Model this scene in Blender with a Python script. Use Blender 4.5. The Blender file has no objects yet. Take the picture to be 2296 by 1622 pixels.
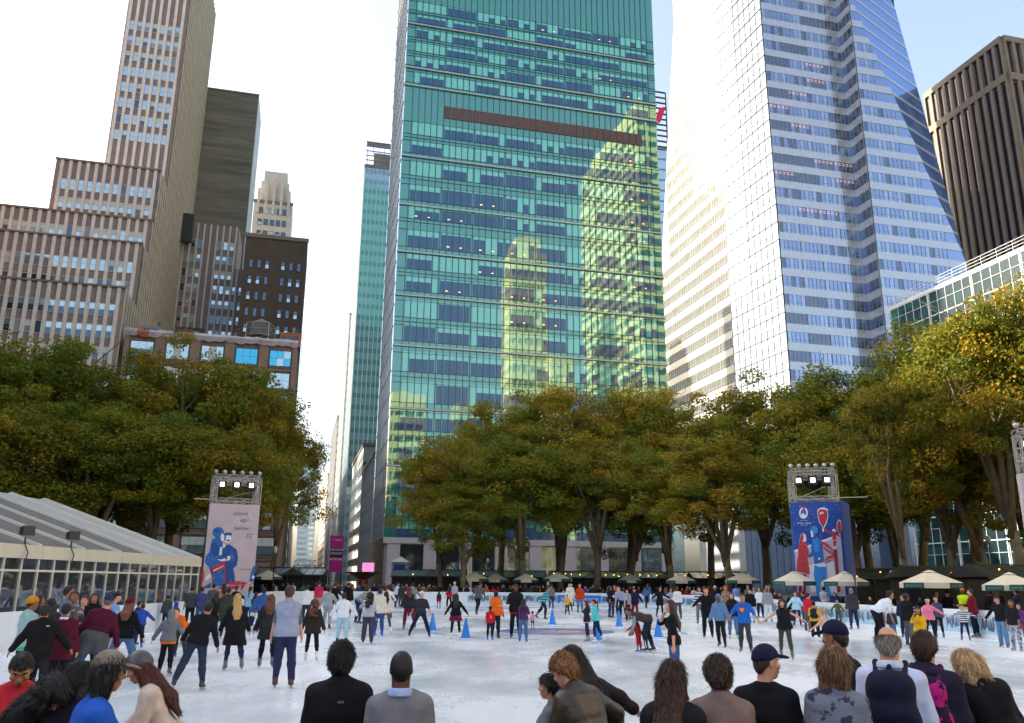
import bpy, math, random, zlib
import numpy as np
from mathutils import Vector, Matrix, Euler
S = bpy.context.scene
COL = S.collection
R = math.radians
random.seed(7)
# ------------------------------------------------------------------ camera geometry (picture 2296 x 1622)
CX, CY, FPX = 1148.0, 811.0, 1864.0
TH, RO, HC = R(14.84), R(0.45), 2.05
_r0 = Vector((1, 0, 0)); _u0 = Vector((0, -math.sin(TH), math.cos(TH))); FW = Vector((0, math.cos(TH), math.sin(TH)))
RT = _r0 * math.cos(RO) + _u0 * math.sin(RO)
UP = _u0 * math.cos(RO) - _r0 * math.sin(RO)
CAM = Vector((0, 0, HC))
def ray(x, y):
    return (FW + RT * ((x - CX) / FPX) - UP * ((y - CY) / FPX)).normalized()
def ground(x, y, z=0.0):
    r = ray(x, y); t = (z - HC) / r.z
    return CAM + r * t
def at_y(x, y, Y):
    r = ray(x, y); return CAM + r * (Y / r.y)
def hit(x, y, O, D):
    """where the pixel's vertical plane meets the horizontal line O + t D: (t, height)"""
    r = ray(x, y)
    t = (O[1] * r.x - O[0] * r.y) / (D[0] * r.y - D[1] * r.x)
    px, py = O[0] + t * D[0], O[1] + t * D[1]
    k = (px * r.x + py * r.y) / (r.x * r.x + r.y * r.y)
    return t, HC + k * r.z
def proj(p):
    v = Vector(p) - CAM; z = v.dot(FW)
    return CX + FPX * v.dot(RT) / z, CY - FPX * v.dot(UP) / z, z
# ------------------------------------------------------------------ objects
def lin(c):
    return c / 12.92 if c <= 0.04045 else ((c + 0.055) / 1.055) ** 2.4
def C(h, k=1.0):
    if isinstance(h, tuple): return tuple(min(1, a * k) for a in h)
    h = h.lstrip('#'); return tuple(min(1, lin(int(h[i:i + 2], 16) / 255) * k) for i in (0, 2, 4))
def tag(o, label=None, cat=None, group=None, kind=None):
    if label: o['label'] = label
    if cat: o['category'] = cat
    if group: o['group'] = group
    if kind: o['kind'] = kind
    return o
def empty(name, loc, label=None, cat=None, group=None, rz=0):
    o = bpy.data.objects.new(name, None); COL.objects.link(o)
    o.location = loc; o.rotation_euler = (0, 0, rz); o.empty_display_size = 0.2
    return tag(o, label, cat, group)
def link(name, me, parent=None, loc=(0, 0, 0), rz=0):
    o = bpy.data.objects.new(name, me); COL.objects.link(o)
    o.location = loc; o.rotation_euler = (0, 0, rz)
    if parent is not None: o.parent = parent
    return o
def np_mesh(name, V, F, mats, mi=None, smooth=False):
    """V (n,3) floats, F list of arrays (m,k) of equal k"""
    me = bpy.data.meshes.new(name)
    V = np.asarray(V, np.float32)
    if not isinstance(F, (list, tuple)): F = [F]
    F = [np.asarray(f, np.int32) for f in F if len(f)]
    me.vertices.add(len(V)); me.vertices.foreach_set('co', V.ravel())
    loops = np.concatenate([f.ravel() for f in F]); tot = np.concatenate([np.full(len(f), f.shape[1], np.int32) for f in F])
    st = np.concatenate(([0], np.cumsum(tot)[:-1])).astype(np.int32)
    me.loops.add(len(loops)); me.loops.foreach_set('vertex_index', loops)
    me.polygons.add(len(tot)); me.polygons.foreach_set('loop_start', st); me.polygons.foreach_set('loop_total', tot)
    if mi is not None: me.polygons.foreach_set('material_index', np.asarray(mi, np.int32))
    me.polygons.foreach_set('use_smooth', np.full(len(tot), bool(smooth)))
    for m in mats: me.materials.append(m)
    me.update(calc_edges=True)
    return me
class MB:
    def __init__(s, T=None):
        s.v = []; s.f = []; s.m = []; s.T = T
    def add(s, vs, fs, m=0):
        n = len(s.v)
        if s.T is not None: vs = [tuple(s.T @ Vector(p)) for p in vs]
        s.v += [tuple(p) for p in vs]; s.f += [tuple(i + n for i in f) for f in fs]; s.m += [m] * len(fs)
    def quad(s, a, b, c, d, m=0): s.add([a, b, c, d], [(0, 1, 2, 3)], m)
    def box(s, x0, x1, y0, y1, z0, z1, m=0):
        s.add([(x0, y0, z0), (x1, y0, z0), (x1, y1, z0), (x0, y1, z0), (x0, y0, z1), (x1, y0, z1), (x1, y1, z1), (x0, y1, z1)],
              [(0, 3, 2, 1), (4, 5, 6, 7), (0, 1, 5, 4), (1, 2, 6, 5), (2, 3, 7, 6), (3, 0, 4, 7)], m)
    def prism(s, pts, z0, z1, m=0):
        n = len(pts)
        s.add([(p[0], p[1], z0) for p in pts] + [(p[0], p[1], z1) for p in pts],
              [tuple(range(n - 1, -1, -1)), tuple(range(n, 2 * n))] + [(i, (i + 1) % n, n + (i + 1) % n, n + i) for i in range(n)], m)
    def tube(s, pts, rs, n=8, m=0, cap=True):
        pts = [Vector(p) for p in pts]
        if not isinstance(rs, (list, tuple)): rs = [rs] * len(pts)
        vs = []; fs = []
        for i, p in enumerate(pts):
            t = (pts[min(i + 1, len(pts) - 1)] - pts[max(i - 1, 0)]).normalized()
            a = t.orthogonal().normalized() if i == 0 else (a - t * a.dot(t)).normalized()
            b = t.cross(a)
            vs += [p + (a * math.cos(2 * math.pi * k / n) + b * math.sin(2 * math.pi * k / n)) * rs[i] for k in range(n)]
            if i: fs += [((i - 1) * n + k, (i - 1) * n + (k + 1) % n, i * n + (k + 1) % n, i * n + k) for k in range(n)]
        if cap: fs += [tuple(range(n - 1, -1, -1)), tuple(range(len(vs) - n, len(vs)))]
        s.add(vs, fs, m)
    def bar(s, a, b, w, m=0):
        s.tube([a, b], w * 0.7, 4, m)
    def lathe(s, prof, n=24, m=0, c=(0, 0, 0)):
        vs = []; fs = []
        for i, (r, z) in enumerate(prof):
            vs += [(c[0] + r * math.cos(2 * math.pi * k / n), c[1] + r * math.sin(2 * math.pi * k / n), c[2] + z) for k in range(n)]
            if i: fs += [((i - 1) * n + k, (i - 1) * n + (k + 1) % n, i * n + (k + 1) % n, i * n + k) for k in range(n)]
        s.add(vs, fs, m)
    def mesh(s, name, mats, smooth=False, off=None):
        if not isinstance(mats, (list, tuple)): mats = [mats]
        V = np.array(s.v, np.float32)
        if off is not None: V = V - np.array(off, np.float32)
        by = {}
        for f, m in zip(s.f, s.m): by.setdefault(len(f), []).append((f, m))
        F = []; mi = []
        for k, l in by.items():
            F.append(np.array([a for a, _ in l], np.int32)); mi += [b for _, b in l]
        return np_mesh(name, V, F, mats, mi, smooth)
    def build(s, name, mats, parent=None, smooth=False):
        """vertices are in world space; parents are unrotated empties"""
        off = None
        if parent is not None:
            off = Vector(parent.location); q = parent.parent
            while q is not None: off = off + q.location; q = q.parent
        return link(name, s.mesh(name, mats, smooth, off), parent)
def frame(O, u, z=0.0):
    """x along u, -y outward, z up"""
    a = math.atan2(u[1], u[0])
    return Matrix.Translation((O[0], O[1], z)) @ Matrix.Rotation(a, 4, 'Z')
# ------------------------------------------------------------------ materials
MATS = {}
def node(t, ty, **kw):
    n = t.nodes.new(ty)
    for k, v in kw.items(): setattr(n, k, v)
    return n
def mat(name, col, rough=0.6, metal=0.0, spec=0.5, noise=0.12, nscale=3.0, bump=0.0, bscale=8.0, emit=0.0, ecol=None, coat=0.0, trans=0.0, alpha=1.0, fine=0.0, vary=0.0, stretch=None):
    if name in MATS: return MATS[name]
    m = bpy.data.materials.new(name); m.use_nodes = True; MATS[name] = m
    t = m.node_tree; p = t.nodes['Principled BSDF']; L = t.links.new
    p.inputs['Roughness'].default_value = rough; p.inputs['Metallic'].default_value = metal
    p.inputs['Specular IOR Level'].default_value = spec; p.inputs['Coat Weight'].default_value = coat
    p.inputs['Transmission Weight'].default_value = trans; p.inputs['Alpha'].default_value = alpha
    c = C(col)
    p.inputs['Base Color'].default_value = (*c, 1)
    m.diffuse_color = (*c, 1)
    tc = node(t, 'ShaderNodeTexCoord')
    if noise or vary or fine:
        n = node(t, 'ShaderNodeTexNoise'); n.inputs['Scale'].default_value = nscale; n.inputs['Detail'].default_value = 5; n.inputs['Roughness'].default_value = .65
        if stretch:
            sv = node(t, 'ShaderNodeVectorMath', operation='MULTIPLY'); sv.inputs[1].default_value = stretch; L(tc.outputs['Object'], sv.inputs[0]); L(sv.outputs[0], n.inputs['Vector'])
        else: L(tc.outputs['Object'], n.inputs['Vector'])
        r = node(t, 'ShaderNodeMapRange'); r.inputs['From Min'].default_value = .3; r.inputs['From Max'].default_value = .7
        r.inputs['To Min'].default_value = 1 - noise; r.inputs['To Max'].default_value = 1 + noise
        L(n.outputs['Fac'], r.inputs['Value'])
        h = node(t, 'ShaderNodeHueSaturation'); h.inputs['Color'].default_value = (*c, 1)
        if vary:
            oi = node(t, 'ShaderNodeObjectInfo'); rr = node(t, 'ShaderNodeMapRange')
            rr.inputs['To Min'].default_value = 1 - vary; rr.inputs['To Max'].default_value = 1 + vary
            L(oi.outputs['Random'], rr.inputs['Value'])
            mu = node(t, 'ShaderNodeMath', operation='MULTIPLY'); L(rr.outputs[0], mu.inputs[0]); L(r.outputs[0], mu.inputs[1]); L(mu.outputs[0], h.inputs['Value'])
        else:
            L(r.outputs[0], h.inputs['Value'])
        L(h.outputs['Color'], p.inputs['Base Color'])
    if bump:
        b = node(t, 'ShaderNodeTexNoise'); b.inputs['Scale'].default_value = bscale; b.inputs['Detail'].default_value = 3
        L(tc.outputs['Object'], b.inputs['Vector'])
        bp = node(t, 'ShaderNodeBump'); bp.inputs['Strength'].default_value = 1; bp.inputs['Distance'].default_value = bump
        L(b.outputs['Fac'], bp.inputs['Height']); L(bp.outputs['Normal'], p.inputs['Normal'])
    if emit:
        p.inputs['Emission Color'].default_value = (*(C(ecol) if ecol else c), 1); p.inputs['Emission Strength'].default_value = emit
    return m
def glass(name, col, refl=0.6, rough=0.03, wave=0.02, wscale=0.35, body=None, aniso=(1, 1, 1)):
    """coated curtain-wall glass: a coloured body seen through a tinted mirror, its panes slightly wavy"""
    if name in MATS: return MATS[name]
    m = bpy.data.materials.new(name); m.use_nodes = True; MATS[name] = m
    t = m.node_tree; L = t.links.new; p = t.nodes['Principled BSDF']
    p.inputs['Base Color'].default_value = (*C(body or col), 1); p.inputs['Roughness'].default_value = .35
    g = node(t, 'ShaderNodeBsdfGlossy'); g.inputs['Color'].default_value = (*C(col), 1); g.inputs['Roughness'].default_value = rough
    mx = node(t, 'ShaderNodeMixShader'); mx.inputs[0].default_value = refl
    L(p.outputs[0], mx.inputs[1]); L(g.outputs[0], mx.inputs[2])
    L(mx.outputs[0], t.nodes['Material Output'].inputs['Surface'])
    ge = node(t, 'ShaderNodeNewGeometry'); mp = node(t, 'ShaderNodeVectorMath', operation='MULTIPLY'); mp.inputs[1].default_value = aniso
    L(ge.outputs['Position'], mp.inputs[0])
    b = node(t, 'ShaderNodeTexNoise'); b.inputs['Scale'].default_value = wscale; b.inputs['Detail'].default_value = 1.5
    L(mp.outputs[0], b.inputs['Vector'])
    bp = node(t, 'ShaderNodeBump'); bp.inputs['Strength'].default_value = 1; bp.inputs['Distance'].default_value = wave
    L(b.outputs['Fac'], bp.inputs['Height']); L(bp.outputs['Normal'], g.inputs['Normal'])
    m.diffuse_color = (*C(col), 1)
    return m
_font = None
def text_mb(s, size, extr=0.0, align='CENTER', shear=0.0, spacing=1.0):
    cu = bpy.data.curves.new('text', 'FONT'); cu.body = s; cu.size = size; cu.extrude = extr; cu.align_x = align; cu.shear = shear; cu.space_character = spacing
    cu.resolution_u = 3
    o = bpy.data.objects.new('text', cu); COL.objects.link(o)
    dg = bpy.context.evaluated_depsgraph_get(); me = bpy.data.meshes.new_from_object(o.evaluated_get(dg))
    V = [tuple(v.co) for v in me.vertices]; F = [tuple(p.vertices) for p in me.polygons]
    bpy.data.objects.remove(o); bpy.data.curves.remove(cu); bpy.data.meshes.remove(me)
    return V, F
def add_text(mb, s, size, T, m=0, **kw):
    """text laid in local x-z plane facing -y at T"""
    V, F = text_mb(s, size, **kw)
    mb.add([tuple(T @ Vector((x, 0, y))) for x, y, z in V], F, m)
# ================================================================== THE CITY
AL = R(14.2)
e2 = Vector((math.cos(AL), math.sin(AL), 0)); d2 = Vector((-math.sin(AL), math.cos(AL), 0))
def P2(o, a=0.0, b=0.0): return Vector((o[0], o[1], 0)) + e2 * a + d2 * b
F0 = at_y(862, 1200, 145.0); F0 = Vector((F0.x, F0.y, 0))           # front left corner of the green tower, on the avenue line

class Bld:
    def __init__(s, name, label, loc, cat='building', group=None):
        s.root = empty(name, (loc[0], loc[1], 0), label, cat, group); s.w = []; s.n = name
    def win(s, me, fr, u, z, area, y=-0.03):
        s.w.append((me, fr @ Matrix.Translation((u, y, z)), area))
    def finish(s, name='window', limit=100, zmin=20):
        sc = []
        for me, M, a in s.w:
            p = M.translation; x, y, dd = proj(p)
            k = a / (dd * dd) if (dd > 0 and -20 < x < 2316 and -30 < y < 1400) else 0
            if p.z < zmin: k *= .15
            sc.append(k)
        order = sorted(range(len(sc)), key=lambda i: -sc[i])
        for i in order[:limit]:
            me, M, a = s.w[i]; p = M.translation - s.root.location
            link(name, me, s.root, p, M.to_euler().z)
        rest = order[limit:]
        if rest:
            V = []; F4 = []; MI = []; n = 0; mats = []; off = np.array(s.root.location)
            for i in rest:
                me, M, a = s.w[i]
                v, f, mi = meshdata(me)
                idx = []
                for mm in me.materials:
                    if mm not in mats: mats.append(mm)
                    idx.append(mats.index(mm))
                A = np.array(M); V.append(v @ A[:3, :3].T + A[:3, 3] - off); F4.append(f + n); MI.append(np.array(idx)[mi]); n += len(v)
            o = link(name, np_mesh(name, np.concatenate(V), np.concatenate(F4), mats, np.concatenate(MI)), s.root)
            o['kind'] = 'stuff'
_md = {}
def meshdata(me):
    if me.name not in _md:
        v = np.empty(len(me.vertices) * 3, np.float32); me.vertices.foreach_get('co', v)
        f = np.empty(len(me.loops), np.int32); me.loops.foreach_get('vertex_index', f)
        mi = np.empty(len(me.polygons), np.int32); me.polygons.foreach_get('material_index', mi)
        _md[me.name] = (v.reshape(-1, 3), f.reshape(-1, 4), mi)
    return _md[me.name]
def slab(mb, fr, u0, u1, z0, z1, t=0.3, m=0, y=0.0):
    T = mb.T; mb.T = fr; mb.box(u0, u1, y - t, y, z0, z1, m); mb.T = T
def footprint(O, w, dep):
    return [P2(O), P2(O, w), P2(O, w, dep), P2(O, 0, dep)]

LIME = mat('limestone_pier', '#d3ccc2', .8, noise=.1, nscale=.8)
BRICK = mat('red_brown_brick', '#8d7d78', .9, noise=.16, nscale=1.2, bump=.01, bscale=12)
BRICKD = mat('dark_brown_brick', '#5a4d40', .9, noise=.2, nscale=.5)
BRICKT = mat('tan_brick', '#8a7466', .9, noise=.14, nscale=.8)
WHITEST = mat('white_terracotta', '#cfc6bc', .8, noise=.1, nscale=.4)
FRAMEW = mat('pale_window_frame', '#c9cdca', .5, noise=0)
FRAMED = mat('dark_window_frame', '#2c2b2c', .5, noise=0)
SKYGL = glass('sky_reflecting_pane', '#cfe3e8', .55, .04, .01, .5, '#8fa3a8')
DARKGL = glass('dark_pane', '#7f95a8', .35, .04, .01, .5, '#1c232c')
BLIND = mat('window_blind', '#c9cec6', .7, noise=.05)
BLINDG = mat('grey_window_blind', '#8f97a0', .6, noise=.05)
WARM = mat('lit_ceiling_lamp', '#ffc27a', .5, noise=0, emit=1.3, ecol='#ffb061')
COPING = mat('roof_coping', '#7d7166', .8, noise=.1)

def sash_window(name, w, h, frame_m, panes, cols=1, rows=2, fw=.07, lamp=False):
    """frame bars with one recessed pane per light; panes is a list of materials"""
    b = MB(); ms = [frame_m]
    b.box(0, w, -.10, 0, 0, fw); b.box(0, w, -.10, 0, h - fw, h)
    b.box(0, fw, -.10, 0, fw, h - fw); b.box(w - fw, w, -.10, 0, fw, h - fw)
    cw = (w - 2 * fw) / cols; rh = (h - 2 * fw) / rows; k = 0
    for c in range(cols):
        for r in range(rows):
            pm = panes[k % len(panes)]; k += 1
            if pm not in ms: ms.append(pm)
            b.box(fw + c * cw + .02, fw + (c + 1) * cw - .02, -.05, 0, fw + r * rh + .02, fw + (r + 1) * rh - .02, ms.index(pm))
    if lamp:
        ms.append(WARM); b.box(w * .3, w * .7, -.07, -.05, h * .78, h * .82, len(ms) - 1)
    return b.mesh(name, ms)

# ---------------------------------------------------------------- green glass office tower
def green_tower():
    W = hit(1497, 880, F0, e2)[0]; zt = 190.0; dep = 24.0
    b = Bld('glass_office_tower', 'tall teal green glass office tower filling the middle of the skyline', P2(F0, W / 2, dep / 2))
    SP = glass('teal_spandrel_glass', '#9dbcae', .40, .02, .012, .22, '#0b8c82')
    GB = glass('teal_blind_glass', '#acc8ba', .36, .02, .014, .22, '#62d2c0')
    GD = glass('blue_dark_glass', '#8fa5b0', .17, .02, .014, .22, '#0b4676')
    MU = mat('dark_mullion', '#23474a', .4, metal=.4, noise=0)
    LED = mat('silver_ledge', '#a7b2b4', .4, metal=.5, noise=0)
    LOU = mat('brown_louvre', '#5b4540', .6, noise=.08, nscale=.5)
    SIDE = glass('sky_paled_side_glass', '#e8eef0', .75, .05, .02, .3, '#9aa6a8')  # side glass paled to carry the white sky it mirrors
    fl = [13, 43, 78, 112, 147, 187, 310, 356, 408, 467, 515, 579, 635, 690, 752, 811, 882, 956, 1026, 1098, 1168, 1236, 1298]
    zc = [hit(905 - (y / 1.0888) * .05 + 20, y / 1.0888, F0, e2)[1] for y in fl]
    zbase = hit(866, 1205, F0, e2)[1]
    fr = frame(F0, e2); fl_ = frame(P2(F0, 0, dep), -d2)
    m = MB(); m.prism(footprint(F0, W, dep), zbase, zt); o = m.build('curtain_wall', [SP], b.root)
    sd = MB(); slab(sd, fl_, 0, dep, zbase, zt, .12); sd.build('side_wall', [SIDE], b.root)
    lv = MB()
    for k in range(1, 12): slab(lv, fl_, dep * k / 12 - .05, dep * k / 12 + .05, zbase, zt, .2)
    for k in range(40): slab(lv, fl_, 0, dep, zbase + 4.2 * k, zbase + 4.2 * k + .1, .19)
    lv.build('side_mullions', [mat('pale_mullion', '#8f9698', .4, noise=0)], b.root)
    nb = 8; m0 = 1.6; bw = (W - 2 * m0) / nb; pw = bw / 5
    mu = MB()
    for k in range(nb * 5 + 1): slab(mu, fr, m0 + k * pw - .05, m0 + k * pw + .05, zbase, zt, .10)
    for i, z in enumerate(zc):
        h = (zc[i - 1] - zc[i]) if i and i != 6 else (3.3 if i < 6 else 4.2)
        for q in (-.5, -.33, .32): slab(mu, fr, 0, W, z + q * h - .04, z + q * h + .04, .08)
    mu.build('mullions', [MU], b.root)
    lg = MB()
    for i in (1, 4, 5, 7, 9, 11, 13, 15, 17, 19):
        h = zc[i - 1] - zc[i] if i != 6 else 4; slab(lg, fr, -.1, W + .1, zc[i] - .56 * h, zc[i] - .56 * h + .28, .35)
    lg.build('ledge', [LED], b.root)
    rng = random.Random(3); var = []
    for v in range(22):
        wm = MB(); lay = rng.choice(['row', 'row', 'mix', 'mix', 'open', 'shut', 'band'])
        for k in range(5):
            f = {'row': .35, 'mix': rng.choice([.2, .35, .5, 1, 1, .45]), 'open': .12, 'shut': 1.0, 'band': .3}[lay]
            if lay == 'row' and k in (0, 4) and rng.random() < .5: f = 1
            x0, x1 = k / 5 + .012, (k + 1) / 5 - .012
            if f < .98: wm.box(x0, x1, -.03, 0, 0, 1 - f, 1)
            wm.box(x0, x1, -.04, 0, 1 - f, 1, 0)
        mats_ = [GB, GD]
        if v in (3, 9, 15) and lay != 'shut':
            mats_.append(WARM)
            for k in range(2): wm.box(.2 + .4 * k, .28 + .4 * k, -.05, -.02, .2, .23, 2)
        var.append((wm, mats_))
    cache = {}
    for i, z in enumerate(zc):
        h = (zc[i - 1] - zc[i]) if i and i != 6 else (3.2 if i < 6 else 4.2)
        hh = h * (.66 if i < 14 else .7)
        for k in range(nb):
            lit = 15 <= i <= 17 and False
            v = rng.choices(range(22), [3 if (vv in (3, 9, 15) and 6 <= i <= 14) else 1 for vv in range(22)])[0]
            key = (v, round(hh, 2))
            if key not in cache:
                wm, ms = var[v]; q = MB(); q.v = [(x * (bw - .35), y, zz * hh) for x, y, zz in wm.v]; q.f = wm.f; q.m = wm.m
                cache[key] = q.mesh('window', ms)
            b.win(cache[key], fr, m0 + k * bw + .17, z - .33 * h, bw * hh, -.01)
    # louvred plant floor
    zl1 = hit(1083 / 1.0888, 260 / 1.0888, F0, e2)[1]; zl0 = hit(1083 / 1.0888, 289 / 1.0888, F0, e2)[1]
    lo = MB(); u0 = m0 + bw
    for k in range(29): slab(lo, fr, u0 + k * (nb - 1.3) * bw / 29 + .06, u0 + (k + 1) * (nb - 1.3) * bw / 29 - .06, zl0, zl1, .15)
    lo.build('louvre', [LOU], b.root)
    # white stone base with tall shop windows
    ST = mat('pale_stone_base', '#b9b2b4', .7, noise=.06, nscale=.5)
    bs = MB(); bs.prism(footprint(P2(F0, .05, .3), W - .1, dep - .5), 0, zbase)
    slab(bs, fr, -.2, W + .2, zbase - 1.0, zbase, .5)
    for k in range(nb + 1): slab(bs, fr, max(0, m0 + k * bw - 1.1), min(W, m0 + k * bw + 1.1), 0, zbase - 1.0, .35)
    slab(bs, fr, 0, W, 0, .8, .4); bs.build('stone_base', [ST], b.root)
    sw = sash_window('shop_window', bw - 2.2, zbase - 2.0, LED, [DARKGL], 3, 2)
    for k in range(nb): link('shop_window', sw, b.root, (frame(F0, e2) @ Vector((m0 + k * bw + 1.1, 0.0, .9))) - b.root.location, AL)
    # dark reflective lower side wall on the side street
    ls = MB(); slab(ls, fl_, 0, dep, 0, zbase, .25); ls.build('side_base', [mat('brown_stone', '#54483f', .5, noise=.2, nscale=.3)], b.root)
    b.finish()
    return W
GW_ = green_tower()

# ---------------------------------------------------------------- stepped brown brick tower (left)
def brown_tower():
    Q = P2(F0, -hit(261, 797, F0, -e2)[0])                                # front right corner of the lowest mass
    b = Bld('stepped_brick_tower', 'stepped red brown brick skyscraper with pale vertical stone piers', P2(Q, -25, 25))
    def sline(x, y): return hit(x, y, Q, d2)
    tops = []
    z4 = hit(289, 662, Q, d2)[1]
    s3, z3 = sline(320, 549); s2, z2 = sline(340, 497); s1, z1 = sline(361, 385)
    s0 = sline(381, 358)[0]; sb, zb = sline(468, 174)
    z0 = 150.0
    masses = [(0.0, 80.0, z4), (s3, 75.0, z3), (s2, 0, z2), (s1, 0, z1), (s0, 0, z0)]
    # left ends
    def leftw(s, x, y): return hit(x, y, P2(Q, 0, s), -e2)[0]
    w2 = 60.0; w1 = leftw(s1, 128, 350); w0 = leftw(s0, 238, 345)
    ws = [80.0, 75.0, w2, w1, w0]
    body = MB(); pier = MB(); cop = MB(); bay = w0 / 8.0
    wb = bay - .55
    wins = [sash_window('brick_tower_window', wb, 2.2, FRAMEW, p, 1, 2) for p in ([SKYGL], [SKYGL, BLIND], [BLINDG, SKYGL], [DARKGL, SKYGL], [DARKGL], [BLINDG], [DARKGL, BLIND])]
    rng = random.Random(11); fh = 3.75
    ztop = [z4, z3, z2, z1, z0]; zprev = 0
    for i, (s, _, zt) in enumerate(masses):
        w = ws[i]; O = P2(Q, -w, s); fr = frame(O, e2)
        body.prism(footprint(O, w, sb - s), 0 if i == 0 else ztop[i - 1] - 1, zt)
        zb_ = 0 if i == 0 else ztop[i - 1]
        n = int(w / bay)
        for k in range(n + 1):
            u = w - .9 - k * bay
            if u < .2: break
            slab(pier, fr, u - .3, u + .3, zb_, zt + .25, .28)
        cop = MB(); slab(cop, fr, -.1, w + .1, zt, zt + .35, .4); cop.build('coping', [COPING], b.root)
        # rows of windows
        z = zb_ + (1.3 if i else 2.5); row = 0
        while z + 3.3 < zt:
            blank = (i == 4 and (z < zb_ + 7.5 or z > 116))
            kind = rng.choices(range(7), [5, 3, 1, 2, 1.5, 1, 1])[0] if i > 2 else rng.choices(range(7), [2, 2, 2, 3, 4, 1, 2])[0]
            for k in range(n):
                u = w - .9 - (k + 1) * bay + .27
                if u < 0 or blank: continue
                kk = kind if rng.random() < .75 else rng.randrange(7)
                b.win(wins[kk], fr, u, z + .9, wb * 2.2)
            z += fh; row += 1
    # long side wall on the cross street: vertical ribs
    frs = frame(Q, d2); prof = [(0, z4), (s3, z4), (s3, z3), (s2, z3), (s2, z2), (s1, z2), (s1, z1), (s0, z1), (s0, z0), (sb, z0)]
    def ztop_at(s): 
        r = z4
        for ss, zz in ((s3, z3), (s2, z2), (s1, z1), (s0, z0)):
            if s >= ss: r = zz
        return r
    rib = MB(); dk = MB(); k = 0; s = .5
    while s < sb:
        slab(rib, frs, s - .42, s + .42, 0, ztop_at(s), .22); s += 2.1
        if s < sb: 
            for zz in np.arange(16, ztop_at(s) - 3, 3.75):
                slab(dk, frs, s - .78, s - .28, zz, zz + 1.9, .06)
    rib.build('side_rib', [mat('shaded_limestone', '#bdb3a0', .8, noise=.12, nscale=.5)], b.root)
    dk.build('side_window', [DARKGL], b.root)['kind'] = 'stuff'
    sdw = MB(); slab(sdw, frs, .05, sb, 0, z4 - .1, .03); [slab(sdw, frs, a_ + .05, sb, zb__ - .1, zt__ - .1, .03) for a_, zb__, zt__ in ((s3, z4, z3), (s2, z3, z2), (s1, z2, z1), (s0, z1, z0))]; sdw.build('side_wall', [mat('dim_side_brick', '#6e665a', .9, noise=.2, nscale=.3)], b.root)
    body.build('wall', [BRICK], b.root); o = pier.build('pier', [LIME], b.root); o['kind'] = 'stuff'
    # black metal sign bracket on the side wall
    sg = MB(); sg.T = frs; ss, sz = sline(408, 497); sg.box(ss - .5, ss + .5, -2.6, 0, sz - 5, sz + 2.0); sg.T = None
    sg.build('wall_bracket', [FRAMED], b.root)
    b.finish()
    # dark windowless slab
    O = P2(Q, 0, sb); t, zt = hit(580, 216, O, e2)
    c = Bld('dark_brick_slab', 'plain dark brick slab tower with no windows behind the stepped brown tower', P2(O, t / 2, 8))
    m = MB(); m.prism(footprint(O, t, 14), 0, zt); m.build('wall', [mat('streaked_dark_brick', '#7f786c', .9, noise=.34, nscale=.5, bump=.02, bscale=3, stretch=(.12, .12, 1.6))], c.root)
    m = MB(); slab(m, frame(P2(O, t), d2), 0, 14, 0, zt, .15); m.build('side_wall', [mat('lit_side_wall', '#b8bcc0', .5, noise=.05)], c.root)  # narrow side coloured pale for the light along the slab edge
    m = MB(); slab(m, frame(O, e2), 0, t + .2, zt, zt + .5, .2); m.build('coping', [COPING], c.root)
    # lower wing in the same brick with three steps
    sw_ = sline(412, 500)[0]; O = P2(Q, 0, sw_); fr = frame(O, e2)
    c = Bld('brick_wing_building', 'lower brown brick block with pale piers and three steps down to the right', P2(O, 8, 6))
    st = [hit(537, 513, O, e2), hit(560, 606, O, e2), hit(586, 697, O, e2)]
    body = MB(); pier = MB(); ut = 0
    for i, (t, zt) in enumerate(st):
        body.prism(footprint(P2(O, ut, 0), t - ut, 12), 0, zt)
        u = ut + .5
        while u < t - .2:
            slab(pier, fr, u - .18, u + .18, 0, zt + .2, .3); u += 1.45
        ut = t
        body2 = MB()
    body.build('wall', [BRICK], c.root); pier.build('pier', [LIME], c.root)
    wm = [sash_window('brick_wing_window', .95, 2.0, FRAMEW, p, 1, 2, .06) for p in ([SKYGL], [SKYGL, BLIND], [DARKGL, SKYGL], [DARKGL])]
    z = 30.0
    while z < st[0][1] - 3:
        for k in range(12):
            u = .5 + 1.45 * k + .25
            zt = st[0][1] if u < st[0][0] - 1 else st[1][1] if u < st[1][0] - 1 else st[2][1]
            if u > st[2][0] - 1 or z > zt - 3 or k in (3, 4): continue
            c.win(rng.choice(wm), fr, u, z, 2.0)
        z += 3.7
    c.finish()
    return Q
BQ = brown_tower()

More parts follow.
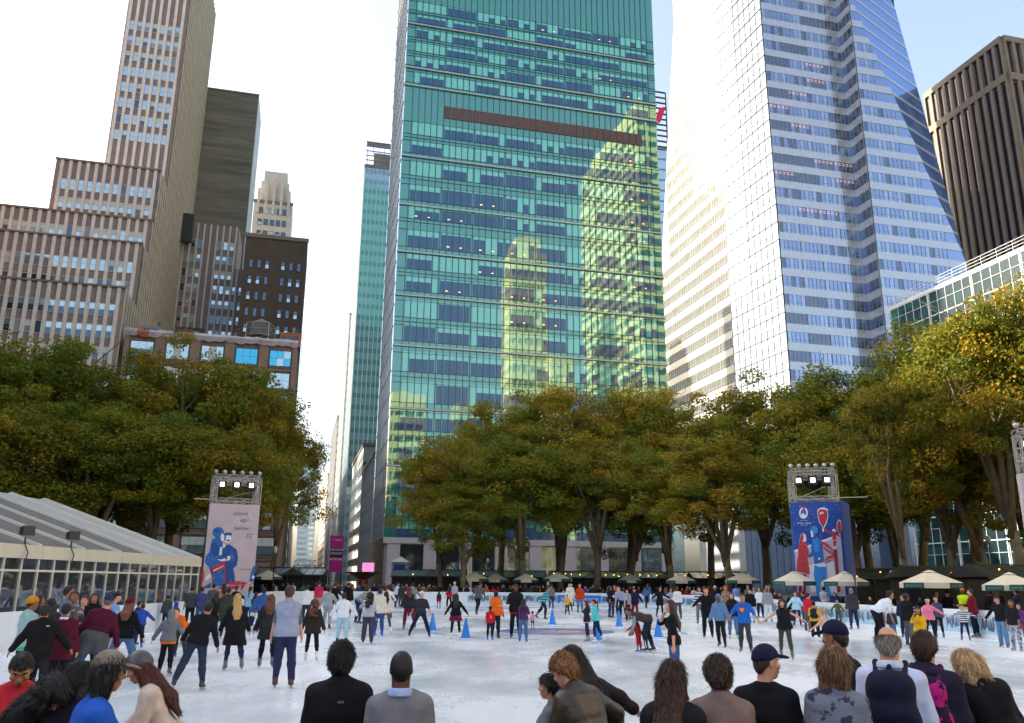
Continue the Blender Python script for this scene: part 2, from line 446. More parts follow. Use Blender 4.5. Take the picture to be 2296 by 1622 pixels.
# ---------------------------------------------------------------- corner loft building, tarp on its parapet
def loft():
    t0 = hit(633 + 35, 775, F0, -e2)[0]; t1 = hit(280, 760, F0, -e2)[0]
    O = P2(F0, -t1); w = t1 - t0; zt = hit(640, 770, F0, -e2)[1]; fr = frame(O, e2)
    b = Bld('brick_loft_building', 'tan brick loft building with wide three part windows and a tarpaulin along its parapet', P2(O, w / 2, 9))
    body = MB(); body.prism(footprint(O, w, 24), 0, zt)
    body.build('wall', [BRICKT], b.root)
    nb = 5; bw = w / nb; pr = MB()
    for k in range(nb + 1): slab(pr, fr, max(0, k * bw - .8), min(w, k * bw + .8), 0, zt, .4)
    for z in np.arange(zt - 4.6, 4, -4.0): slab(pr, fr, 0, w, z - .55, z, .25); slab(pr, fr, .2, w - .2, z, z + .15, .45)
    pr.build('pier', [BRICKT], b.root)
    cyan = glass('cyan_film_pane', '#5fd0ee', .5, .05, .01, .5, '#1590bb')
    vs = [sash_window('loft_window', bw - 1.9, 2.9, FRAMED, p, 3, 2, .1) for p in ([SKYGL], [SKYGL, BLIND], [SKYGL, SKYGL, BLIND, BLIND], [BLIND, DARKGL], [DARKGL, SKYGL], [cyan], [cyan, cyan, SKYGL])]
    rng = random.Random(5); r = 0
    for z in np.arange(zt - 4.3, 4, -4.0):
        for k in range(nb):
            v = {(0, 3): 5, (0, 4): 6, (1, 3): 5, (2, 3): 6, (4, 2): 5, (3, 2): 5}.get((r, k), rng.choice([0, 1, 2, 3, 4]))
            b.win(vs[v], fr, k * bw + .95, z, 10)
        r += 1
    b.finish()
    TP = mat('grey_tarpaulin', '#a9a2a6', .7, noise=.2, nscale=.6, bump=.08, bscale=2)
    TO = mat('orange_tarpaulin', '#a8613f', .7, noise=.2, nscale=.6, bump=.08, bscale=2)
    tp = MB(); n = 60
    prev = None
    for k in range(n + 1):
        u = w * k / n; wob = .12 * math.sin(k * 1.7) + .1 * math.sin(k * .6)
        cur = [(u, -.55 - .1 * wob, zt - .75 + wob), (u, -.75 + wob * .4, zt + .05), (u, -.4, zt + .55 + wob * .7), (u, .5, zt + .5 + wob)]
        if prev:
            for a in range(3): tp.add([tuple(fr @ Vector(q)) for q in (prev[a], cur[a], cur[a + 1], prev[a + 1])], [(0, 1, 2, 3)], 1 if 4 < k < 9 or 20 < k < 24 else 0)
        prev = cur
    o = tp.build('tarpaulin', [TP, TO], None, True); tag(o, 'long grey and orange tarpaulin draped along the loft parapet', 'tarpaulin')
    # scaffolded water tank, vents and orange bulkhead on the roof
    wt = empty('water_tank', P2(O, w * .76, 5) + Vector((0, 0, zt)), 'round rooftop water tank with conical cap inside a pipe scaffold', 'water tank')
    L_ = wt.location; m = MB(); m.lathe([(0, 2.2), (1.8, 2.2), (1.8, 4.6), (1.75, 4.7), (0, 5.7)], 20, 0, L_); m.build('tank', [mat('grey_wood_tank', '#6f6a68', .9)], wt)
    sc = MB()
    for a in (-2, 2):
        for c_ in (-2, 2): sc.tube([L_ + Vector((a, c_, 0)), L_ + Vector((a, c_, 4.4))], .07, 6)
        for z in (1.1, 2.2, 3.3, 4.4):
            sc.tube([L_ + Vector((a, -2, z)), L_ + Vector((a, 2, z))], .05, 6); sc.tube([L_ + Vector((-2, a, z)), L_ + Vector((2, a, z))], .05, 6)
        sc.tube([L_ + Vector((a, -2, 0)), L_ + Vector((a, 2, 2.2))], .05, 6); sc.tube([L_ + Vector((-2, a, 0)), L_ + Vector((2, a, 2.2))], .05, 6)
    sc.build('scaffold', [mat('scaffold_pipe', '#9a9a9c', .4, metal=.6)], wt)
    for (u, lab, hgt, col, wd) in ((.12, 'grey rooftop ventilation unit at the left end of the loft roof', 2.0, '#8d8c8c', 3.2), (.34, 'dark rooftop plant shed with sloping lid on the loft roof', 2.2, '#3b3a3b', 4.5), (.95, 'orange and red rooftop bulkhead at the right end of the loft roof', 2.6, '#b0643f', 3.6)):
        rt = empty('rooftop_unit', P2(O, w * u, 3.0) + Vector((0, 0, zt)), lab, 'rooftop unit'); q = rt.location
        m = MB(frame((q.x, q.y), e2, q.z)); m.box(-wd / 2, wd / 2, 0, 3, .3, hgt); m.box(-wd / 2 - .1, wd / 2 + .1, -.1, 3.1, hgt, hgt + .2)
        m.T = None; m.build('casing', [mat('unit_' + col, col, .7)], rt)
        m = MB(frame((q.x, q.y), e2, q.z))
        for k in range(4): m.box(-wd / 2 + .3 + k * (wd - .6) / 4, -wd / 2 + .2 + (k + 1) * (wd - .6) / 4, -.05, 0.01, .6, hgt - .3)
        m.tube([(wd * .3, 1.5, hgt), (wd * .3, 1.5, hgt + 1.4)], .18, 8); m.T = None; m.build('vent', [mat('unit_vent', '#55585a', .5, metal=.4)], rt)
    return O, w, zt
LO, LW, LZ = loft()

# ---------------------------------------------------------------- more buildings down the cross street, south side
def plain_block(name, label, O, w, dep, zt, wall, cols, rows, wmeshes, seed=1, z0=None, pitch=None, inset=1.0, side=None, skip=None, cap=True):
    b = Bld(name, label, P2(O, w / 2, dep / 2)); fr = frame(O, e2)
    m = MB(); m.prism(footprint(O, w, dep), 0, zt); m.build('wall', [wall], b.root)
    if cap:
        m = MB(); slab(m, fr, -.2, w + .2, zt - .6, zt + .3, .3); m.build('cornice', [COPING], b.root)
    rng = random.Random(seed); bw = (w - 2 * inset) / cols; pitch = pitch or 3.7
    for r in range(rows):
        z = zt - 4 - r * pitch
        for c in range(cols):
            if skip and skip(r, c): continue
            me = rng.choice(wmeshes); ww = me['w'] if 'w' in me else 1.2
            b.win(me, fr, inset + (c + .5) * bw - ww / 2, z, 2.5)
    b.finish()
    return b, fr
def wm_(name, w, h, fm, panes, c, r, fw=.07):
    me = sash_window(name, w, h, fm, panes, c, r, fw); me['w'] = w; return me
O = P2(F0, -hit(668, 775, F0, -e2)[0], 34); t = -hit(550, 550, O, e2)[0]; zt = hit(697, 540, O, e2)[1]
small = [wm_('narrow_window', .85, 1.9, FRAMED, p, 1, 2) for p in ([DARKGL], [SKYGL, DARKGL])]
b_, fr_ = plain_block('dark_brick_building', 'dark brown brick building with narrow windows behind the loft building', P2(O, -t), t, 16, zt, BRICKD, 7, 14, small, 3, inset=.7, skip=lambda r, c: r < 1 or c == 3)
O = P2(F0, -hit(668, 775, F0, -e2)[0], 95); r_ = hit(663, 378, O, -e2); l_ = hit(575, 400, O, -e2)
white_w = [wm_('terracotta_window', 1.2, 1.9, FRAMED, p, 1, 2) for p in ([DARKGL], [SKYGL, BLIND], [SKYGL, DARKGL])]
WO = P2(O, -l_[0]); ww = l_[0] - r_[0]; wz = r_[1]
b_, fr_ = plain_block('white_stone_tower', 'cream stone prewar tower with stepped crown seen above the dark brick building', WO, ww, 12, wz - 12, WHITEST, 5, 12, white_w, 8, inset=1.2)
m = MB()
for k in range(3):
    slab(m, fr_, .8 + k * .7, ww - .8 - k * .7, wz - 12 + k * 3.5, wz - 8.5 + k * 3.5, -8 + k * .6 + .0, y=k * .3 + .4)
for k in range(5): slab(m, fr_, 1.2 + k * (ww - 2.4) / 4 - .35, 1.2 + k * (ww - 2.4) / 4 + .35, wz - 16, wz - 8 + min(k, 4 - k) * 2.0, .35)
m.build('crown', [WHITEST], b_.root)
O = P2(F0, -hit(668, 775, F0, -e2)[0], 62)
bl = Bld('blue_panel_building', 'narrow building with pale blue panelled side wall along the cross street', P2(O, -5, 12))
m = MB(); m.prism(footprint(P2(O, -10), 10, 24), 0, hit(703, 690, O, d2)[1] * .82); m.build('wall', [mat('grey_blue_panel', '#7d8fa3', .5, noise=.06)], bl.root)
m = MB()
for k in range(18): slab(m, frame(O, d2), .5, 23.5, 4 + k * 3.6, 4 + k * 3.6 + 1.9, .05)
m.build('ribbon_window', [SKYGL], bl.root)

# ---------------------------------------------------------------- north side of the cross street
NS = lambda s, a=0: P2(F0, a, s)
def street_block(name, label, s0, s1, z, wallm, winm, fh=3.8, band=.5, wid=18, ribs=0, setb=0.0):
    O = NS(s0, setb); b = Bld(name, label, P2(O, wid / 2, (s1 - s0) / 2)); dep = s1 - s0
    m = MB(); m.prism(footprint(O, wid, dep), 0, z); m.build('wall', [wallm], b.root)
    fs = frame(P2(O, 0, dep), -d2); ff = frame(O, e2)
    v = MB(); n = int(z / fh)
    for k in range(n):
        slab(v, fs, .3, dep - .3, k * fh + fh * (1 - band), k * fh + fh - .2, .06)
        slab(v, ff, .3, wid - .3, k * fh + fh * (1 - band), k * fh + fh - .2, .06)
    o = v.build('ribbon_window', [winm], b.root)
    if ribs:
        r = MB(); q = 0.0
        while q < dep:
            slab(r, fs, q - .12, q + .12, 0, z, .2); q += ribs
        q = 0.0
        while q < wid:
            slab(r, ff, q - .12, q + .12, 0, z, .2); q += ribs
        r.build('ribs', [mat('pale_rib', '#b9bcbc', .5, noise=0)], b.root)
    m = MB(); slab(m, fs, 0, dep, z, z + .8, .3); slab(m, ff, -.3, wid, z, z + .8, .3); m.build('parapet', [COPING], b.root)
    return b
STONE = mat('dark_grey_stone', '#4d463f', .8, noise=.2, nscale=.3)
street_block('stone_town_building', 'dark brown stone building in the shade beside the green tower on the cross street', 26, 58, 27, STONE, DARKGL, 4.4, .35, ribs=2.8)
street_block('white_banded_building', 'stepped white banded building farther down the cross street behind the dark stone one', 60, 100, 34, mat('white_panel', '#b9bbb8', .6), DARKGL, 3.8, .5)
BGO = NS(128); zbg = hit(813, 374, BGO, e2)[1]
BGL = glass('blue_green_curtain', '#c4d4dc', .34, .03, .05, .18, '#7ea6b4')
bb = street_block('blue_glass_tower', 'slim blue green glass tower with rippled reflections left of the green tower', 128, 160, zbg, BGL, glass('blue_green_dark', '#a8c0cc', .32, .03, .05, .18, '#527f90'), 3.9, .45, 30, 1.5)
m = MB(); fr = frame(BGO, e2); hz = hit(823, 318, BGO, e2)[1]
for k in range(15): slab(m, fr, .5 + 2 * k, .7 + 2 * k, zbg, hz, .2)
for z in np.linspace(zbg + 1, hz, 6): slab(m, fr, 0, 29, z - .15, z + .15, .25)
slab(m, fr, .2, 29, hz - 1.8, hz - .2, .1); slab(m, fr, 3, 27, zbg, hz - 3, -12, y=2)
m.build('crown_lattice', [mat('crown_steel', '#77706f', .6)], bb.root)
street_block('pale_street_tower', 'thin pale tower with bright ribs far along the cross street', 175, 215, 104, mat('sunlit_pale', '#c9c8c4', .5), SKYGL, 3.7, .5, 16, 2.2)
street_block('grey_street_tower', 'grey tower beyond the pale one along the cross street', 235, 300, 74, mat('tower_grey', '#a5a3a0', .6), DARKGL, 3.7, .45, 16, 3)  # one even grey over the whole wall
street_block('tan_street_building', 'tan low building near the far end of the cross street', 320, 420, 58, mat('tan_stone', '#ad9a84', .7), DARKGL, 3.8, .4, 16)
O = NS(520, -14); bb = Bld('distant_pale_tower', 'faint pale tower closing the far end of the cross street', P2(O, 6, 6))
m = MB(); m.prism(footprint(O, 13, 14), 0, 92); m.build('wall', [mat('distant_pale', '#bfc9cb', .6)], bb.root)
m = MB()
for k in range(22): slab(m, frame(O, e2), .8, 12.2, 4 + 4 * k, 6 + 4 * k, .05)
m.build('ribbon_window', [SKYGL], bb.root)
for k, (s0, s1, z) in enumerate(((112, 180, 46), (190, 300, 38), (320, 460, 30))):
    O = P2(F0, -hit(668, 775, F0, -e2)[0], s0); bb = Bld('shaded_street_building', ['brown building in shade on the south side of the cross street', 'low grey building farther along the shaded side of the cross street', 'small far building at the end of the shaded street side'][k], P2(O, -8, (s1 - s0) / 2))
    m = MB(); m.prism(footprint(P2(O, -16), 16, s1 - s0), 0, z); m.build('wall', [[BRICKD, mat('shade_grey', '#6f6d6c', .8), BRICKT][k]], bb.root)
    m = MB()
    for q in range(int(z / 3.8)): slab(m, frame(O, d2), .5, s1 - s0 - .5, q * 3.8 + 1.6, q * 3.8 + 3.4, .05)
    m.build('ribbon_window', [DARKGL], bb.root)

# ---------------------------------------------------------------- faceted white glass tower (right)
def facet_tower():
    A0 = P2(F0, hit(1775, 879, F0, e2)[0])
    b = Bld('faceted_glass_tower', 'tapering white and pale blue glass skyscraper with folded facets right of the green tower', P2(A0, 18, 25))
    BAND = glass('fritted_white_band', '#d0d4d6', .34, .12, .01, .3, '#adb2ba')
    WG = glass('pale_blue_pane', '#a9bcdc', .5, .03, .02, .3, '#4a5e86'); WGL = glass('lavender_blue_pane', '#b4c5dc', .5, .03, .02, .3, '#7a90b4')
    WD = glass('grey_dark_pane', '#93a2b8', .35, .03, .02, .3, '#2f374e')
    FG = glass('sky_facet_glass', '#b3c3cd', .34, .02, .02, .25, '#46545f'); BF = glass('sky_blue_facet_glass', '#98b6e4', .6, .03, .02, .2, '#5a7cbc')  # inclined facet tinted blue to carry the sky it mirrors
    TW = glass('bronze_pane', '#c8bda8', .28, .03, .02, .3, '#6d5f4a'); SP_ = glass('glare_street_pane', '#cfd2d6', .30, .03, .02, .3, '#6b6860'); WARM2 = mat('dim_ceiling_lamp', '#ffb9a0', .5, noise=0, emit=.35, ecol='#ffb8a4'); BANDW = glass('glare_cream_band', '#e6e4de', .26, .1, .01, .3, '#d6d0c4')  # street-face band and pane lightened: white sky glare put into colour
    MU = mat('silver_mullion', '#9aa1a6', .4, metal=.3, noise=0); DMU = mat('slate_mullion', '#2c3338', .6, metal=.3, noise=0)
    t1 = hit(1934, 569, A0, e2)[0]; q1 = 4.6; RM = P2(A0, t1, -q1); w2 = 22.5; fh = 4.1; zt = 178.0
    s19 = hit(1665, 880, A0, d2)[0]; J = P2(A0, -1.5, s19)
    core = MB(); core.prism([A0 + d2 * .05 + e2 * .05, P2(A0, t1 + 4, .05), P2(A0, t1 + 4, 44), P2(A0, 0, 44), P2(J, .1, 0)], 0, zt)
    core.prism([P2(RM, .05, .05), P2(RM, w2 - .05, .05), P2(RM, w2 - .05, 40), P2(RM, .05, 40)], 0, 70.5)
    core.prism([P2(RM, .05, 12), P2(RM, w2 - .05, 12), P2(RM, w2 - .05, 40), P2(RM, .05, 40)], 70.5, zt)
    core.build('core', [BAND], b.root)
    band = MB(); zs = np.arange(24.0, zt, fh)
    rng = random.Random(21)
    def wmesh(w, h, ms, n):
        m = MB(); pw = w / n; mm = []
        lit = ms[0] is None
        for k in range(n):
            g = rng.choice(ms if not lit else [WD, WG])
            if g not in mm: mm.append(g)
            m.box(k * pw + .05, (k + 1) * pw - .05, -.05, 0, 0, h, mm.index(g))
        mm.append(MU); q = len(mm) - 1
        for k in range(n + 1): m.box(k * pw - .04, k * pw + .04, -.14, 0, 0, h, q)
        m.box(0, w, -.09, -.0, h * .3, h * .3 + .05, q)
        if lit:
            mm.append(WARM2); q = len(mm) - 1
            for k in range(n):
                for j in (.68, .84): m.box(k * pw + .15, k * pw + pw * .75, -.07, -.045, h * j, h * j + .07, q)
        return m.mesh('window', mm)
    wh = fh * .58
    vA = [wmesh(t1 / 4 - .2, wh, p, 5) for p in ([WG, WG, WD], [WG, WGL, WD, WG], [WG, WGL], [WD, WG, WD], [WGL, WG, WG])]; vL = [wmesh(t1 / 4 - .2, wh, [None], 5) for _ in range(3)]
    fa = frame(A0, e2)
    for i, z in enumerate(zs):
        slab(band, fa, 0, t1, z, z + fh - wh, .14)
        for k in range(4):
            lit = 74 < z < 118 and rng.random() < (.34 if k else .1)
            b.win(rng.choice(vL if lit else vA), fa, k * t1 / 4 + .1, z + fh - wh, 12)
    # notch wall
    fn = frame(P2(A0, t1, 0), -d2); vN = [wmesh(q1 - .3, wh, [WD, WD, WG], 3)]
    for z in zs:
        slab(band, fn, 0, q1, z, z + fh - wh, .12); b.win(vN[0], fn, .15, z + fh - wh, 8)
    # right front, cut back by the inclined facet
    fr = frame(RM, e2); vR = [wmesh(w2 / 5 - .15, wh, p, 4) for p in ([WG, WG, WGL], [WG, WD, WG], [WGL, WG])]; zA, zB = 136.0, 71.0; rest = MB()
    for z in zs:
        wz = lambda q: w2 if q < zB else w2 * max(0, (zA - q)) / (zA - zB)
        a, c = wz(z), wz(z + fh - wh); 
        if c > .3:
            T = [(0, z), (a, z), (c, z + fh - wh), (0, z + fh - wh)]
            band.add([tuple(fr @ Vector((u, -.14, zz))) for u, zz in T] + [tuple(fr @ Vector((u, 0, zz))) for u, zz in T], [(0, 1, 2, 3), (3, 2, 6, 7), (1, 5, 6, 2), (0, 4, 5, 1)], 0)
        kl = 0
        for k in range(5):
            if (k + 1) * w2 / 5 <= wz(z + fh) + .02: b.win(rng.choice(vR), fr, k * w2 / 5 + .07, z + fh - wh, 9); kl = k + 1
        if kl < 5 and c > kl * w2 / 5:
            x0 = kl * w2 / 5; x1 = max(x0, wz(z + fh))
            rest.add([tuple(fr @ Vector(q)) for q in ((x0, -.04, z + fh - wh), (c, -.04, z + fh - wh), (x1, -.04, z + fh), (x0, -.04, z + fh))], [(0, 1, 2, 3)], 0)
    fac = MB(); A = RM + Vector((0, 0, zA)); B = P2(RM, w2) + Vector((0, 0, zB)); D = P2(RM, w2, 11) + Vector((0, 0, 144.5)); E = A + (D - B)
    poly = [A, B, D, E]
    def clip(poly, z0, z1):
        def cut(pl, z, keep_above):
            out = []
            for i in range(len(pl)):
                p, q = pl[i], pl[(i + 1) % len(pl)]; a = (p.z >= z) == keep_above; c = (q.z >= z) == keep_above
                if a: out.append(p)
                if a != c: out.append(p.lerp(q, (z - p.z) / (q.z - p.z)))
            return out
        pl = cut(poly, z0, True); return cut(pl, z1, False) if len(pl) > 2 else []
    nrm = (B - A).cross(D - A).normalized()
    if nrm.dot(e2 * .5 - d2) < 0: nrm = -nrm
    for z in zs:
        for (za, zb_, mi) in ((z, z + .9, 1), (z + .9, z + fh, 0)):
            pl = clip(poly, za, zb_)
            if len(pl) > 2: fac.add([tuple(p + nrm * (.05 if mi else .0)) for p in pl], [tuple(range(len(pl)))], mi)
    side = [B, P2(RM, w2, 40) + Vector((0, 0, zB)), P2(RM, w2, 40) + Vector((0, 0, zt)), D + Vector((0, 0, zt - D.z)), D]
    fac.add([tuple(p) for p in side], [(0, 1, 2, 3, 4)], 0)
    rest.build('edge_glazing', [WG], b.root)
    fac.build('inclined_facet', [BF, BAND], b.root)
    # narrow glass facet with dark vertical mullions
    u19 = (A0 - J); L19 = u19.length; f19 = frame(J, u19.normalized()); ng = 9
    g = MB(); slab(g, f19, 0, L19, 0, zt, .1); g.build('glass_facet', [FG], b.root)
    g = MB()
    for k in range(ng + 1): slab(g, f19, k * L19 / ng - .05, k * L19 / ng + .05, 0, zt, .16)
    for z in zs: slab(g, f19, 0, L19, z, z + .08, .22); slab(g, f19, 0, L19, z + 1.6, z + 1.66, .16)
    g.build('facet_mullions', [DMU], b.root)
    # broad face along the cross street, leaning in at its far edge
    far = 75.0 - s19; fs = frame(P2(J, 0, far), -d2)
    lx = lambda z: far - ((75 - 35 * z / 161.0) - s19)
    nb = 9; bw = far / nb; vS = [wmesh(bw - .2, wh, p, 5) for p in ([SP_, SP_, WG], [SP_, TW, SP_], [SP_])]
    sw = MB()
    for z in zs:
        x0, x1 = lx(z), lx(z + fh)
        sw.add([tuple(fs @ Vector(p)) for p in ((x0, 0, z), (far, 0, z), (far, 0, z + fh), (x1, 0, z + fh))], [(0, 1, 2, 3)], 0)
        slab(sw, fs, x1, far, z, z + fh - wh, .14)
        for k in range(nb):
            if k * bw >= x1 - .3: b.win(rng.choice(vS), fs, k * bw + .1, z + fh - wh, 5)
    sw.build('street_wall', [BANDW], b.root)
    band.build('spandrel_band', [BAND], b.root)
    # lower glazed hall and a proud dark band coloured as its shadow gap
    lg = MB(); zl = 24.0
    slab(lg, fa, 0, t1, 1, zl - .8, .1); slab(lg, fr, 0, w2, 1, zl - .8, .1); slab(lg, f19, 0, L19, 1, zl - .8, .12); lg.build('hall_glazing', [WG], b.root)
    dg = MB(); slab(dg, fa, -.2, t1, zl - .8, zl, .3); slab(dg, f19, 0, L19, zl - .8, zl, .35); slab(dg, fr, 0, w2, zl - .8, zl, .3); dg.build('painted_shadow_gap', [FRAMED], b.root)
    b.finish()
    return A0
FA0 = facet_tower()

# ---------------------------------------------------------------- white gridded glass block in front of it and the tan pier tower
def grid_block():
    t = hit(1995, 690, FA0, -d2)[0]; E_ = P2(FA0, 0, -t); zt = hit(1995, 690, FA0, -d2)[1]; L_ = 62.0
    b = Bld('white_grid_building', 'low dark green glass block with a fine white mullion grid behind the right trees', P2(E_, 10, -L_ / 2))
    f = frame(E_, -d2)
    m = MB(); m.prism([E_, P2(E_, 26, 0), P2(E_, 26, -L_), P2(E_, 0, -L_)][::-1], 0, zt); m.build('wall', [mat('grid_core', '#10242a', .5)], b.root)
    TG = glass('deep_teal_pane', '#5f9ea4', .4, .03, .02, .3, '#04262f'); WMU = mat('white_mullion', '#b4b8bb', .4, noise=0)
    g = MB(); bay = 9.0; nb = int(L_ / bay)
    def cell(w, h):
        q = MB(); n = 5
        for k in range(n): q.box(k * w / n + .05, (k + 1) * w / n - .05, -.05, 0, 0, h, 0)
        for k in range(n + 1): q.box(k * w / n - .04, k * w / n + .04, -.12, 0, 0, h, 1)
        q.box(0, w, -.14, 0, h * .55, h * .55 + .06, 1)
        return q.mesh('window', [TG, WMU])
    c = cell(bay - .3, 3.74)
    for r in range(int(zt / 3.9)):
        z = zt - .5 - (r + 1) * 3.9
        slab(g, f, 0, L_, z + 3.74, z + 3.9, .14)
        for k in range(nb): b.win(c, f, k * bay + .25, z, 30)
    for k in range(nb + 1): slab(g, f, k * bay - .1, k * bay + .1, 0, zt, .25)
    slab(g, f, 0, L_, zt - .5, zt, .2); g.build('white_grid', [WMU], b.root)
    ra = MB()
    for z in (.5, 1.0, 1.5): ra.T = f; ra.tube([(0, -.1, zt + z), (L_, -.1, zt + z)], .05, 5); ra.T = None
    for k in range(22): ra.T = f; ra.tube([(k * 2.9, -.1, zt), (k * 2.9, -.1, zt + 1.5)], .04, 5); ra.T = None
    ra.build('roof_railing', [WMU], b.root); b.finish(zmin=5)
    # tan tower with dark window strips
    t, zt = hit(2245, 82, F0, e2); T0 = P2(F0, t); dep = hit(2075, 220, T0, d2)[0]
    b = Bld('tan_pier_tower', 'brown stone tower with deep dark vertical window strips at the right edge', P2(T0, 15, dep / 2))
    TAN = mat('tan_granite', '#84786a', .8, noise=.1, nscale=.4); m = MB(); w = 40
    DK = glass('black_brown_strip', '#5b4f52', .25, .05, .02, .2, '#1c171a')
    m.prism(footprint(T0, w, dep), 0, zt); m.build('wall', [TAN], b.root)
    pr = MB()
    for (f, wd, n) in ((frame(P2(T0, 0, dep), -d2), dep, 11), (frame(T0, e2), w, 15)):
        bw = wd / n
        for k in range(n + 1): slab(pr, f, max(0, k * bw - .45), min(wd, k * bw + .45), 0, zt, .7)
        slab(pr, f, 0, wd, zt - 1.6, zt, .75); slab(pr, f, 0, wd, zt - 12.5, zt - 10.6, .75)
        sm = MB(); sm.box(0, bw - .9, -.08, 0, 0, zt - 14); st = sm.mesh('window_strip', [DK])
        vm = MB(); vm.box(.2, bw - 1.1, -.08, 0, 0, 8.6); vt = vm.mesh('louvre', [DK])
        for k in range(n):
            for me, z, nm in ((st, 1.0, 'window_strip'), (vt, zt - 10.4, 'louvre')):
                M = f @ Matrix.Translation((k * bw + .45, 0, z)); link(nm, me, b.root, M.translation - b.root.location, M.to_euler().z)
    pr.build('pier', [TAN], b.root)
    # steel sign frame with a red stroke peeping past the green tower
    O = P2(F0, GW_ - 6, 95); u, z1 = hit(1491, 210, O, e2); z0 = hit(1480, 330, O, e2)[1]
    b = Bld('sign_tower', 'dark steel sign frame with a slanted red stroke between the green and white towers', P2(O, u / 2, 3)); f = frame(O, e2)
    m = MB()
    for z in np.linspace(z0, z1, 11): slab(m, f, 0, u, z - .25, z + .25, .4)
    for k in range(9): slab(m, f, k * u / 8 - .25, k * u / 8 + .25, z0, z1, .3)
    m.build('steel_frame', [mat('sign_steel', '#3c3338', .6)], b.root)
    m = MB(f); sx, sz = hit(1481, 240, O, e2); m.T = None
    zb0 = hit(1478, 282, O, e2)[1]
    fq = [(sx - 3.2, zb0), (sx - .6, zb0 + 1), (sx + 1.8, sz), (sx - .8, sz - 1)]
    m.add([tuple(f @ Vector((x, -.7, z))) for x, z in fq] + [tuple(f @ Vector((x, -.4, z))) for x, z in fq], [(0, 1, 2, 3), (7, 6, 5, 4), (0, 4, 5, 1), (1, 5, 6, 2), (2, 6, 7, 3), (3, 7, 4, 0)])
    m.build('red_stroke', [mat('sign_red', '#d8203c', .5, noise=0)], b.root)
    m = MB(); m.prism(footprint(P2(O, 0, .6), u, 10), 0, z0); m.build('wall', [SKYGL], b.root)
    m = MB()
    for k in range(30): slab(m, f, 0, u, z0 - 4 * k - .6, z0 - 4 * k, .1, y=.6)
    m.build('floor_bands', [mat('steel_band', '#8f999f', .5)], b.root)
grid_block()

# ---------------------------------------------------------------- buildings outside the picture: they shade the rink and show in the green glass
def mirror(x, y, Y):
    p = at_y(x, y, Y); n = -d2; k = (Vector((p.x, p.y, 0)) - F0).dot(n)
    q = Vector((p.x, p.y, 0)) - n * 2 * k
    return q, p.z
def banded(name, label, O, w, dep, zt, wall, wl, fh=4.2, bay=3.2, z0=0):
    """box from O along e2 (w) and towards -d2 (dep), its faces banded"""
    b = Bld(name, label, P2(O, w / 2, -dep / 2)); m = MB()
    m.prism([P2(O, 0, -dep), P2(O, w, -dep), P2(O, w, 0), P2(O, 0, 0)], z0, zt); m.build('window_wall', [wl], b.root)
    v = MB()
    for f, wd in ((frame(P2(O, w), -e2), w), (frame(O, -d2), dep)):
        for k in range(int((zt - z0) / fh) + 1):
            z = zt - k * fh; slab(v, f, -.2, wd + .2, max(z0, z - (5 if k == 0 else fh * .5)), z, .5)
        q = 0
        while q <= wd: slab(v, f, q - .3, q + .3, z0, zt, .45); q += bay
    v.build('stone_grid', [wall], b.root)
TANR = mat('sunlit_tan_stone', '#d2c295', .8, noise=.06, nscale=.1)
nc, zt = mirror(1424, 232, 330); fc, _ = mirror(1303, 385, 330)
rr = hit(1303, 385, Vector((at_y(1424, 232, 330).x, 330, 0)), d2)[0]
banded('tan_office_tower', 'tan stone office tower with strip windows across the park', nc, 60, max(30, rr), zt, TANR, DARKGL, 5.2, 5.0)
nl, z2 = mirror(1150, 560, 330); nr, _ = mirror(1232, 560, 330); wv = (nr - nl).dot(e2)
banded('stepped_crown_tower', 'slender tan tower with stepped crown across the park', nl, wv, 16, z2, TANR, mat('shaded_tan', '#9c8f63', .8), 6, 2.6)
banded('crown_block', 'upper crown of the slender tan tower', P2(nl, wv * .18, -2), wv * .64, 12, mirror(1190, 528, 330)[1], TANR, DARKGL, 4, 2.6, z2 + .02)
nl, z2 = mirror(1236, 795, 330); nr, _ = mirror(1290, 795, 330); banded('tan_mid_block', 'mid height tan block across the park', nl, (nr - nl).dot(e2), 14, z2, TANR, TANR, 6, 4)
nl, z2 = mirror(1030, 900, 330); nr, _ = mirror(1110, 900, 330); banded('grey_mid_block', 'grey stone block across the park', nl, (nr - nl).dot(e2), 14, z2, mat('grey_stone', '#a9a48e', .8), DARKGL, 5, 4)
nl, z2 = mirror(880, 880, 330); nr, _ = mirror(955, 880, 330); banded('pale_mid_block', 'pale stone block across the park', nl, (nr - nl).dot(e2), 14, z2, TANR, DARKGL, 5, 4)
for k, (x, y, w, dp, z) in enumerate(((-128, -60, 40, 52, 74), (-122, -8, 40, 46, 82), (-120, 38, 40, 36, 78), (-118, 74, 34, 16, 74), (-134, 90, 44, 32, 96))):  # out-of-view blocks, heights set to shade rink and spare right trees
    bb = Bld('unseen_shade_block', ['tan', 'brown', 'grey', 'dark brown', 'tall tan'][k] + ' unseen building added south of the park to shade the rink', (x + w / 2, y + dp / 2))
    m = MB(); m.box(x, x + w, y, y + dp, 0, z); m.build('wall', [[BRICKT, BRICK, LIME, BRICKD, BRICKT][k]], bb.root)
    m = MB()
    for q in range(int(z / 3.8)):
        for c in range(int(dp / 3.5)): m.box(x + w, x + w + .05, y + 1 + c * 3.5, y + 3 + c * 3.5, q * 3.8 + 1.2, q * 3.8 + 3.1)
    o = m.build('window', [SKYGL], bb.root); o['kind'] = 'stuff'
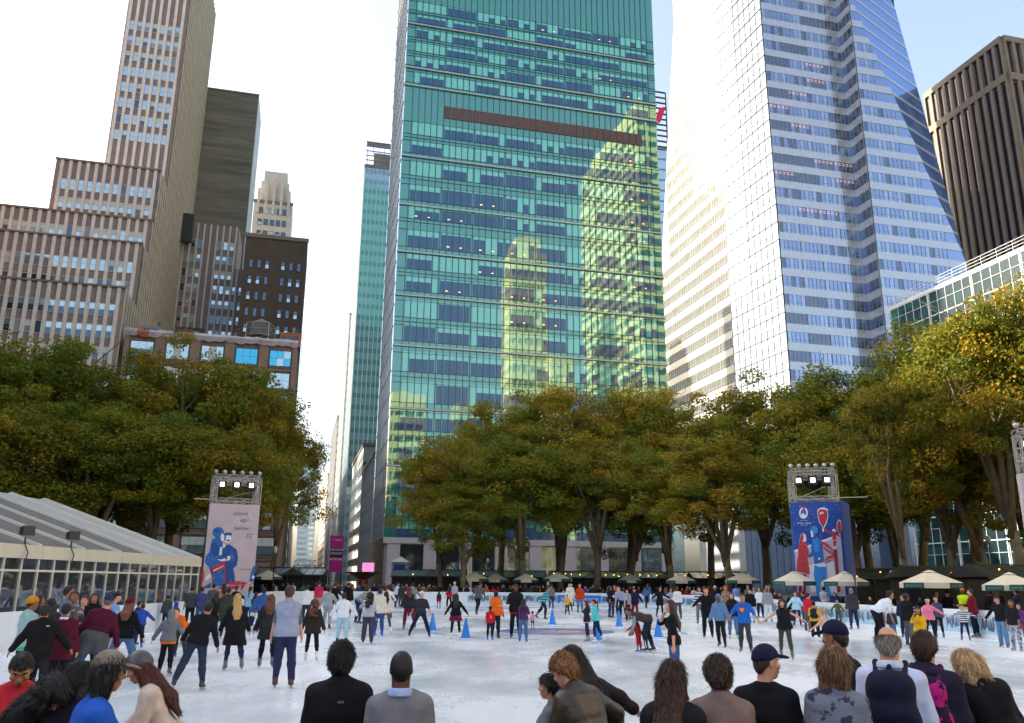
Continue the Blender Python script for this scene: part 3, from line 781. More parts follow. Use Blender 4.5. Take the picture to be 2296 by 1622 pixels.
# ================================================================== GROUND, ICE, RINK BOARDS
m = MB(); m.quad((-1500, -1200, -.06), (1500, -1200, -.06), (1500, 1800, -.06), (-1500, 1800, -.06))
tag(m.build('ground', [mat('paving', '#5f5b56', .9, noise=.2, nscale=.4)]), kind='structure')
def zpx(z):  # zoom frames of the photograph -> picture coordinates
    ox, oy, s = z
    return lambda x, y: ((ox + x / s) / 1.08885, (oy + y / s) / 1.08885)
K = [zpx((620 * k, 1380, 3.5875)) for k in range(4)]
Z2, Z3, Z4, Z5 = (zpx((o, 1400, 5.74)) for o in (560, 920, 1300, 1680)); Z6 = zpx((2060, 1380, 5.218))
LOOP = [(-14.7, 10.5), (-13.6, 8), (-11.5, 7.2), (-6, 7.1), (2.4, 7.5), (4.2, 8.0), (6.2, 8.7), (11, 9.6), (16.5, 12), (19.2, 16), (19.6, 24), (19.5, 33.5), (18.6, 37.2), (17.9, 40), (17.5, 44), (17.3, 52), (17.0, 62), (16.2, 70), (14.6, 75), (12.0, 78.6), (8.5, 80.6), (4.5, 82), (-4, 81.3), (-12, 80.2), (-18, 79.2), (-20.6, 77.4), (-20.8, 74), (-18.9, 66), (-17.4, 59), (-15.4, 50), (-14.7, 44), (-14.7, 26)]
def resample(loop, step):
    out = []; n = len(loop)
    for i in range(n):
        a, b = Vector((*loop[i], 0)), Vector((*loop[(i + 1) % n], 0)); k = max(1, round((b - a).length / step))
        out += [a.lerp(b, j / k) for j in range(k)]
    return out
def ice_material():
    m = bpy.data.materials.new('rink_ice'); m.use_nodes = True; t = m.node_tree; L = t.links.new; p = t.nodes['Principled BSDF']
    ge = node(t, 'ShaderNodeNewGeometry')
    def noise(sc, mul=(1, 1, 1), det=4, rough=.6):
        v = node(t, 'ShaderNodeVectorMath', operation='MULTIPLY'); v.inputs[1].default_value = mul; L(ge.outputs['Position'], v.inputs[0])
        n = node(t, 'ShaderNodeTexNoise'); n.inputs['Scale'].default_value = sc; n.inputs['Detail'].default_value = det; n.inputs['Roughness'].default_value = rough; L(v.outputs[0], n.inputs['Vector']); return n.outputs['Fac']
    a = noise(.22, (1, .55, 1)); b = noise(3.0, (1, .35, 1), 6, .75); c = noise(14, (1, .25, 1), 3)
    r1 = node(t, 'ShaderNodeMapRange'); r1.inputs['From Min'].default_value = .38; r1.inputs['From Max'].default_value = .62; L(a, r1.inputs['Value'])
    mix = node(t, 'ShaderNodeMix', data_type='RGBA'); L(r1.outputs[0], mix.inputs[0]); mix.inputs[6].default_value = (*C('#e0eaef'), 1); mix.inputs[7].default_value = (*C('#f8fbfc'), 1)
    r2 = node(t, 'ShaderNodeMapRange'); r2.inputs['From Min'].default_value = .35; r2.inputs['From Max'].default_value = .7; r2.inputs['To Min'].default_value = .93; r2.inputs['To Max'].default_value = 1.04; L(b, r2.inputs['Value'])
    hs = node(t, 'ShaderNodeHueSaturation'); L(mix.outputs[2], hs.inputs['Color']); L(r2.outputs[0], hs.inputs['Value']); 
    # long curved blade cuts: thin cell borders of warped, stretched cells
    lines = None
    for sc, mul, th in ((.35, (1, .35, 1), .010), (.55, (.3, 1, 1), .012), (.9, (1, .8, 1), .010)):
        v = node(t, 'ShaderNodeVectorMath', operation='MULTIPLY'); v.inputs[1].default_value = mul; L(ge.outputs['Position'], v.inputs[0])
        wn = node(t, 'ShaderNodeTexNoise'); wn.inputs['Scale'].default_value = .25; L(ge.outputs['Position'], wn.inputs['Vector'])
        mad = node(t, 'ShaderNodeVectorMath', operation='MULTIPLY_ADD'); L(wn.outputs['Color'], mad.inputs[0]); mad.inputs[1].default_value = (2.2, 2.2, 0); L(v.outputs[0], mad.inputs[2])
        vo = node(t, 'ShaderNodeTexVoronoi', feature='DISTANCE_TO_EDGE'); vo.inputs['Scale'].default_value = sc; L(mad.outputs[0], vo.inputs['Vector'])
        lm = node(t, 'ShaderNodeMapRange'); lm.inputs['From Min'].default_value = 0; lm.inputs['From Max'].default_value = th; lm.inputs['To Min'].default_value = 1; lm.inputs['To Max'].default_value = 0; L(vo.outputs['Distance'], lm.inputs['Value'])
        if lines is None: lines = lm.outputs[0]
        else:
            mxx = node(t, 'ShaderNodeMath', operation='MAXIMUM'); L(lines, mxx.inputs[0]); L(lm.outputs[0], mxx.inputs[1]); lines = mxx.outputs[0]
    cut = node(t, 'ShaderNodeMix', data_type='RGBA'); lf = node(t, 'ShaderNodeMath', operation='MULTIPLY'); lf.inputs[1].default_value = .55; L(lines, lf.inputs[0]); L(lf.outputs[0], cut.inputs[0]); L(hs.outputs[0], cut.inputs[6]); cut.inputs[7].default_value = (.95, .97, .98, 1); L(cut.outputs[2], p.inputs['Base Color'])
    ro = node(t, 'ShaderNodeMapRange'); ro.inputs['From Min'].default_value = .35; ro.inputs['From Max'].default_value = .65; ro.inputs['To Min'].default_value = .05; ro.inputs['To Max'].default_value = .32; L(a, ro.inputs['Value'])
    ad = node(t, 'ShaderNodeMath', operation='MULTIPLY_ADD'); L(c, ad.inputs[0]); ad.inputs[1].default_value = .14; L(ro.outputs[0], ad.inputs[2]); L(ad.outputs[0], p.inputs['Roughness'])
    bp = node(t, 'ShaderNodeBump'); bp.inputs['Distance'].default_value = .004; L(c, bp.inputs['Height']); L(bp.outputs[0], p.inputs['Normal'])
    p.inputs['Specular IOR Level'].default_value = .45; return m
ICE = ice_material()
m = MB(); m.prism([(p[0], p[1]) for p in LOOP], -.05, 0.0); tag(m.build('ice', [ICE]), kind='structure')
# painted disc under the ice surface: blue, red and pale sectors
def ice_paint(name, col):
    q = mat(name, col, .25, noise=.35, nscale=1.4); return q
m = MB(); cx, cy = 2.0, 37.6; n = 72; rg = random.Random(4)
for ring, (r0, r1) in enumerate(((0, 1.0), (1.0, 2.0), (2.0, 2.5))):
    for k in range(n):
        a0, a1 = 2 * math.pi * k / n, 2 * math.pi * (k + 1) / n; am = (a0 + a1) / 2
        col = 0 if -.4 < math.sin(am - .5) else 1
        if ring == 0: col = 2 if rg.random() < .4 else col
        if ring == 2: col = 0
        pts = [(cx + r * math.cos(a) * 1.0, cy + r * math.sin(a) * 1.0, .004) for r, a in ((max(r0, .01), a0), (r1, a0), (r1, a1), (max(r0, .01), a1))]
        m.add(pts, [(0, 1, 2, 3)], col)
for k in range(44):
    if k % 3 == 2: continue
    a0, a1 = 2 * math.pi * k / 44, 2 * math.pi * (k + .8) / 44
    m.add([(cx + r * math.cos(a) * 1.0, cy + r * math.sin(a) * 1.0, .004) for r, a in ((5.3, a0), (5.55, a0), (5.55, a1), (5.3, a1))], [(0, 1, 2, 3)], 3)
tag(m.build('ice_marking', [ice_paint('faded_blue_paint', '#8196c4'), ice_paint('faded_red_paint', '#d29aa4'), ice_paint('faded_white_paint', '#cdd6de'), ice_paint('faded_navy_paint', '#aab4cc')]), kind='structure')

WHB = mat('white_board_plastic', '#dfe4ea', .35, noise=.04); ICYB = mat('icy_blue_panel', '#a9cddd', .25, noise=.12, nscale=2.5)
DKB = mat('slate_graphic', '#566781', .3, noise=.25, nscale=3); BLP = mat('blue_ad_panel', '#2f74c8', .35, noise=.12, nscale=2); DRIP = mat('white_graphic', '#d5e2ea', .3, noise=.05)
pts = resample(LOOP, 2.4); npt = len(pts)
for i in range(npt):
    a, b = pts[i], pts[(i + 1) % npt]; L_ = (b - a).length; u = (b - a).normalized(); mid = (a + b) / 2
    f = frame(a, u)                     # loop runs clockwise seen from above here: -y faces outward, so flip below
    nrm = Vector((u.y, -u.x, 0)); inward = Vector((2, 42, 0)) - mid
    if nrm.dot(inward) < 0: f = frame(b, -u)
    far = mid.y > 70; kind = 'ice'
    if far and -9.5 < mid.x < -3.2 or mid.x < -12 or mid.y < 10: kind = 'white'
    if far and 4.2 < mid.x < 9.2: kind = 'blue'
    lab = {'ice': 'rink board with white rail and frosted icy blue front', 'white': 'plain white rink board with rounded white top rail', 'blue': 'bright blue lettered rink board beside the far ice edge'}[kind]
    t = empty('rink_board', mid, lab, 'rink board', {'ice': 'icy blue rink boards', 'white': 'plain white rink boards', 'blue': 'blue rink boards'}[kind])
    lo_ = -.20 if mid.y < 9.7 else 0.0
    q = MB(f); q.box(0, L_, -.02, .13, .92 + lo_, 1.08 + lo_); q.box(0, L_, -.0, .11, .86 + lo_, .92 + lo_); q.T = None; q.build('rail', [WHB], t)
    q = MB(f); q.box(.01, L_ - .01, 0, .10, .16, .86 + lo_); pm = {'ice': ICYB, 'white': WHB, 'blue': BLP}[kind]
    if kind == 'ice':
        for s in range(2):
            x0 = .12 + s * L_ / 2; w_ = L_ / 2 - .25; n_ = 9; rr = random.Random(i * 2 + s)
            up = [(x0 + w_ * k / n_, -.004, .74 + rr.uniform(-.02, .06)) for k in range(n_ + 1)]; dn = [(x0 + w_ * k / n_, -.004, .34 + rr.uniform(-.1, .16)) for k in range(n_ + 1)]
            for k in range(n_): q.add([dn[k], dn[k + 1], up[k + 1], up[k]], [(0, 1, 2, 3)], 1)
            for k in range(7):
                xx = x0 + rr.uniform(-.1, w_); q.add([(xx, -.008, .86), (xx + .02, -.008, rr.uniform(.3, .6)), (xx + .05, -.008, .86)], [(0, 1, 2)], 2)
    if kind == 'blue':
        T_ = f @ Matrix.Translation((L_ / 2, -.006, .42)); q.T = None; add_text(q, 'let loose', .42, T_, 2); q.T = f
        for k in range(5):
            xx = .2 + k * .45; q.add([(xx, -.005, .18), (xx + .3, -.005, .2), (xx + .2, -.005, .36)], [(0, 1, 2)], 2)
    q.T = None; q.build('panel', [pm, DKB, DRIP], t)
    q = MB(f); q.box(0, L_, -.01, .12, 0, .16); q.T = None; q.build('kick_plate', [WHB], t)

# ================================================================== CONES
CONE = mat('blue_cone_plastic', '#1f7fd6', .4, noise=.05)
cone_me = None
CONES = [(Z3(780, 795), 'blue cone right of the striding man in the white cap'), (Z3(1245, 905), 'nearest blue cone beside the woman in the red plaid skirt'), (Z4(280, 715), 'blue cone in front of the skater in the teal striped shirt'),
         (Z4(1215, 740), 'blue cone at the feet of the bending man in the pale blue tee'), (Z4(925, 930), 'blue cone hidden behind the girl in the aqua jacket'), (Z4(1765, 890), 'blue cone behind the man bending over a child')]
for (x, y), lab in CONES:
    p = ground(x, y); t = empty('traffic_cone', p, lab, 'cone', 'blue traffic cones on the ice')
    b = MB(); b.lathe([(.17, .03), (.165, .05), (.035, .70), (.03, .72), (.0, .72)], 16, 0, p); b.build('cone_body', [CONE], t, True)
    b = MB(); b.prism([(p.x + .21 * math.cos(a * math.pi / 4 + .39), p.y + .21 * math.sin(a * math.pi / 4 + .39)) for a in range(8)], 0.0, .03); b.build('base', [CONE], t)

# ================================================================== TENT
tent = empty('rink_pavilion_tent', (-20, 34, 0), 'long skate pavilion tent with striped white roof and glazed front at the left edge', 'tent')
EX, EZ, RX, RZ, Y0, Y1 = -16.0, 2.95, -24.4, 6.0, 14.0, 44.0; TW = -33.0
RF = mat('grey_roof_membrane', '#6e6c68', .75, spec=.2, noise=.18, nscale=1.5); RFW = mat('white_roof_membrane', '#a8a8a6', .7, spec=.2, noise=.06); ALU = mat('white_aluminium', '#d6d2c6', .35, noise=.04); FAS = mat('cream_fascia', '#cfc7b2', .4, noise=.06)
b = MB(); n = 10
for k in range(n):
    ya, yb = Y0 + (Y1 - Y0) * k / n, Y0 + (Y1 - Y0) * (k + 1) / n; mi = 1 if k >= 8 else 0
    for (xa, za, xb, zb) in ((EX, EZ + .1, RX, RZ), (RX, RZ, TW, EZ + .1)):
        b.add([(xa, ya, za), (xa, yb, za), (xb, yb, zb), (xb, ya, zb)], [(0, 1, 2, 3)], mi)
        b.add([(xa, ya, za - .06), (xa, yb, za - .06), (xb, yb, zb - .06), (xb, ya, zb - .06)], [(3, 2, 1, 0)], mi)
b.build('roof', [RF, RFW], tent)
b = MB()
for k in range(n + 1):
    y = Y0 + (Y1 - Y0) * k / n
    b.bar((EX, y, EZ + .14), (RX, y, RZ + .04), .13); b.bar((RX, y, RZ + .04), (TW, y, EZ + .14), .13)
b.build('rafters', [ALU], tent)
b = MB()
for k in range(n): b.box(EX - .05, EX + .12, Y0 + (Y1 - Y0) * k / n + .015, Y0 + (Y1 - Y0) * (k + 1) / n - .015, EZ - .28, EZ + .16)
b.box(EX - .05, TW, Y1, Y1 + .12, EZ - .28, EZ + .02); b.build('fascia', [FAS], tent)
b = MB(); b.add([(EX, Y1, EZ), (RX, Y1, RZ), (TW, Y1, EZ)], [(0, 1, 2)]); b.add([(EX, Y1 + .02, 0), (EX, Y1 + .02, EZ), (TW, Y1 + .02, EZ), (TW, Y1 + .02, 0)], [(0, 1, 2, 3)]); b.build('end_wall', [RFW], tent)
b = MB()
for k in range(31):
    y = Y0 + (Y1 - Y0) * k / 30; b.box(EX - .04, EX + .04, y - .035, y + .035, .1, EZ - .28)
b.box(EX - .05, EX + .05, Y0, Y1, .0, .15); b.box(EX - .045, EX + .045, Y0, Y1, 2.25, 2.32); b.build('mullions', [ALU], tent)
TGL = glass('tent_glass', '#c8ced0', .45, .02, .004, 1.0, '#3a3d40')
b = MB(); b.box(EX - .03, EX - .01, Y0, Y1, .15, EZ - .28); b.build('glazing', [TGL], tent)
b = MB(); b.box(TW, TW + .1, Y0, Y1, 0, EZ); b.box(TW, EX - .3, Y0, Y1, -.04, .02); b.build('inner_wall', [mat('tent_inside', '#6e6458', .8)], tent)
b = MB(); b.box(EX + .5, EX + .9, 14, 46, .0, .5); tag(b.build('blue_bumper', [mat('blue_mat', '#1f4fae', .5)]), 'long royal blue padded bumper at the foot of the tent glazing', 'bumper')
for (x, y), lab in (((60, 1190), 'black floodlight on the tent eave nearest the left edge'), ((162, 1205), 'black floodlight on the tent eave farther from the left edge')):
    r = ray(x, y); tt = (EX + .1) / r.x; p = CAM + r * tt; p.z = EZ + .6
    t = empty('floodlight', (p.x, p.y, EZ + .16), lab, 'floodlight', 'floodlights on the tent eave')
    b = MB(frame((p.x, p.y), Vector((.5, .87, 0)), p.z)); b.box(-.17, .17, -.1, .12, -.13, .13); b.box(-.2, .2, -.15, -.1, -.16, .16); b.T = None; b.build('lamp_housing', [FRAMED], t)
    b = MB(); b.tube([(p.x, p.y, EZ + .16), (p.x, p.y, p.z - .2)], .03, 6); b.tube([(p.x, p.y, EZ + .2), (p.x + .14, p.y + .02, EZ - .1), (p.x + .13, p.y - .05, EZ - .35)], .02, 5); b.build('bracket', [FRAMED], t)

# ================================================================== BANNER TOWERS
STEEL = mat('truss_aluminium', '#b3afa8', .35, metal=.5, noise=.05); BLK = mat('black_housing', '#17171a', .5, noise=.05); LAMPF = mat('lit_lamp_face', '#ffeed0', .4, noise=0, emit=1.3)
def truss(b, a, c, w=.32, r=.028, step=.6):
    a, c = Vector(a), Vector(c); t = (c - a); L_ = t.length; t = t / L_; s = t.orthogonal().normalized(); q = t.cross(s)
    cor = [(s * i + q * j) * w / 2 for i, j in ((1, 1), (1, -1), (-1, -1), (-1, 1))]
    for k in cor: b.tube([a + k, c + k], r, 5)
    n = max(1, round(L_ / step))
    for i in range(n):
        p0, p1 = a + t * L_ * i / n, a + t * L_ * (i + 1) / n
        for k in range(4):
            o1, o2 = cor[k], cor[(k + 1) % 4]; b.tube([p0 + (o1 if i % 2 else o2), p1 + (o2 if i % 2 else o1)], r * .65, 4, cap=False)
            b.tube([p0 + o1, p0 + o2], r * .6, 4, cap=False)
def banner_tower(label, TL, TR, Yl, zb, dep, truss_top, art, lamps, cl, nb=6, bars=()):
    """TL, TR: top corners in the picture; both at one height"""
    pl = at_y(*TL, Yl); kr = ray(*TR); Yr = min(Yl + 1.2, max(Yl - .9, (pl.z - HC) / (kr.z / kr.y))); pr = at_y(*TR, Yr); zt = pl.z
    u = Vector((pr.x - pl.x, pr.y - pl.y, 0)); W = u.length; u /= W; n = Vector((u.y, -u.x, 0)); O = Vector((pl.x, pl.y, 0)); f = frame(O, u)
    t = empty('banner_tower', O + u * W / 2 - n * dep / 2, label, 'banner tower')
    b = MB(f); b.box(0, W, 0, dep, zb, zt); b.T = None; box = b.build('banner_panel', [cl], t)
    def on(x, y, lay):
        r = ray(x, y); k = (O - CAM).dot(n) / r.dot(n); p = CAM + r * k; return p + n * (.006 * lay)
    def onside(x, y, lay):
        P_ = O + u * W; r = ray(x, y); k = (P_ - CAM).dot(u) / r.dot(u); p = CAM + r * k; return p + u * (.006 * lay)
    a = MB(); mats = art(a, on, onside, f, W, zt)
    a.build('artwork', mats, box)
    ht = at_y(TL[0], truss_top, Yl).z
    b = MB(); c4 = [f @ Vector(q) for q in ((.2, .2, 0), (W - .2, .2, 0), (W - .2, dep - .2, 0), (.2, dep - .2, 0))]
    for q in c4: truss(b, (q.x, q.y, zt), (q.x, q.y, ht - .15))
    for k in range(4):
        p, q = c4[k], c4[(k + 1) % 4]
        for z in (zt + .2, ht): truss(b, (p.x, p.y, z), (q.x, q.y, z))
    b.bar(c4[1] + Vector((0, 0, ht - .8)), c4[3] + Vector((0, 0, zt + .4)), .05)
    for x0, x1 in bars: b.bar(f @ Vector((x0 if x0 < 0 else W, .2, zt + .3)), f @ Vector((0 if x0 < 0 else W + x1, .2, zt + .3)), .05)
    b.build('truss', [STEEL], t)
    for k in range(nb):
        p = f @ Vector((.2 + (W - .4) * k / (nb - 1), .2, ht + .38)); b = MB(); b.lathe([(0, -.16), (.1, -.13), (.16, -.02), (.15, .08), (.08, .15), (0, .17)], 10, 0, p); b.tube([p - Vector((0, 0, .35)), p - Vector((0, 0, .14))], .03, 5); b.build('spotlight', [STEEL], t, True)
    for k in range(lamps):
        p = f @ Vector((W * (k + .7) / (lamps + .4), .35, (zt + ht) / 2 + .45)); b = MB(Matrix.Translation(p) @ f.to_3x3().to_4x4() @ Matrix.Rotation(R(-18), 4, 'X')); b.box(-.3, .3, -.06, .3, -.32, .32); b.T = None; o = b.build('floodlight_body', [BLK], t)
        b = MB(Matrix.Translation(p) @ f.to_3x3().to_4x4() @ Matrix.Rotation(R(-18), 4, 'X')); b.box(-.15, .15, -.075, -.06, -.16, .16); b.T = None; b.build('floodlight_face', [LAMPF], o)
        b = MB(); b.tube([p + Vector((0, 0, .3)), Vector((p.x, p.y, ht))], .03, 5); b.build('hanger', [BLK], t)
    return t
PINKB = mat('pale_pink_banner', '#c3b0b6', .7, noise=.08, nscale=.9); AB = mat('art_blue', '#1d65b4', .6, noise=.1); ADB = mat('art_deep_blue', '#174a96', .6, noise=.1); AR = mat('art_red', '#c2303f', .6, noise=.06); AW = mat('art_white', '#e8e6ea', .6, noise=.03); AG = mat('art_grey_blue', '#4f7191', .6, noise=0); AN = mat('art_navy', '#16315f', .6, noise=.1)
ALB = mat('art_light_blue', '#2f8fdc', .6, noise=.06); AGR = mat('art_pale_grey', '#bdb9c4', .6, noise=.06); ARD = mat('art_dark_red', '#9c2036', .6, noise=.06)
def art_left(a, on, onside, f, W, zt):
    z8 = zpx((440, 1130, 4.635))
    def poly(pts, m, lay): a.add([tuple(on(*z8(x, y), lay)) for x, y in pts], [tuple(range(len(pts)))[::-1]], m)
    def blob(cx, cy, rx, ry, m, lay, n=14): poly([(cx + rx * math.cos(2 * math.pi * k / n), cy + ry * math.sin(2 * math.pi * k / n)) for k in range(n)], m, lay)
    # mats: 0 blue 1 deep blue 2 red 3 white 4 text
    poly([(365, 860), (430, 850), (480, 900), (485, 1050), (520, 1120), (440, 1180), (330, 1190), (278, 1130), (290, 1060), (330, 1010), (345, 930)], 0, 1)
    poly([(480, 930), (560, 925), (640, 985), (655, 1080), (640, 1160), (600, 1200), (620, 1300), (620, 1345), (480, 1400), (380, 1400), (360, 1290), (330, 1190), (440, 1180), (480, 1060)], 1, 2)
    poly([(360, 1240), (480, 1200), (500, 1390), (390, 1400)], 0, 3)
    blob(430, 790, 66, 62, 0, 3); blob(415, 770, 30, 22, 1, 4); poly([(380, 830), (480, 800), (470, 905), (420, 870)], 0, 4)
    blob(478, 845, 22, 45, 3, 5); blob(532, 855, 44, 50, 3, 4); poly([(485, 812), (520, 790), (585, 795), (585, 822), (500, 826)], 1, 5); poly([(500, 826), (520, 828), (515, 880), (495, 880)], 0, 5)
    poly([(525, 872), (560, 870), (555, 888), (530, 890)], 1, 6); poly([(488, 915), (520, 935), (495, 965), (480, 960)], 3, 5)
    poly([(415, 1095), (470, 1095), (560, 1050), (572, 1075), (555, 1105), (470, 1118)], 3, 5); blob(522, 1083, 16, 12, 1, 6); blob(375, 1092, 24, 24, 4, 5)
    poly([(345, 930), (400, 905), (440, 960), (430, 1060), (370, 1050)], 1, 4); poly([(450, 960), (478, 950), (470, 1040), (440, 1050)], 3, 4)
    poly([(560, 1000), (600, 1010), (620, 1100), (570, 1140)], 0, 5)
    poly([(355, 1185), (505, 1115), (510, 1150), (360, 1225)], 2, 7); poly([(358, 1235), (505, 1165), (505, 1190), (360, 1255)], 2, 7); poly([(362, 1180), (372, 1250), (372, 1400), (362, 1400)], 2, 7); poly([(495, 1120), (510, 1120), (505, 1395), (490, 1395)], 2, 7); poly([(372, 1218), (490, 1162), (490, 1172), (374, 1232)], 3, 8)
    poly([(530, 1355), (640, 1340), (755, 1355), (750, 1372), (640, 1385), (540, 1378)], 2, 7); poly([(690, 1385), (740, 1375), (700, 1440), (690, 1440)], 2, 6)
    poly([(800, 1240), (830, 1170), (845, 1170), (835, 1350), (780, 1345)], 0, 3); poly([(780, 1380), (835, 1350), (835, 1365), (780, 1390)], 2, 4); blob(825, 1295, 14, 20, 3, 4)
    poly([(250, 1230), (272, 1210), (268, 1310), (240, 1400), (238, 1310)], 2, 4); poly([(290, 1290), (340, 1240), (352, 1300), (280, 1340)], 3, 3); poly([(240, 1420), (350, 1355), (350, 1420)], 0, 3); poly([(500, 1395), (640, 1395), (640, 1430), (400, 1430)], 2, 3)
    rg = random.Random(9)
    for k in range(60): blob(rg.uniform(270, 860), rg.uniform(540, 1400), 4, 4, 3, 9, 6)
    for s, x, y, size in (('above', 765, 598, .43), ('40', 742, 683, .43), ('th', 780, 660, .22), ('below', 780, 766, .43), ('32°', 832, 852, .43)):
        p = on(*z8(x, y), 3); add_text(a, s, size, Matrix.Translation(p) @ f.to_3x3().to_4x4(), 4, align='RIGHT', shear=.18)
    p = on(*z8(800, 1214), 3); add_text(a, '#wintervillage', .135, Matrix.Translation(p) @ f.to_3x3().to_4x4(), 2, align='RIGHT', shear=.1)
    return [AB, ADB, AR, AW, AG]
def q8(x, y): return zpx((440, 1130, 4.635))(x, y)
banner_tower('pale pink banner tower with a blue hugging couple and a square light truss on top', q8(338, 460), q8(903, 497), 60.0, .2, 3.4, 1069, art_left, 3, PINKB, bars=((-1.1, 0),))
def art_right(a, on, onside, f, W, zt):
    z7 = zpx((1880, 1100, 4.268))
    def poly(pts, m, lay, o=on): a.add([tuple(o(*z7(x, y), lay)) for x, y in pts], [tuple(range(len(pts)))[::-1]], m)
    def blob(cx, cy, rx, ry, m, lay, n=16, o=on): poly([(cx + rx * math.cos(2 * math.pi * k / n), cy + ry * math.sin(2 * math.pi * k / n)) for k in range(n)], m, lay, o)
    # 0 light blue 1 blue 2 red 3 white 4 pale grey 5 dark red 6 navy
    poly([(255, 1060), (735, 885), (790, 1520), (290, 1520)], 4, 1); poly([(250, 1040), (732, 868), (735, 892), (254, 1066)], 3, 2)
    poly([(400, 1200), (470, 1180), (480, 1480), (420, 1480)], 3, 2); poly([(590, 1180), (660, 1150), (700, 1480), (620, 1480)], 3, 2)
    blob(348, 652, 46, 62, 3, 3); blob(348, 655, 30, 44, 1, 4); poly([(340, 590), (365, 585), (362, 640), (345, 640)], 2, 5); poly([(315, 690), (345, 650), (380, 690), (348, 712)], 3, 5)
    poly([(490, 640), (500, 610), (550, 592), (600, 610), (608, 690), (590, 760), (570, 800), (560, 850), (545, 845), (545, 800), (510, 750)], 3, 3); poly([(497, 645), (515, 615), (550, 612), (596, 625), (598, 690), (578, 760), (560, 795), (550, 800), (515, 745)], 2, 4)
    poly([(518, 645), (530, 645), (530, 668), (518, 668)], 3, 5); poly([(535, 642), (556, 642), (556, 660), (535, 660)], 3, 5)
    poly([(550, 800), (580, 815), (650, 860), (645, 880), (565, 835)], 2, 5); blob(665, 850, 20, 34, 3, 4); poly([(645, 840), (690, 850), (690, 930), (650, 935)], 2, 5); poly([(680, 860), (740, 890), (735, 905), (680, 885)], 2, 5)
    blob(720, 790, 26, 70, 3, 4); blob(720, 795, 22, 64, 2, 5)
    blob(674, 970, 26, 40, 3, 4); blob(674, 968, 22, 34, 2, 5); poly([(662, 1010), (695, 1010), (735, 1480), (700, 1480)], 5, 5); blob(679, 1020, 20, 10, 3, 6)
    poly([(528, 945), (590, 965), (670, 1050), (668, 1095), (600, 1060), (545, 1010)], 2, 6); poly([(560, 1150), (600, 1105), (670, 1085), (672, 1125), (610, 1160), (565, 1178)], 2, 6)
    poly([(318, 880), (345, 862), (372, 880), (380, 940), (362, 955), (300, 965)], 3, 4); poly([(322, 880), (345, 868), (350, 905), (340, 955), (300, 970)], 2, 5); poly([(300, 965), (362, 950), (385, 990), (405, 1060), (400, 1090), (390, 1130), (412, 1240), (412, 1290), (275, 1260), (280, 1160), (295, 1090), (290, 1010)], 2, 5)
    poly([(296, 1290), (328, 1290), (330, 1480), (300, 1480)], 5, 5); poly([(345, 1290), (380, 1290), (372, 1480), (348, 1480)], 5, 5); poly([(290, 1480), (385, 1480), (390, 1520), (290, 1515)], 2, 6)
    blob(458, 830, 38, 45, 0, 5); poly([(420, 840), (440, 835), (455, 900), (430, 905)], 3, 6); poly([(430, 905), (500, 905), (540, 960), (560, 1120), (555, 1165), (460, 1185), (455, 1100), (405, 1118), (388, 1100), (430, 1060), (425, 960)], 1, 5); poly([(440, 930), (500, 920), (520, 1050), (470, 1060)], 0, 6)
    poly([(465, 1190), (560, 1165), (588, 1190), (580, 1225), (500, 1215)], 3, 6); poly([(462, 1195), (510, 1215), (585, 1210), (580, 1330), (610, 1400), (640, 1520), (585, 1520), (545, 1390), (530, 1330), (515, 1400), (525, 1520), (490, 1520), (470, 1380), (455, 1300)], 0, 7)
    blob(512, 1128, 12, 14, 3, 7)
    rg = random.Random(5)
    for k in range(70): blob(rg.uniform(240, 700), rg.uniform(560, 1000), 3, 3, 3, 8, 6)
    M3 = f.to_3x3().to_4x4()
    p = on(*z7(355, 765), 4); add_text(a, 'Winter Village', .155, Matrix.Translation(p) @ M3, 3)
    p = on(*z7(355, 735), 4); add_text(a, 'Bank of America', .075, Matrix.Translation(p) @ M3, 3); p = on(*z7(355, 783), 4); add_text(a, 'at Bryant Park', .08, Matrix.Translation(p) @ M3, 3)
    p = on(*z7(596, 1035), 10); add_text(a, 'KIOSKS', .21, Matrix.Translation(p) @ M3 @ Matrix.Rotation(R(36), 4, 'Y'), 3); p = on(*z7(615, 1150), 10); add_text(a, 'SKATING', .17, Matrix.Translation(p) @ M3 @ Matrix.Rotation(R(-22), 4, 'Y'), 3)
    # side face
    S_ = lambda pts, m, lay: poly(pts, m, lay, onside)
    S_([(724, 505), (822, 562), (906, 1500), (800, 1500)], 6, 1); S_([(750, 830), (785, 780), (870, 1100), (905, 1500), (790, 1500)], 4, 2); S_([(780, 1000), (800, 880), (830, 960), (880, 1180), (890, 1290), (800, 1250)], 2, 3); S_([(815, 1290), (860, 1300), (850, 1420), (830, 1430)], 5, 3); blob(798, 665, 16, 60, 3, 2, 12, onside)
    return [ALB, AB, AR, AW, AGR, ARD, AN]
def q7(x, y): return zpx((1880, 1100, 4.268))(x, y)
banner_tower('blue banner tower with red and blue figures and a lit light truss on top', q7(215, 545), q7(720, 495), 57.0, .2, 3.6, 1058, art_right, 3, mat('royal_blue_banner', '#16479c', .6, noise=.15, nscale=.8), bars=((1, 1.8),))
def art_none(a, on, onside, f, W, zt):
    a.add([tuple(f @ Vector(p)) for p in ((.2, -.006, zt - .8), (W - .2, -.006, zt - .8), (W - .2, -.006, zt - .3), (.2, -.006, zt - .3))], [(0, 1, 2, 3)], 0); return [PINKB]
banner_tower('grey white banner tower cut off by the right edge of the picture', (2286, 1062), (2430, 1030), 42.0, .2, .7, 970, art_none, 3, mat('grey_white_banner', '#b9b6bb', .7, noise=.06))

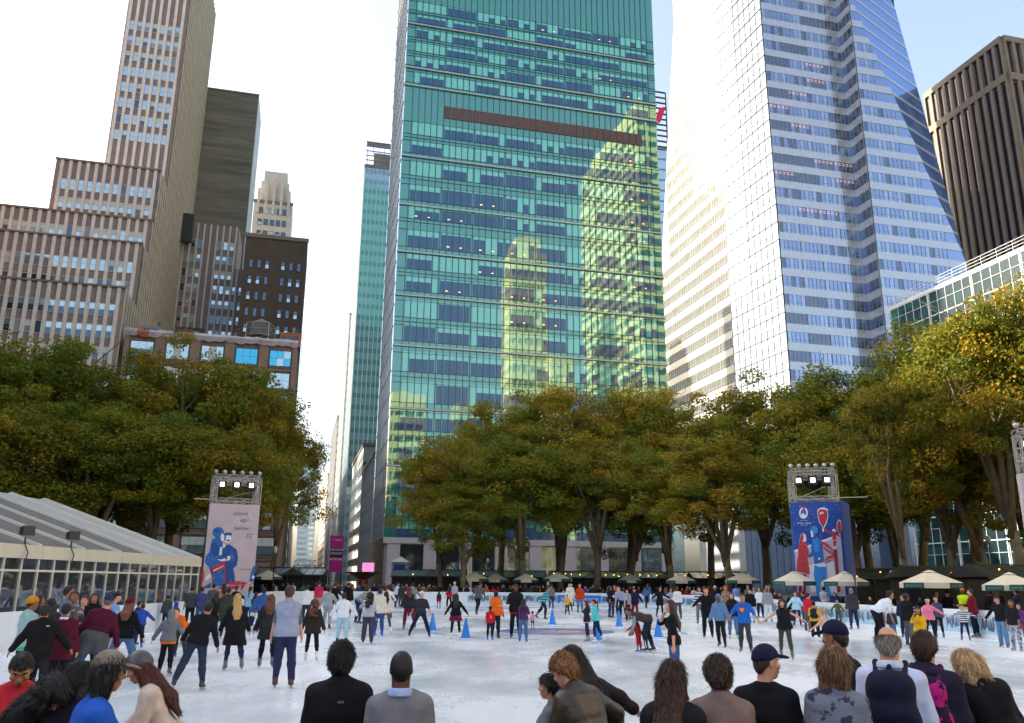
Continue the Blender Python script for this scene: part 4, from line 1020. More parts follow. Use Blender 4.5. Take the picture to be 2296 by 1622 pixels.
# ================================================================== UMBRELLAS
CAN = mat('beige_canopy_cloth', '#cfc5ad', .8, noise=.08, nscale=2); GRN = mat('green_valance', '#10433f', .7, noise=.05); VT = mat('valance_lettering', '#5f9a90', .6, noise=0); POLE = mat('brown_pole', '#4a3a2c', .6)
def umbrella_meshes():
    c = MB(); R_ = 1.75; N = 8
    P_ = lambda r, z, k: (r * math.cos(2 * math.pi * (k + .5) / N), r * math.sin(2 * math.pi * (k + .5) / N), z)
    for k in range(N):
        c.add([P_(.35, 2.86, k), P_(R_, 2.35, k), P_(R_, 2.35, k + 1), P_(.35, 2.86, k + 1)], [(0, 1, 2, 3)], 0)
        c.add([(0, 0, 3.0), P_(.42, 2.88, k), P_(.42, 2.88, k + 1)], [(0, 1, 2)], 0)
        c.add([P_(.35, 2.83, k), P_(R_, 2.32, k), P_(R_, 2.32, k + 1), P_(.35, 2.83, k + 1)], [(3, 2, 1, 0)], 0)
    v = MB()
    for k in range(N):
        v.add([P_(R_, 2.35, k), P_(R_ + .01, 2.08, k), P_(R_ + .01, 2.08, k + 1), P_(R_, 2.35, k + 1)], [(0, 1, 2, 3)], 0 if k % 2 else 1)
        if k % 2 == 0 or True:
            a = 2 * math.pi * (k + 1) / N; rr = R_ * math.cos(math.pi / N) + .02
            if k % 2 == 0: add_text(v, 'BRYANT PARK', .15, Matrix.Translation((rr * math.cos(a), rr * math.sin(a), 2.15)) @ Matrix.Rotation(a + math.pi / 2, 4, 'Z'), 2)
    p = MB(); p.tube([(0, 0, 0), (0, 0, 2.95)], .035, 8); 
    b = MB(); b.lathe([(0, 0), (.42, 0), (.42, .1), (.08, .16), (0, .16)], 16)
    r = MB()
    for k in range(N): r.tube([(0, 0, 2.2), tuple(.97 * q for q in P_(R_, 0, k)[:2]) + (2.34,)], .015, 4)
    return c.mesh('canopy', [CAN]), v.mesh('valance', [CAN, GRN, VT]), p.mesh('pole', [POLE]), b.mesh('base', [FRAMED]), r.mesh('ribs', [POLE])
UM = umbrella_meshes()
UL = [(602, 1278, 66, 'lone beige umbrella right of the pale banner tower'), (1064, 1283, 72, 'first beige umbrella in the row under the middle trees'), (1112, 1286, 60, 'half hidden umbrella behind the first of the middle row'), (1179, 1286, 62, 'third umbrella of the middle row beside the fountain side kiosks'),
      (1250, 1283, 68, 'umbrella with scalloped rim in the middle row'), (1412, 1287, 56, 'small umbrella under the lamps of the glass kiosk'), (1526, 1286, 70, 'umbrella left of a thick trunk behind the far rink corner'), (1664, 1284, 80, 'umbrella lit warm on one side left of the blue banner tower'),
      (1779, 1281, 98, 'umbrella before the left foot of the blue banner tower'), (1893, 1281, 104, 'umbrella before the right foot of the blue banner tower'), (2083, 1278, 132, 'large umbrella behind the yellow vest guard'), (2262, 1283, 118, 'large umbrella near the right edge'), (2330, 1280, 130, 'umbrella cut off by the right edge'), (1590, 1296, 46, 'small shaded umbrella behind the trunks at the far corner')]
UY = {602: 83, 1112: 90, 1412: 90, 1526: 80, 1664: 74, 1779: 55, 1893: 52.5, 2083: 42, 2262: 39.5, 2330: 37, 1590: 96}
for x, y, w_, lab in UL:
    Y = UY.get(x, 87); p = at_y(x, y, Y); t = empty('patio_umbrella', (p.x, p.y, -.05), lab, 'umbrella', 'beige patio umbrellas around the rink', random.Random(x).uniform(-.2, .2) + math.atan2(p.y, p.x) - math.pi / 2)
    s = (p.z + .05) / 3.0; r_ = w_ * Y * .967 / FPX / 3.5; t.scale = (r_, r_, s)
    for nm, me in zip(('canopy', 'valance', 'pole', 'base', 'ribs'), UM): link(nm, me, t)

# ================================================================== GLASS KIOSKS, LAMPS, FOUNTAIN, STREET THINGS
KG = glass('kiosk_roof_glass', '#9aa295', .35, .08, .02, .6, '#3f4238'); KD = mat('dark_green_frame', '#1c2620', .5, noise=.1); KIN = mat('kiosk_front', '#1b1813', .7, noise=.3); BULB = mat('warm_bulb', '#ffb45a', .4, noise=0, emit=4.0, ecol='#ff9a3c')
def kiosk(x, Y, w, label, h=2.55, ridge=3.25, dep=4.0, lights=0):
    p = at_y(x, 1300, Y); O = Vector((p.x, p.y, 0)); t = empty('glass_kiosk', O + Vector((w / 2, dep / 2, 0)), label, 'kiosk', 'glass roofed kiosks behind the rink')
    f = frame(O, Vector((1, .04, 0)).normalized())
    b = MB(f); b.box(0, w, 0, dep, 0, h); b.T = None; b.build('wall', [KIN], t)
    b = MB(f); b.add([(-.2, -.3, h), (w + .2, -.3, h), (w + .2, dep / 2, ridge), (-.2, dep / 2, ridge), (-.2, dep + .3, h), (w + .2, dep + .3, h)], [(0, 1, 2, 3), (3, 2, 5, 4), (0, 3, 4), (1, 5, 2)]); 
    g0 = w * .42; b.add([(g0, -.6, h), (g0 + 2.2, -.6, h), (g0 + 1.1, -.6, h + .62), (g0, dep / 2, h), (g0 + 2.2, dep / 2, h), (g0 + 1.1, dep / 2, h + .62)], [(0, 1, 2), (0, 2, 5, 3), (1, 4, 5, 2)]); b.T = None; b.build('roof', [KG], t)
    b = MB(f)
    n = int(w / .8)
    for k in range(n + 1): b.bar((w * k / n, -.3, h + .03), (w * k / n, dep / 2, ridge + .03), .03)
    b.box(-.2, w + .2, -.36, -.3, h - .12, h + .04); b.bar((-.2, dep / 2, ridge + .04), (w + .2, dep / 2, ridge + .04), .06)
    for a_, c_ in (((g0, -.62, h), (g0 + 1.1, -.62, h + .64)), ((g0 + 2.2, -.62, h), (g0 + 1.1, -.62, h + .64)), ((g0 + .55, -.62, h), (g0 + 1.1, -.62, h + .6)), ((g0 + 1.65, -.62, h), (g0 + 1.1, -.62, h + .6)), ((g0 + 1.1, -.62, h), (g0 + 1.1, -.62, h + .6))): b.bar(a_, c_, .035)
    for k in range(5): b.box(w * k / 4 - .05, w * k / 4 + .05, -.32, -.2, 0, h - .1)
    b.T = None; b.build('frame', [KD], t)
    if lights:
        b = MB(); rg = random.Random(int(x))
        for k in range(lights):
            q = f @ Vector((w * (k + .5) / lights + rg.uniform(-.3, .3), -.4 + rg.uniform(0, .2), h + .1 + rg.uniform(0, .35))); b.lathe([(0, -.06), (.045, 0), (0, .05)], 6, 0, q)
        b.build('bulbs', [BULB], t)
kiosk(570, 84, 6.4, 'kiosk with glazed gable left of the magenta street banner')
kiosk(880, 92, 7.5, 'kiosk right of the red fountain bowl', lights=2); kiosk(1062, 95, 8, 'kiosk behind the first middle umbrellas', lights=3); kiosk(1238, 96, 8, 'kiosk with warm bulbs behind the scalloped umbrella', lights=9)
kiosk(1400, 96, 8, 'kiosk hung with bulbs behind the smallest umbrella', lights=8); kiosk(1560, 92, 6, 'kiosk behind the trunks at the far right corner', lights=3); kiosk(1905, 66, 7, 'kiosk with red lamps right of the blue banner tower', lights=5); kiosk(2060, 56, 7, 'kiosk with glowing gable at the right side', lights=9); kiosk(2215, 50, 6, 'kiosk with hanging lamps near the right edge', lights=4)
p = at_y(815, 1283, 86); t = empty('fountain', (p.x, p.y, 0), 'dark red round fountain bowl on a thick stem behind the far rink edge', 'fountain'); z = p.z
FR = mat('red_granite', '#6a3a30', .35, noise=.15, nscale=2)
b = MB(); b.lathe([(0, z - .35), (1.2, z - .25), (1.95, z - .05), (2.0, z), (1.9, z + .02), (1.6, z - .1), (0, z - .16)], 32, 0, (p.x, p.y, 0)); b.lathe([(.35, z - .75), (.8, z - .5), (1.3, z - .26)], 24, 0, (p.x, p.y, 0)); b.build('bowl', [FR], t, True)
b = MB(); b.lathe([(0, 0), (2.4, 0), (2.4, .5), (.9, .6), (.55, 1.0), (.4, z - .75), (.8, z - .5)], 24, 0, (p.x, p.y, 0)); b.build('stem', [FR], t)
p0, p1 = at_y(741, 1201, 138), at_y(766, 1284, 138); t = empty('street_banner', ((p0.x + p1.x) / 2, 138, 0), 'magenta vertical billboard with white lettering beside the cross street', 'billboard')
f = frame((p0.x, 138), (1, 0)); W_ = p1.x - p0.x; b = MB(f); b.box(0, W_, 0, .4, p1.z, p0.z); b.T = None; pn = b.build('board', [mat('magenta_board', '#a8136d', .5, noise=.05)], t)
b = MB(f); zz = p1.z + (p0.z - p1.z) * .40; b.box(0, W_, -.01, 0, zz, zz + (p0.z - p1.z) * .26); b.T = None
for s, zr, sz in (('T · Mobile', .86, .34), ('THE DATA', .585, .44), ('STRONG', .485, .44), ('NETWORK', .33, .40)): add_text(b, s, sz * W_ / 2.0, Matrix.Translation((p0.x + W_ / 2, 138 - .03, p1.z + (p0.z - p1.z) * zr)), 1)
b.build('lettering', [mat('dark_plum_board', '#3a1234', .5, noise=0), AW], pn)
b = MB()
for xx in (.1, W_ - .1): b.tube([(p0.x + xx, 138.2, 0), (p0.x + xx, 138.2, p1.z)], .12, 6)
b.build('post', [KD], t)
p0, p1 = at_y(813, 1262, 140), at_y(838, 1283, 140); t = empty('lit_screen', ((p0.x + p1.x) / 2, 140, 0), 'small glowing pink screen above the fountain bowl', 'screen')
b = MB(); b.box(p0.x, p1.x, 139.9, 140.1, p1.z, p0.z); b.build('screen', [mat('pink_screen', '#ff9ad8', .4, noise=.3, nscale=3, emit=.2)], t); b = MB(); b.tube([((p0.x + p1.x) / 2, 140.1, 0), ((p0.x + p1.x) / 2, 140.1, p1.z)], .15, 6); b.build('post', [KD], t)
b = MB(); a_ = at_y(660, 1268, 118); c_ = at_y(708, 1268, 118); truss(b, (a_.x, 118, a_.z), (c_.x, 118, c_.z), .9, .08, 1.0)
for q in (a_, c_): b.tube([(q.x, 118, 0), (q.x, 118, q.z)], .12, 6)
tag(b.build('street_gantry', [STEEL]), 'pale lattice gantry spanning the cross street', 'gantry')
def lamp(x, y, Y, lab):
    p = at_y(x, y, Y); t = empty('street_lamp', (p.x, p.y, 0), lab, 'street lamp', 'lamp posts in the park'); b = MB(); b.lathe([(.16, 0), (.14, .5), (.06, .7), (.05, p.z - .6), (.09, p.z - .5)], 10, 0, (p.x, p.y, 0)); b.build('post', [KD], t, True)
    b = MB(); b.lathe([(.08, -.5), (.2, -.3), (.2, -.05), (.05, .1), (0, .2)], 10, 0, p); b.build('lantern', [mat('lantern_glass', '#c9c6b8', .3, noise=0)], t, True)
lamp(618, 1228, 80, 'slim lamp post left of the cross street'); lamp(1094, 1255, 110, 'lamp post behind the first middle umbrella'); lamp(1129, 1252, 110, 'lamp post just right of another behind the middle umbrellas'); lamp(2215, 1205, 72, 'lamp post among the trunks near the right edge')
def sign_kiosk(x, y, Y, lab, w, panel):
    p = at_y(x, y, Y); t = empty('sign_kiosk', (p.x, p.y, 0), lab, 'sign kiosk'); z = p.z
    b = MB(); b.box(p.x - w / 2, p.x + w / 2, p.y - w / 2, p.y + w / 2, 0, z - .7); b.build('box', [mat('pale_kiosk', '#b8b2b0', .6)], t)
    b = MB(); b.add([(p.x - w * .6, p.y - w * .6, z - .7), (p.x + w * .6, p.y - w * .6, z - .7), (p.x + w * .6, p.y + w * .6, z - .7), (p.x - w * .6, p.y + w * .6, z - .7), (p.x, p.y, z)], [(3, 2, 1, 0), (0, 1, 4), (1, 2, 4), (2, 3, 4), (3, 0, 4)]); b.build('roof', [mat('pale_kiosk', '#b8b2b0')], t)
    b = MB(); b.box(p.x - w * .36, p.x + w * .36, p.y - w / 2 - .02, p.y - w / 2, z - 2.6, z - .95); b.build('panel', [panel], t)
sign_kiosk(497, 1232, 76, 'pale pointed kiosk with a dark figure sign right of the pale banner', 1.5, BLK); sign_kiosk(899, 1248, 104, 'white pointed kiosk with a blue panel before the green tower base', 1.9, ADB)
def palm(px, w, lab):
    x, y = px; Y = 50.0; p = at_y(x, y, Y); t = empty('potted_palm', (p.x, p.y, 0), lab, 'potted plant', 'potted palms by the rink')
    b = MB(); b.lathe([(0, 0), (.3, 0), (.38, .55), (.34, .55), (0, .5)], 14, 0, (p.x, p.y, 0)); b.build('pot', [KD], t)
    b = MB(); rg = random.Random(int(x)); h0 = .6
    for k in range(34):
        a = rg.uniform(0, 6.28); el = rg.uniform(.35, 1.35); Lf = w * rg.uniform(.7, 1.1); prev = None
        for i in range(7):
            s = i / 6; r = Lf * s * math.cos(el); zz = h0 + Lf * s * math.sin(el) * 1.3 - Lf * .55 * s * s; wd = .09 * math.sin(math.pi * min(1, s * .9 + .1))
            c_ = Vector((p.x + r * math.cos(a), p.y + r * math.sin(a), zz)); sd = Vector((-math.sin(a), math.cos(a), .3)) * wd; cur = (c_ - sd, c_ + sd)
            if prev: b.add([tuple(q) for q in (prev[0], cur[0], cur[1], prev[1])], [(0, 1, 2, 3)])
            prev = cur
    b.build('fronds', [mat('palm_green', '#26351f', .5, noise=.3)], t)
palm(Z5(1400, 200), 1.2, 'dark palm left of the blue banner tower foot'); palm(Z5(2130, 190), 1.4, 'dark palm before the blue banner tower foot'); palm(Z6(650, 340), 1.2, 'low dark shrub behind the right rink boards')
# ================================================================== TREES
BARK = mat('mottled_plane_bark', '#6d6047', .9, noise=.35, nscale=2.2, bump=.02, bscale=6)
def leaf_mat(name, cols, trans=.42):
    m = bpy.data.materials.new(name); m.use_nodes = True; t = m.node_tree; L = t.links.new; p = t.nodes['Principled BSDF']
    at = node(t, 'ShaderNodeAttribute', attribute_name='tone'); oi = node(t, 'ShaderNodeObjectInfo')
    mr = node(t, 'ShaderNodeMapRange'); mr.inputs['To Min'].default_value = -.16; mr.inputs['To Max'].default_value = .16; L(oi.outputs['Random'], mr.inputs['Value'])
    ad = node(t, 'ShaderNodeMath', operation='ADD'); L(at.outputs['Fac'], ad.inputs[0]); L(mr.outputs[0], ad.inputs[1])
    cr = node(t, 'ShaderNodeValToRGB'); els = cr.color_ramp.elements
    for i, c in enumerate(cols):
        el = els[i] if i < 2 else els.new(i / (len(cols) - 1)); el.position = i / (len(cols) - 1); el.color = (*C(c), 1)
    L(ad.outputs[0], cr.inputs[0]); L(cr.outputs[0], p.inputs['Base Color']); p.inputs['Roughness'].default_value = .55; p.inputs['Specular IOR Level'].default_value = .25
    tr = node(t, 'ShaderNodeBsdfTranslucent'); L(cr.outputs[0], tr.inputs['Color'])
    mx = node(t, 'ShaderNodeMixShader'); mx.inputs[0].default_value = trans; L(p.outputs[0], mx.inputs[1]); L(tr.outputs[0], mx.inputs[2])
    L(mx.outputs[0], t.nodes['Material Output'].inputs['Surface']); return m
LEAF = leaf_mat('plane_leaf', ['#55681e', '#6f7c21', '#877f23', '#9c8626', '#a87f28'])
LEAF_SUN = leaf_mat('sunlit_plane_leaf', ['#54621c', '#74761e', '#988622', '#b48a26', '#bc8728'], .45)  # yellower copy of the leaf ramp, sunlight put into the colour
def tree_geo(seed, H=22.0, RAD=7.0, th=6.5, lean=(0, 0), nleaf=42000, lsz=.235, low=.13):
    rg = np.random.default_rng(seed); b = MB()
    top = np.array([lean[0] * th, lean[1] * th, th]); base_r = .42
    mid = top * .5 + np.array([rg.normal(0, .15), rg.normal(0, .15), 0])
    b.tube([(0, 0, -.3), (0.02, 0, .5), mid, top], [base_r * 1.35, base_r, base_r * .85, base_r * .75], 9)
    cc = np.array([lean[0] * H * .6, lean[1] * H * .6, H * (low + 1) / 2]); cr = np.array([RAD, RAD, H * (1 - low) / 2])
    tips = []
    nl = int(rg.integers(4, 6)); a0 = rg.uniform(0, 6.28)
    for i in range(nl):
        a = a0 + 2 * math.pi * i / nl + rg.normal(0, .25); el = rg.uniform(.5, 1.15) if i else 1.4
        dirv = np.array([math.cos(a) * math.cos(el), math.sin(a) * math.cos(el), math.sin(el)])
        end = cc + cr * dirv * rg.uniform(.55, .8); end[2] = max(end[2], th + 2)
        s = top - np.array([0, 0, rg.uniform(0, 1.6)]); m1 = s + (end - s) * .4 + rg.normal(0, .5, 3) + np.array([0, 0, .8]); 
        pts = [s, m1, s + (end - s) * .72 + rg.normal(0, .5, 3), end]
        b.tube(pts, [.30, .2, .13, .05], 7); tips.append(end)
        for j in range(6):
            q = pts[1] + (end - pts[1]) * rg.uniform(.0, .95); d = rg.normal(0, 1, 3); d[2] = d[2] * .5 + .25; d /= np.linalg.norm(d)
            e_ = q + d * rg.uniform(.3, .62) * RAD; e_ = cc + np.clip((e_ - cc) / cr, -.95, .95) * cr
            mm = q + (e_ - q) * .5 + rg.normal(0, .35, 3)
            b.tube([q, mm, e_], [.11, .07, .025], 5); tips.append(e_)
            for k in range(2):
                q2 = mm + (e_ - mm) * rg.uniform(0, .8); e3 = q2 + rg.normal(0, 1, 3) * 1.3 + d; b.tube([q2, (q2 + e3) / 2 + rg.normal(0, .2, 3), e3], [.05, .03, .012], 4); tips.append(e3)
    tips = np.array(tips); nrm_ = np.linalg.norm((tips - cc) / cr, axis=1)[:, None]; tips = cc + (tips - cc) * np.minimum(1, .86 / np.maximum(nrm_, 1e-6))
    n2 = 60; v = rg.normal(0, 1, (n2, 3)); v /= np.linalg.norm(v, axis=1)[:, None]; v[:, 2] = np.where(v[:, 2] < -.35, -v[:, 2], v[:, 2])
    shell = cc + cr * v * rg.uniform(.6, .97, (n2, 1))
    cl = np.concatenate([tips, shell]); nc = len(cl)
    wts = rg.uniform(.5, 1.5, nc); wts /= wts.sum(); ci = rg.choice(nc, nleaf, p=wts)
    crad = rg.uniform(.75, 1.65, nc) * RAD / 7; ctone = rg.normal(.42, .17, nc)
    u = rg.normal(0, 1, (nleaf, 3)); u /= np.linalg.norm(u, axis=1)[:, None]
    pos = cl[ci] + u * (crad[ci] * rg.uniform(.25, 1.0, nleaf) ** .6)[:, None] * np.array([1.15, 1.15, .72])
    nr = u * .6 + rg.normal(0, .6, (nleaf, 3)) + np.array([0, 0, .55]); nr /= np.linalg.norm(nr, axis=1)[:, None]
    t1 = np.cross(nr, rg.normal(0, 1, (nleaf, 3))); t1 /= np.linalg.norm(t1, axis=1)[:, None]; t2 = np.cross(nr, t1)
    sz = lsz * rg.uniform(.55, 1.25, nleaf)[:, None]
    V = np.stack([pos + t1 * sz * .6, pos + t2 * sz * .42 + nr * sz * .1, pos - t1 * sz * .6, pos - t2 * sz * .42 + nr * sz * .1], 1).reshape(-1, 3)
    F = np.arange(nleaf * 4).reshape(-1, 4)
    tone = np.repeat(np.clip(ctone[ci] + rg.normal(0, .09, nleaf), 0, 1), 4).astype(np.float32)
    return b, V, F, tone
def tree_meshes(seed, leaf, **kw):
    b, V, F, tone = tree_geo(seed, **kw)
    tm = b.mesh('trunk', [BARK], True); cm = np_mesh('crown', V, F, [leaf])
    a = cm.attributes.new('tone', 'FLOAT', 'POINT'); a.data.foreach_set('value', tone)
    return tm, cm
TV = [tree_meshes(31 + k, LEAF, lean=l, nleaf=(42000, 29000, 38000, 27000, 33000)[k]) for k, l in enumerate(((.05, 0), (-.12, .05), (.1, .08), (-.03, -.08), (.16, 0)))]
TG_ = [tree_meshes(61 + k, LEAF_SUN, lean=l, nleaf=25000, lsz=.235) for k, l in enumerate(((-.14, 0), (.12, .05)))]
def tree(x, y, Y, r, v, label, rz, sun_leaf=False, group='plane trees around the park'):
    p = at_y(x, y, Y); b = Vector((p.x, p.y, 0)); 
    t = empty('plane_tree', b, label, 'tree', group, rz); h = p.z
    t.scale = (r / 6.5, r / 6.5, h / 20.2)
    tm, cm = (TG_ if sun_leaf else TV)[v]
    link('trunk', tm, t); link('crown', cm, t)
TREES = [
    (40, 782, 74, 8.0, 0, 'tall dark tree at the left edge behind the tent'), (165, 800, 78, 7.5, 1, 'dense tree second from the left edge behind the tent roof'),
    (300, 822, 84, 7.2, 2, 'dark crown in front of the left corner of the loft building'), (425, 808, 82, 7.4, 3, 'yellow green tree topping the left group under the loft windows'),
    (520, 832, 88, 7.2, 4, 'rounded tree right behind the pale banner tower'), (570, 900, 84, 5.2, 0, 'smaller tree between the banner tower and the cross street'),
    (628, 962, 86, 4.6, 1, 'last tree of the left group with ragged edge over the cross street'),
    (90, 900, 62, 6.4, 2, 'lower front tree rising over the left end of the tent roof'), (240, 925, 66, 6.4, 3, 'lower front tree over the middle of the tent roof'),
    (400, 940, 70, 6.4, 4, 'lower front tree left of the pale banner tower'), (555, 985, 72, 5.4, 0, 'lower front tree just right of the pale banner tower truss'),
    (1000, 1010, 90, 4.6, 1, 'leftmost tree before the green tower'), (1055, 975, 96, 5.2, 2, 'slim topped tree before the left third of the green tower'),
    (1120, 908, 100, 7.0, 3, 'tall ochre tree before the middle of the green tower'), (1250, 884, 102, 7.4, 4, 'tallest tree before the green tower under the reflected tan tower'),
    (1400, 880, 100, 7.4, 0, 'broad ochre tree before the right edge of the green tower'), (1490, 925, 98, 6.0, 1, 'tree filling the gap between the green tower and the white tower'),
    (1180, 985, 88, 6.2, 2, 'lower front tree before the middle of the green tower'), (1330, 975, 88, 6.4, 3, 'lower front tree before the right half of the green tower'),
    (1045, 1085, 84, 4.8, 4, 'low bushy tree hanging over the kiosk umbrellas'),
    (1570, 915, 92, 7.0, 2, 'tree at the foot of the white facade'), (1690, 884, 88, 7.4, 3, 'bright topped tree below the white facade'),
    (1810, 872, 84, 7.2, 4, 'dense tree below the corner of the white tower'), (1910, 845, 82, 7.4, 0, 'tree below the notch of the white tower'),
    (2010, 790, 82, 7.6, 1, 'tall dark tree against the white gridded block'), (2110, 775, 78, 7.4, 2, 'tall tree before the right part of the gridded block'),
    (1620, 1000, 76, 6.0, 0, 'lower front tree left of the blue banner tower'), (1770, 985, 74, 6.2, 1, 'lower front tree behind the blue banner tower truss'),
    (1900, 960, 70, 6.0, 4, 'lower front tree right above the blue banner tower'), (2085, 905, 66, 5.6, 0, 'low tree between the small sunlit tree and the gridded block'), (2180, 930, 64, 5.8, 2, 'low dark tree before the gridded block near the right edge'), (1990, 985, 72, 5.4, 1, 'low tree beside the right foot of the blue banner tower'), (1500, 1010, 84, 5.6, 2, 'lower front tree below the gap between the two glass towers'), (1400, 1010, 92, 5.8, 4, 'lower tree behind the smallest umbrella'), (1250, 1010, 92, 5.8, 1, 'lower tree behind the scalloped umbrella'), (330, 980, 76, 5.8, 1, 'low tree behind the tent roof ridge'), (2260, 840, 66, 7.0, 3, 'dark tree behind the sunlit tree at the right edge')]
rt = random.Random(2)
for x, y, Y, r, v, lab in TREES: tree(x, y, Y, r, v, lab, rt.uniform(0, 6.28))
tree(2225, 738, 58, 6.0, 0, 'large sunlit golden tree towering at the right edge', 0.2, True)
tree(2325, 672, 55, 5.6, 1, 'sunlit golden tree cut off by the right edge of the picture', 2.0, True)
tree(1990, 885, 60, 3.8, 1, 'small sunlit golden tree right of the blue banner tower', 3.6, True)
# ================================================================== PEOPLE: distance-field bodies and clothes, meshed in numpy
def rx(a): c, s = math.cos(a), math.sin(a); return np.array([[1, 0, 0], [0, c, -s], [0, s, c]])
def ry(a): c, s = math.cos(a), math.sin(a); return np.array([[c, 0, s], [0, 1, 0], [-s, 0, c]])
def rz(a): c, s = math.cos(a), math.sin(a); return np.array([[c, -s, 0], [s, c, 0], [0, 0, 1]])
A_ = lambda *v: np.array(v, float)
class Field:
    """primitives: ('c', a, b, ra, rb) rounded cone, ('e', centre, radii, R) ellipsoid; clips: functions of P"""
    def __init__(s, k=.04): s.p = []; s.k = k; s.cl = []; s.sub = []
    def cone(s, a, b, ra, rb=None, k=None): s.p.append(('c', A_(*a), A_(*b), ra, ra if rb is None else rb, k)); return s
    def ell(s, c, r, M=None, k=None): s.p.append(('e', A_(*c), A_(*r), np.eye(3) if M is None else M, None, k)); return s
    def mesh(s, res, wob=0.0, seed=0):
        lo = np.full(3, 1e9); hi = -lo
        for q in s.p:
            if q[0] == 'c': r = max(q[3], q[4]); lo = np.minimum(lo, np.minimum(q[1], q[2]) - r); hi = np.maximum(hi, np.maximum(q[1], q[2]) + r)
            else: r = max(q[2]); lo = np.minimum(lo, q[1] - r); hi = np.maximum(hi, q[1] + r)
        lo = lo - 2.5 * res - .02; hi = hi + 2.5 * res + .02
        n = np.ceil((hi - lo) / res).astype(int) + 1
        ax = [lo[i] + res * np.arange(n[i]) for i in range(3)]
        D = np.full(n, .5, np.float32)
        for q in s.p:
            k = s.k if q[5] is None else q[5]
            if q[0] == 'c': r = max(q[3], q[4]); a, b = np.minimum(q[1], q[2]) - r, np.maximum(q[1], q[2]) + r
            else: r = max(q[2]); a, b = q[1] - r, q[1] + r
            m = k + 2.2 * res
            i0 = np.maximum(0, ((a - m - lo) / res).astype(int)); i1 = np.minimum(n, ((b + m - lo) / res).astype(int) + 2)
            sl = tuple(slice(i0[i], i1[i]) for i in range(3))
            X, Y, Z = (ax[0][sl[0]][:, None, None].astype(np.float32), ax[1][sl[1]][None, :, None].astype(np.float32), ax[2][sl[2]][None, None, :].astype(np.float32))
            if q[0] == 'c':
                pa = (X - q[1][0], Y - q[1][1], Z - q[1][2]); ba = q[2] - q[1]; bb = max(1e-9, ba @ ba)
                t = np.clip((pa[0] * ba[0] + pa[1] * ba[1] + pa[2] * ba[2]) / bb, 0, 1)
                d = np.sqrt((pa[0] - t * ba[0]) ** 2 + (pa[1] - t * ba[1]) ** 2 + (pa[2] - t * ba[2]) ** 2) - (q[3] + (q[4] - q[3]) * t)
            else:
                M = q[3].T; px, py, pz = X - q[1][0], Y - q[1][1], Z - q[1][2]
                l = [(M[i, 0] * px + M[i, 1] * py + M[i, 2] * pz) / q[2][i] for i in range(3)]
                kk = np.sqrt(l[0] ** 2 + l[1] ** 2 + l[2] ** 2); g = np.sqrt((l[0] / q[2][0]) ** 2 + (l[1] / q[2][1]) ** 2 + (l[2] / q[2][2]) ** 2)
                d = kk * (kk - 1) / np.maximum(g, 1e-6)
            o = D[sl]; h = np.maximum(k - np.abs(o - d), 0) / k; D[sl] = np.minimum(o, d) - h * h * k * .25
        X, Y, Z = ax[0][:, None, None], ax[1][None, :, None], ax[2][None, None, :]
        if wob:
            rg = np.random.default_rng(seed)
            for f in (9, 17, 30):
                w1, w2 = rg.normal(0, 1, 3), rg.normal(0, 1, 3); p1, p2 = rg.uniform(0, 6, 2)
                w1 *= f / np.linalg.norm(w1); w2 *= f / np.linalg.norm(w2)
                D += (wob * 9 / f * np.sin(w1[0] * X + w1[1] * Y + w1[2] * Z + p1) * np.sin(w2[0] * X + w2[1] * Y + w2[2] * Z + p2)).astype(np.float32)
        for f in s.cl: D = np.maximum(D, f(X, Y, Z).astype(np.float32))
        return surfnet(D, lo, res)
def surfnet(D, lo, res):
    n = D.shape; S_ = D < 0
    c = np.zeros(tuple(k - 1 for k in n), np.int8)
    for i in (0, 1):
        for j in (0, 1):
            for k in (0, 1): c += S_[i:n[0] - 1 + i, j:n[1] - 1 + j, k:n[2] - 1 + k]
    idx = np.argwhere((c > 0) & (c < 8))
    if len(idx) == 0: return np.zeros((0, 3)), np.zeros((0, 4), int)
    ids = np.full(c.shape, -1, np.int32); ids[tuple(idx.T)] = np.arange(len(idx))
    acc = np.zeros((len(idx), 3)); cnt = np.zeros(len(idx))
    cor = [(i, j, k) for i in (0, 1) for j in (0, 1) for k in (0, 1)]
    val = {q: D[tuple((idx + q).T)] for q in cor}
    for q in cor:
        for a in range(3):
            if q[a]: continue
            r = tuple(q[b] + (b == a) for b in range(3)); va, vb = val[q], val[r]; m = (va < 0) != (vb < 0)
            t = va[m] / (va[m] - vb[m]); p = np.tile(np.array(q, float), (m.sum(), 1)); p[:, a] += t; acc[m] += p; cnt[m] += 1
    V = lo + res * (idx + acc / np.maximum(cnt, 1)[:, None]); F = []
    for a in range(3):
        b, d = (a + 1) % 3, (a + 2) % 3
        s0 = [slice(1, -1)] * 3; s0[a] = slice(0, -1); s1 = list(s0); s1[a] = slice(1, None)
        A0, A1 = S_[tuple(s0)], S_[tuple(s1)]
        for flip in (0, 1):
            w = np.argwhere((A0 & ~A1) if not flip else (~A0 & A1))
            if not len(w): continue
            off = np.ones(3, int); off[a] = 0; w = w + off
            eb = np.zeros(3, int); eb[b] = 1; ed = np.zeros(3, int); ed[d] = 1
            q = np.stack([ids[tuple((w - eb - ed).T)], ids[tuple((w - ed).T)], ids[tuple(w.T)], ids[tuple((w - eb).T)]], 1)
            F.append(q[:, ::-1] if flip else q)
    F = np.concatenate(F); return V, F[(F >= 0).all(1)]

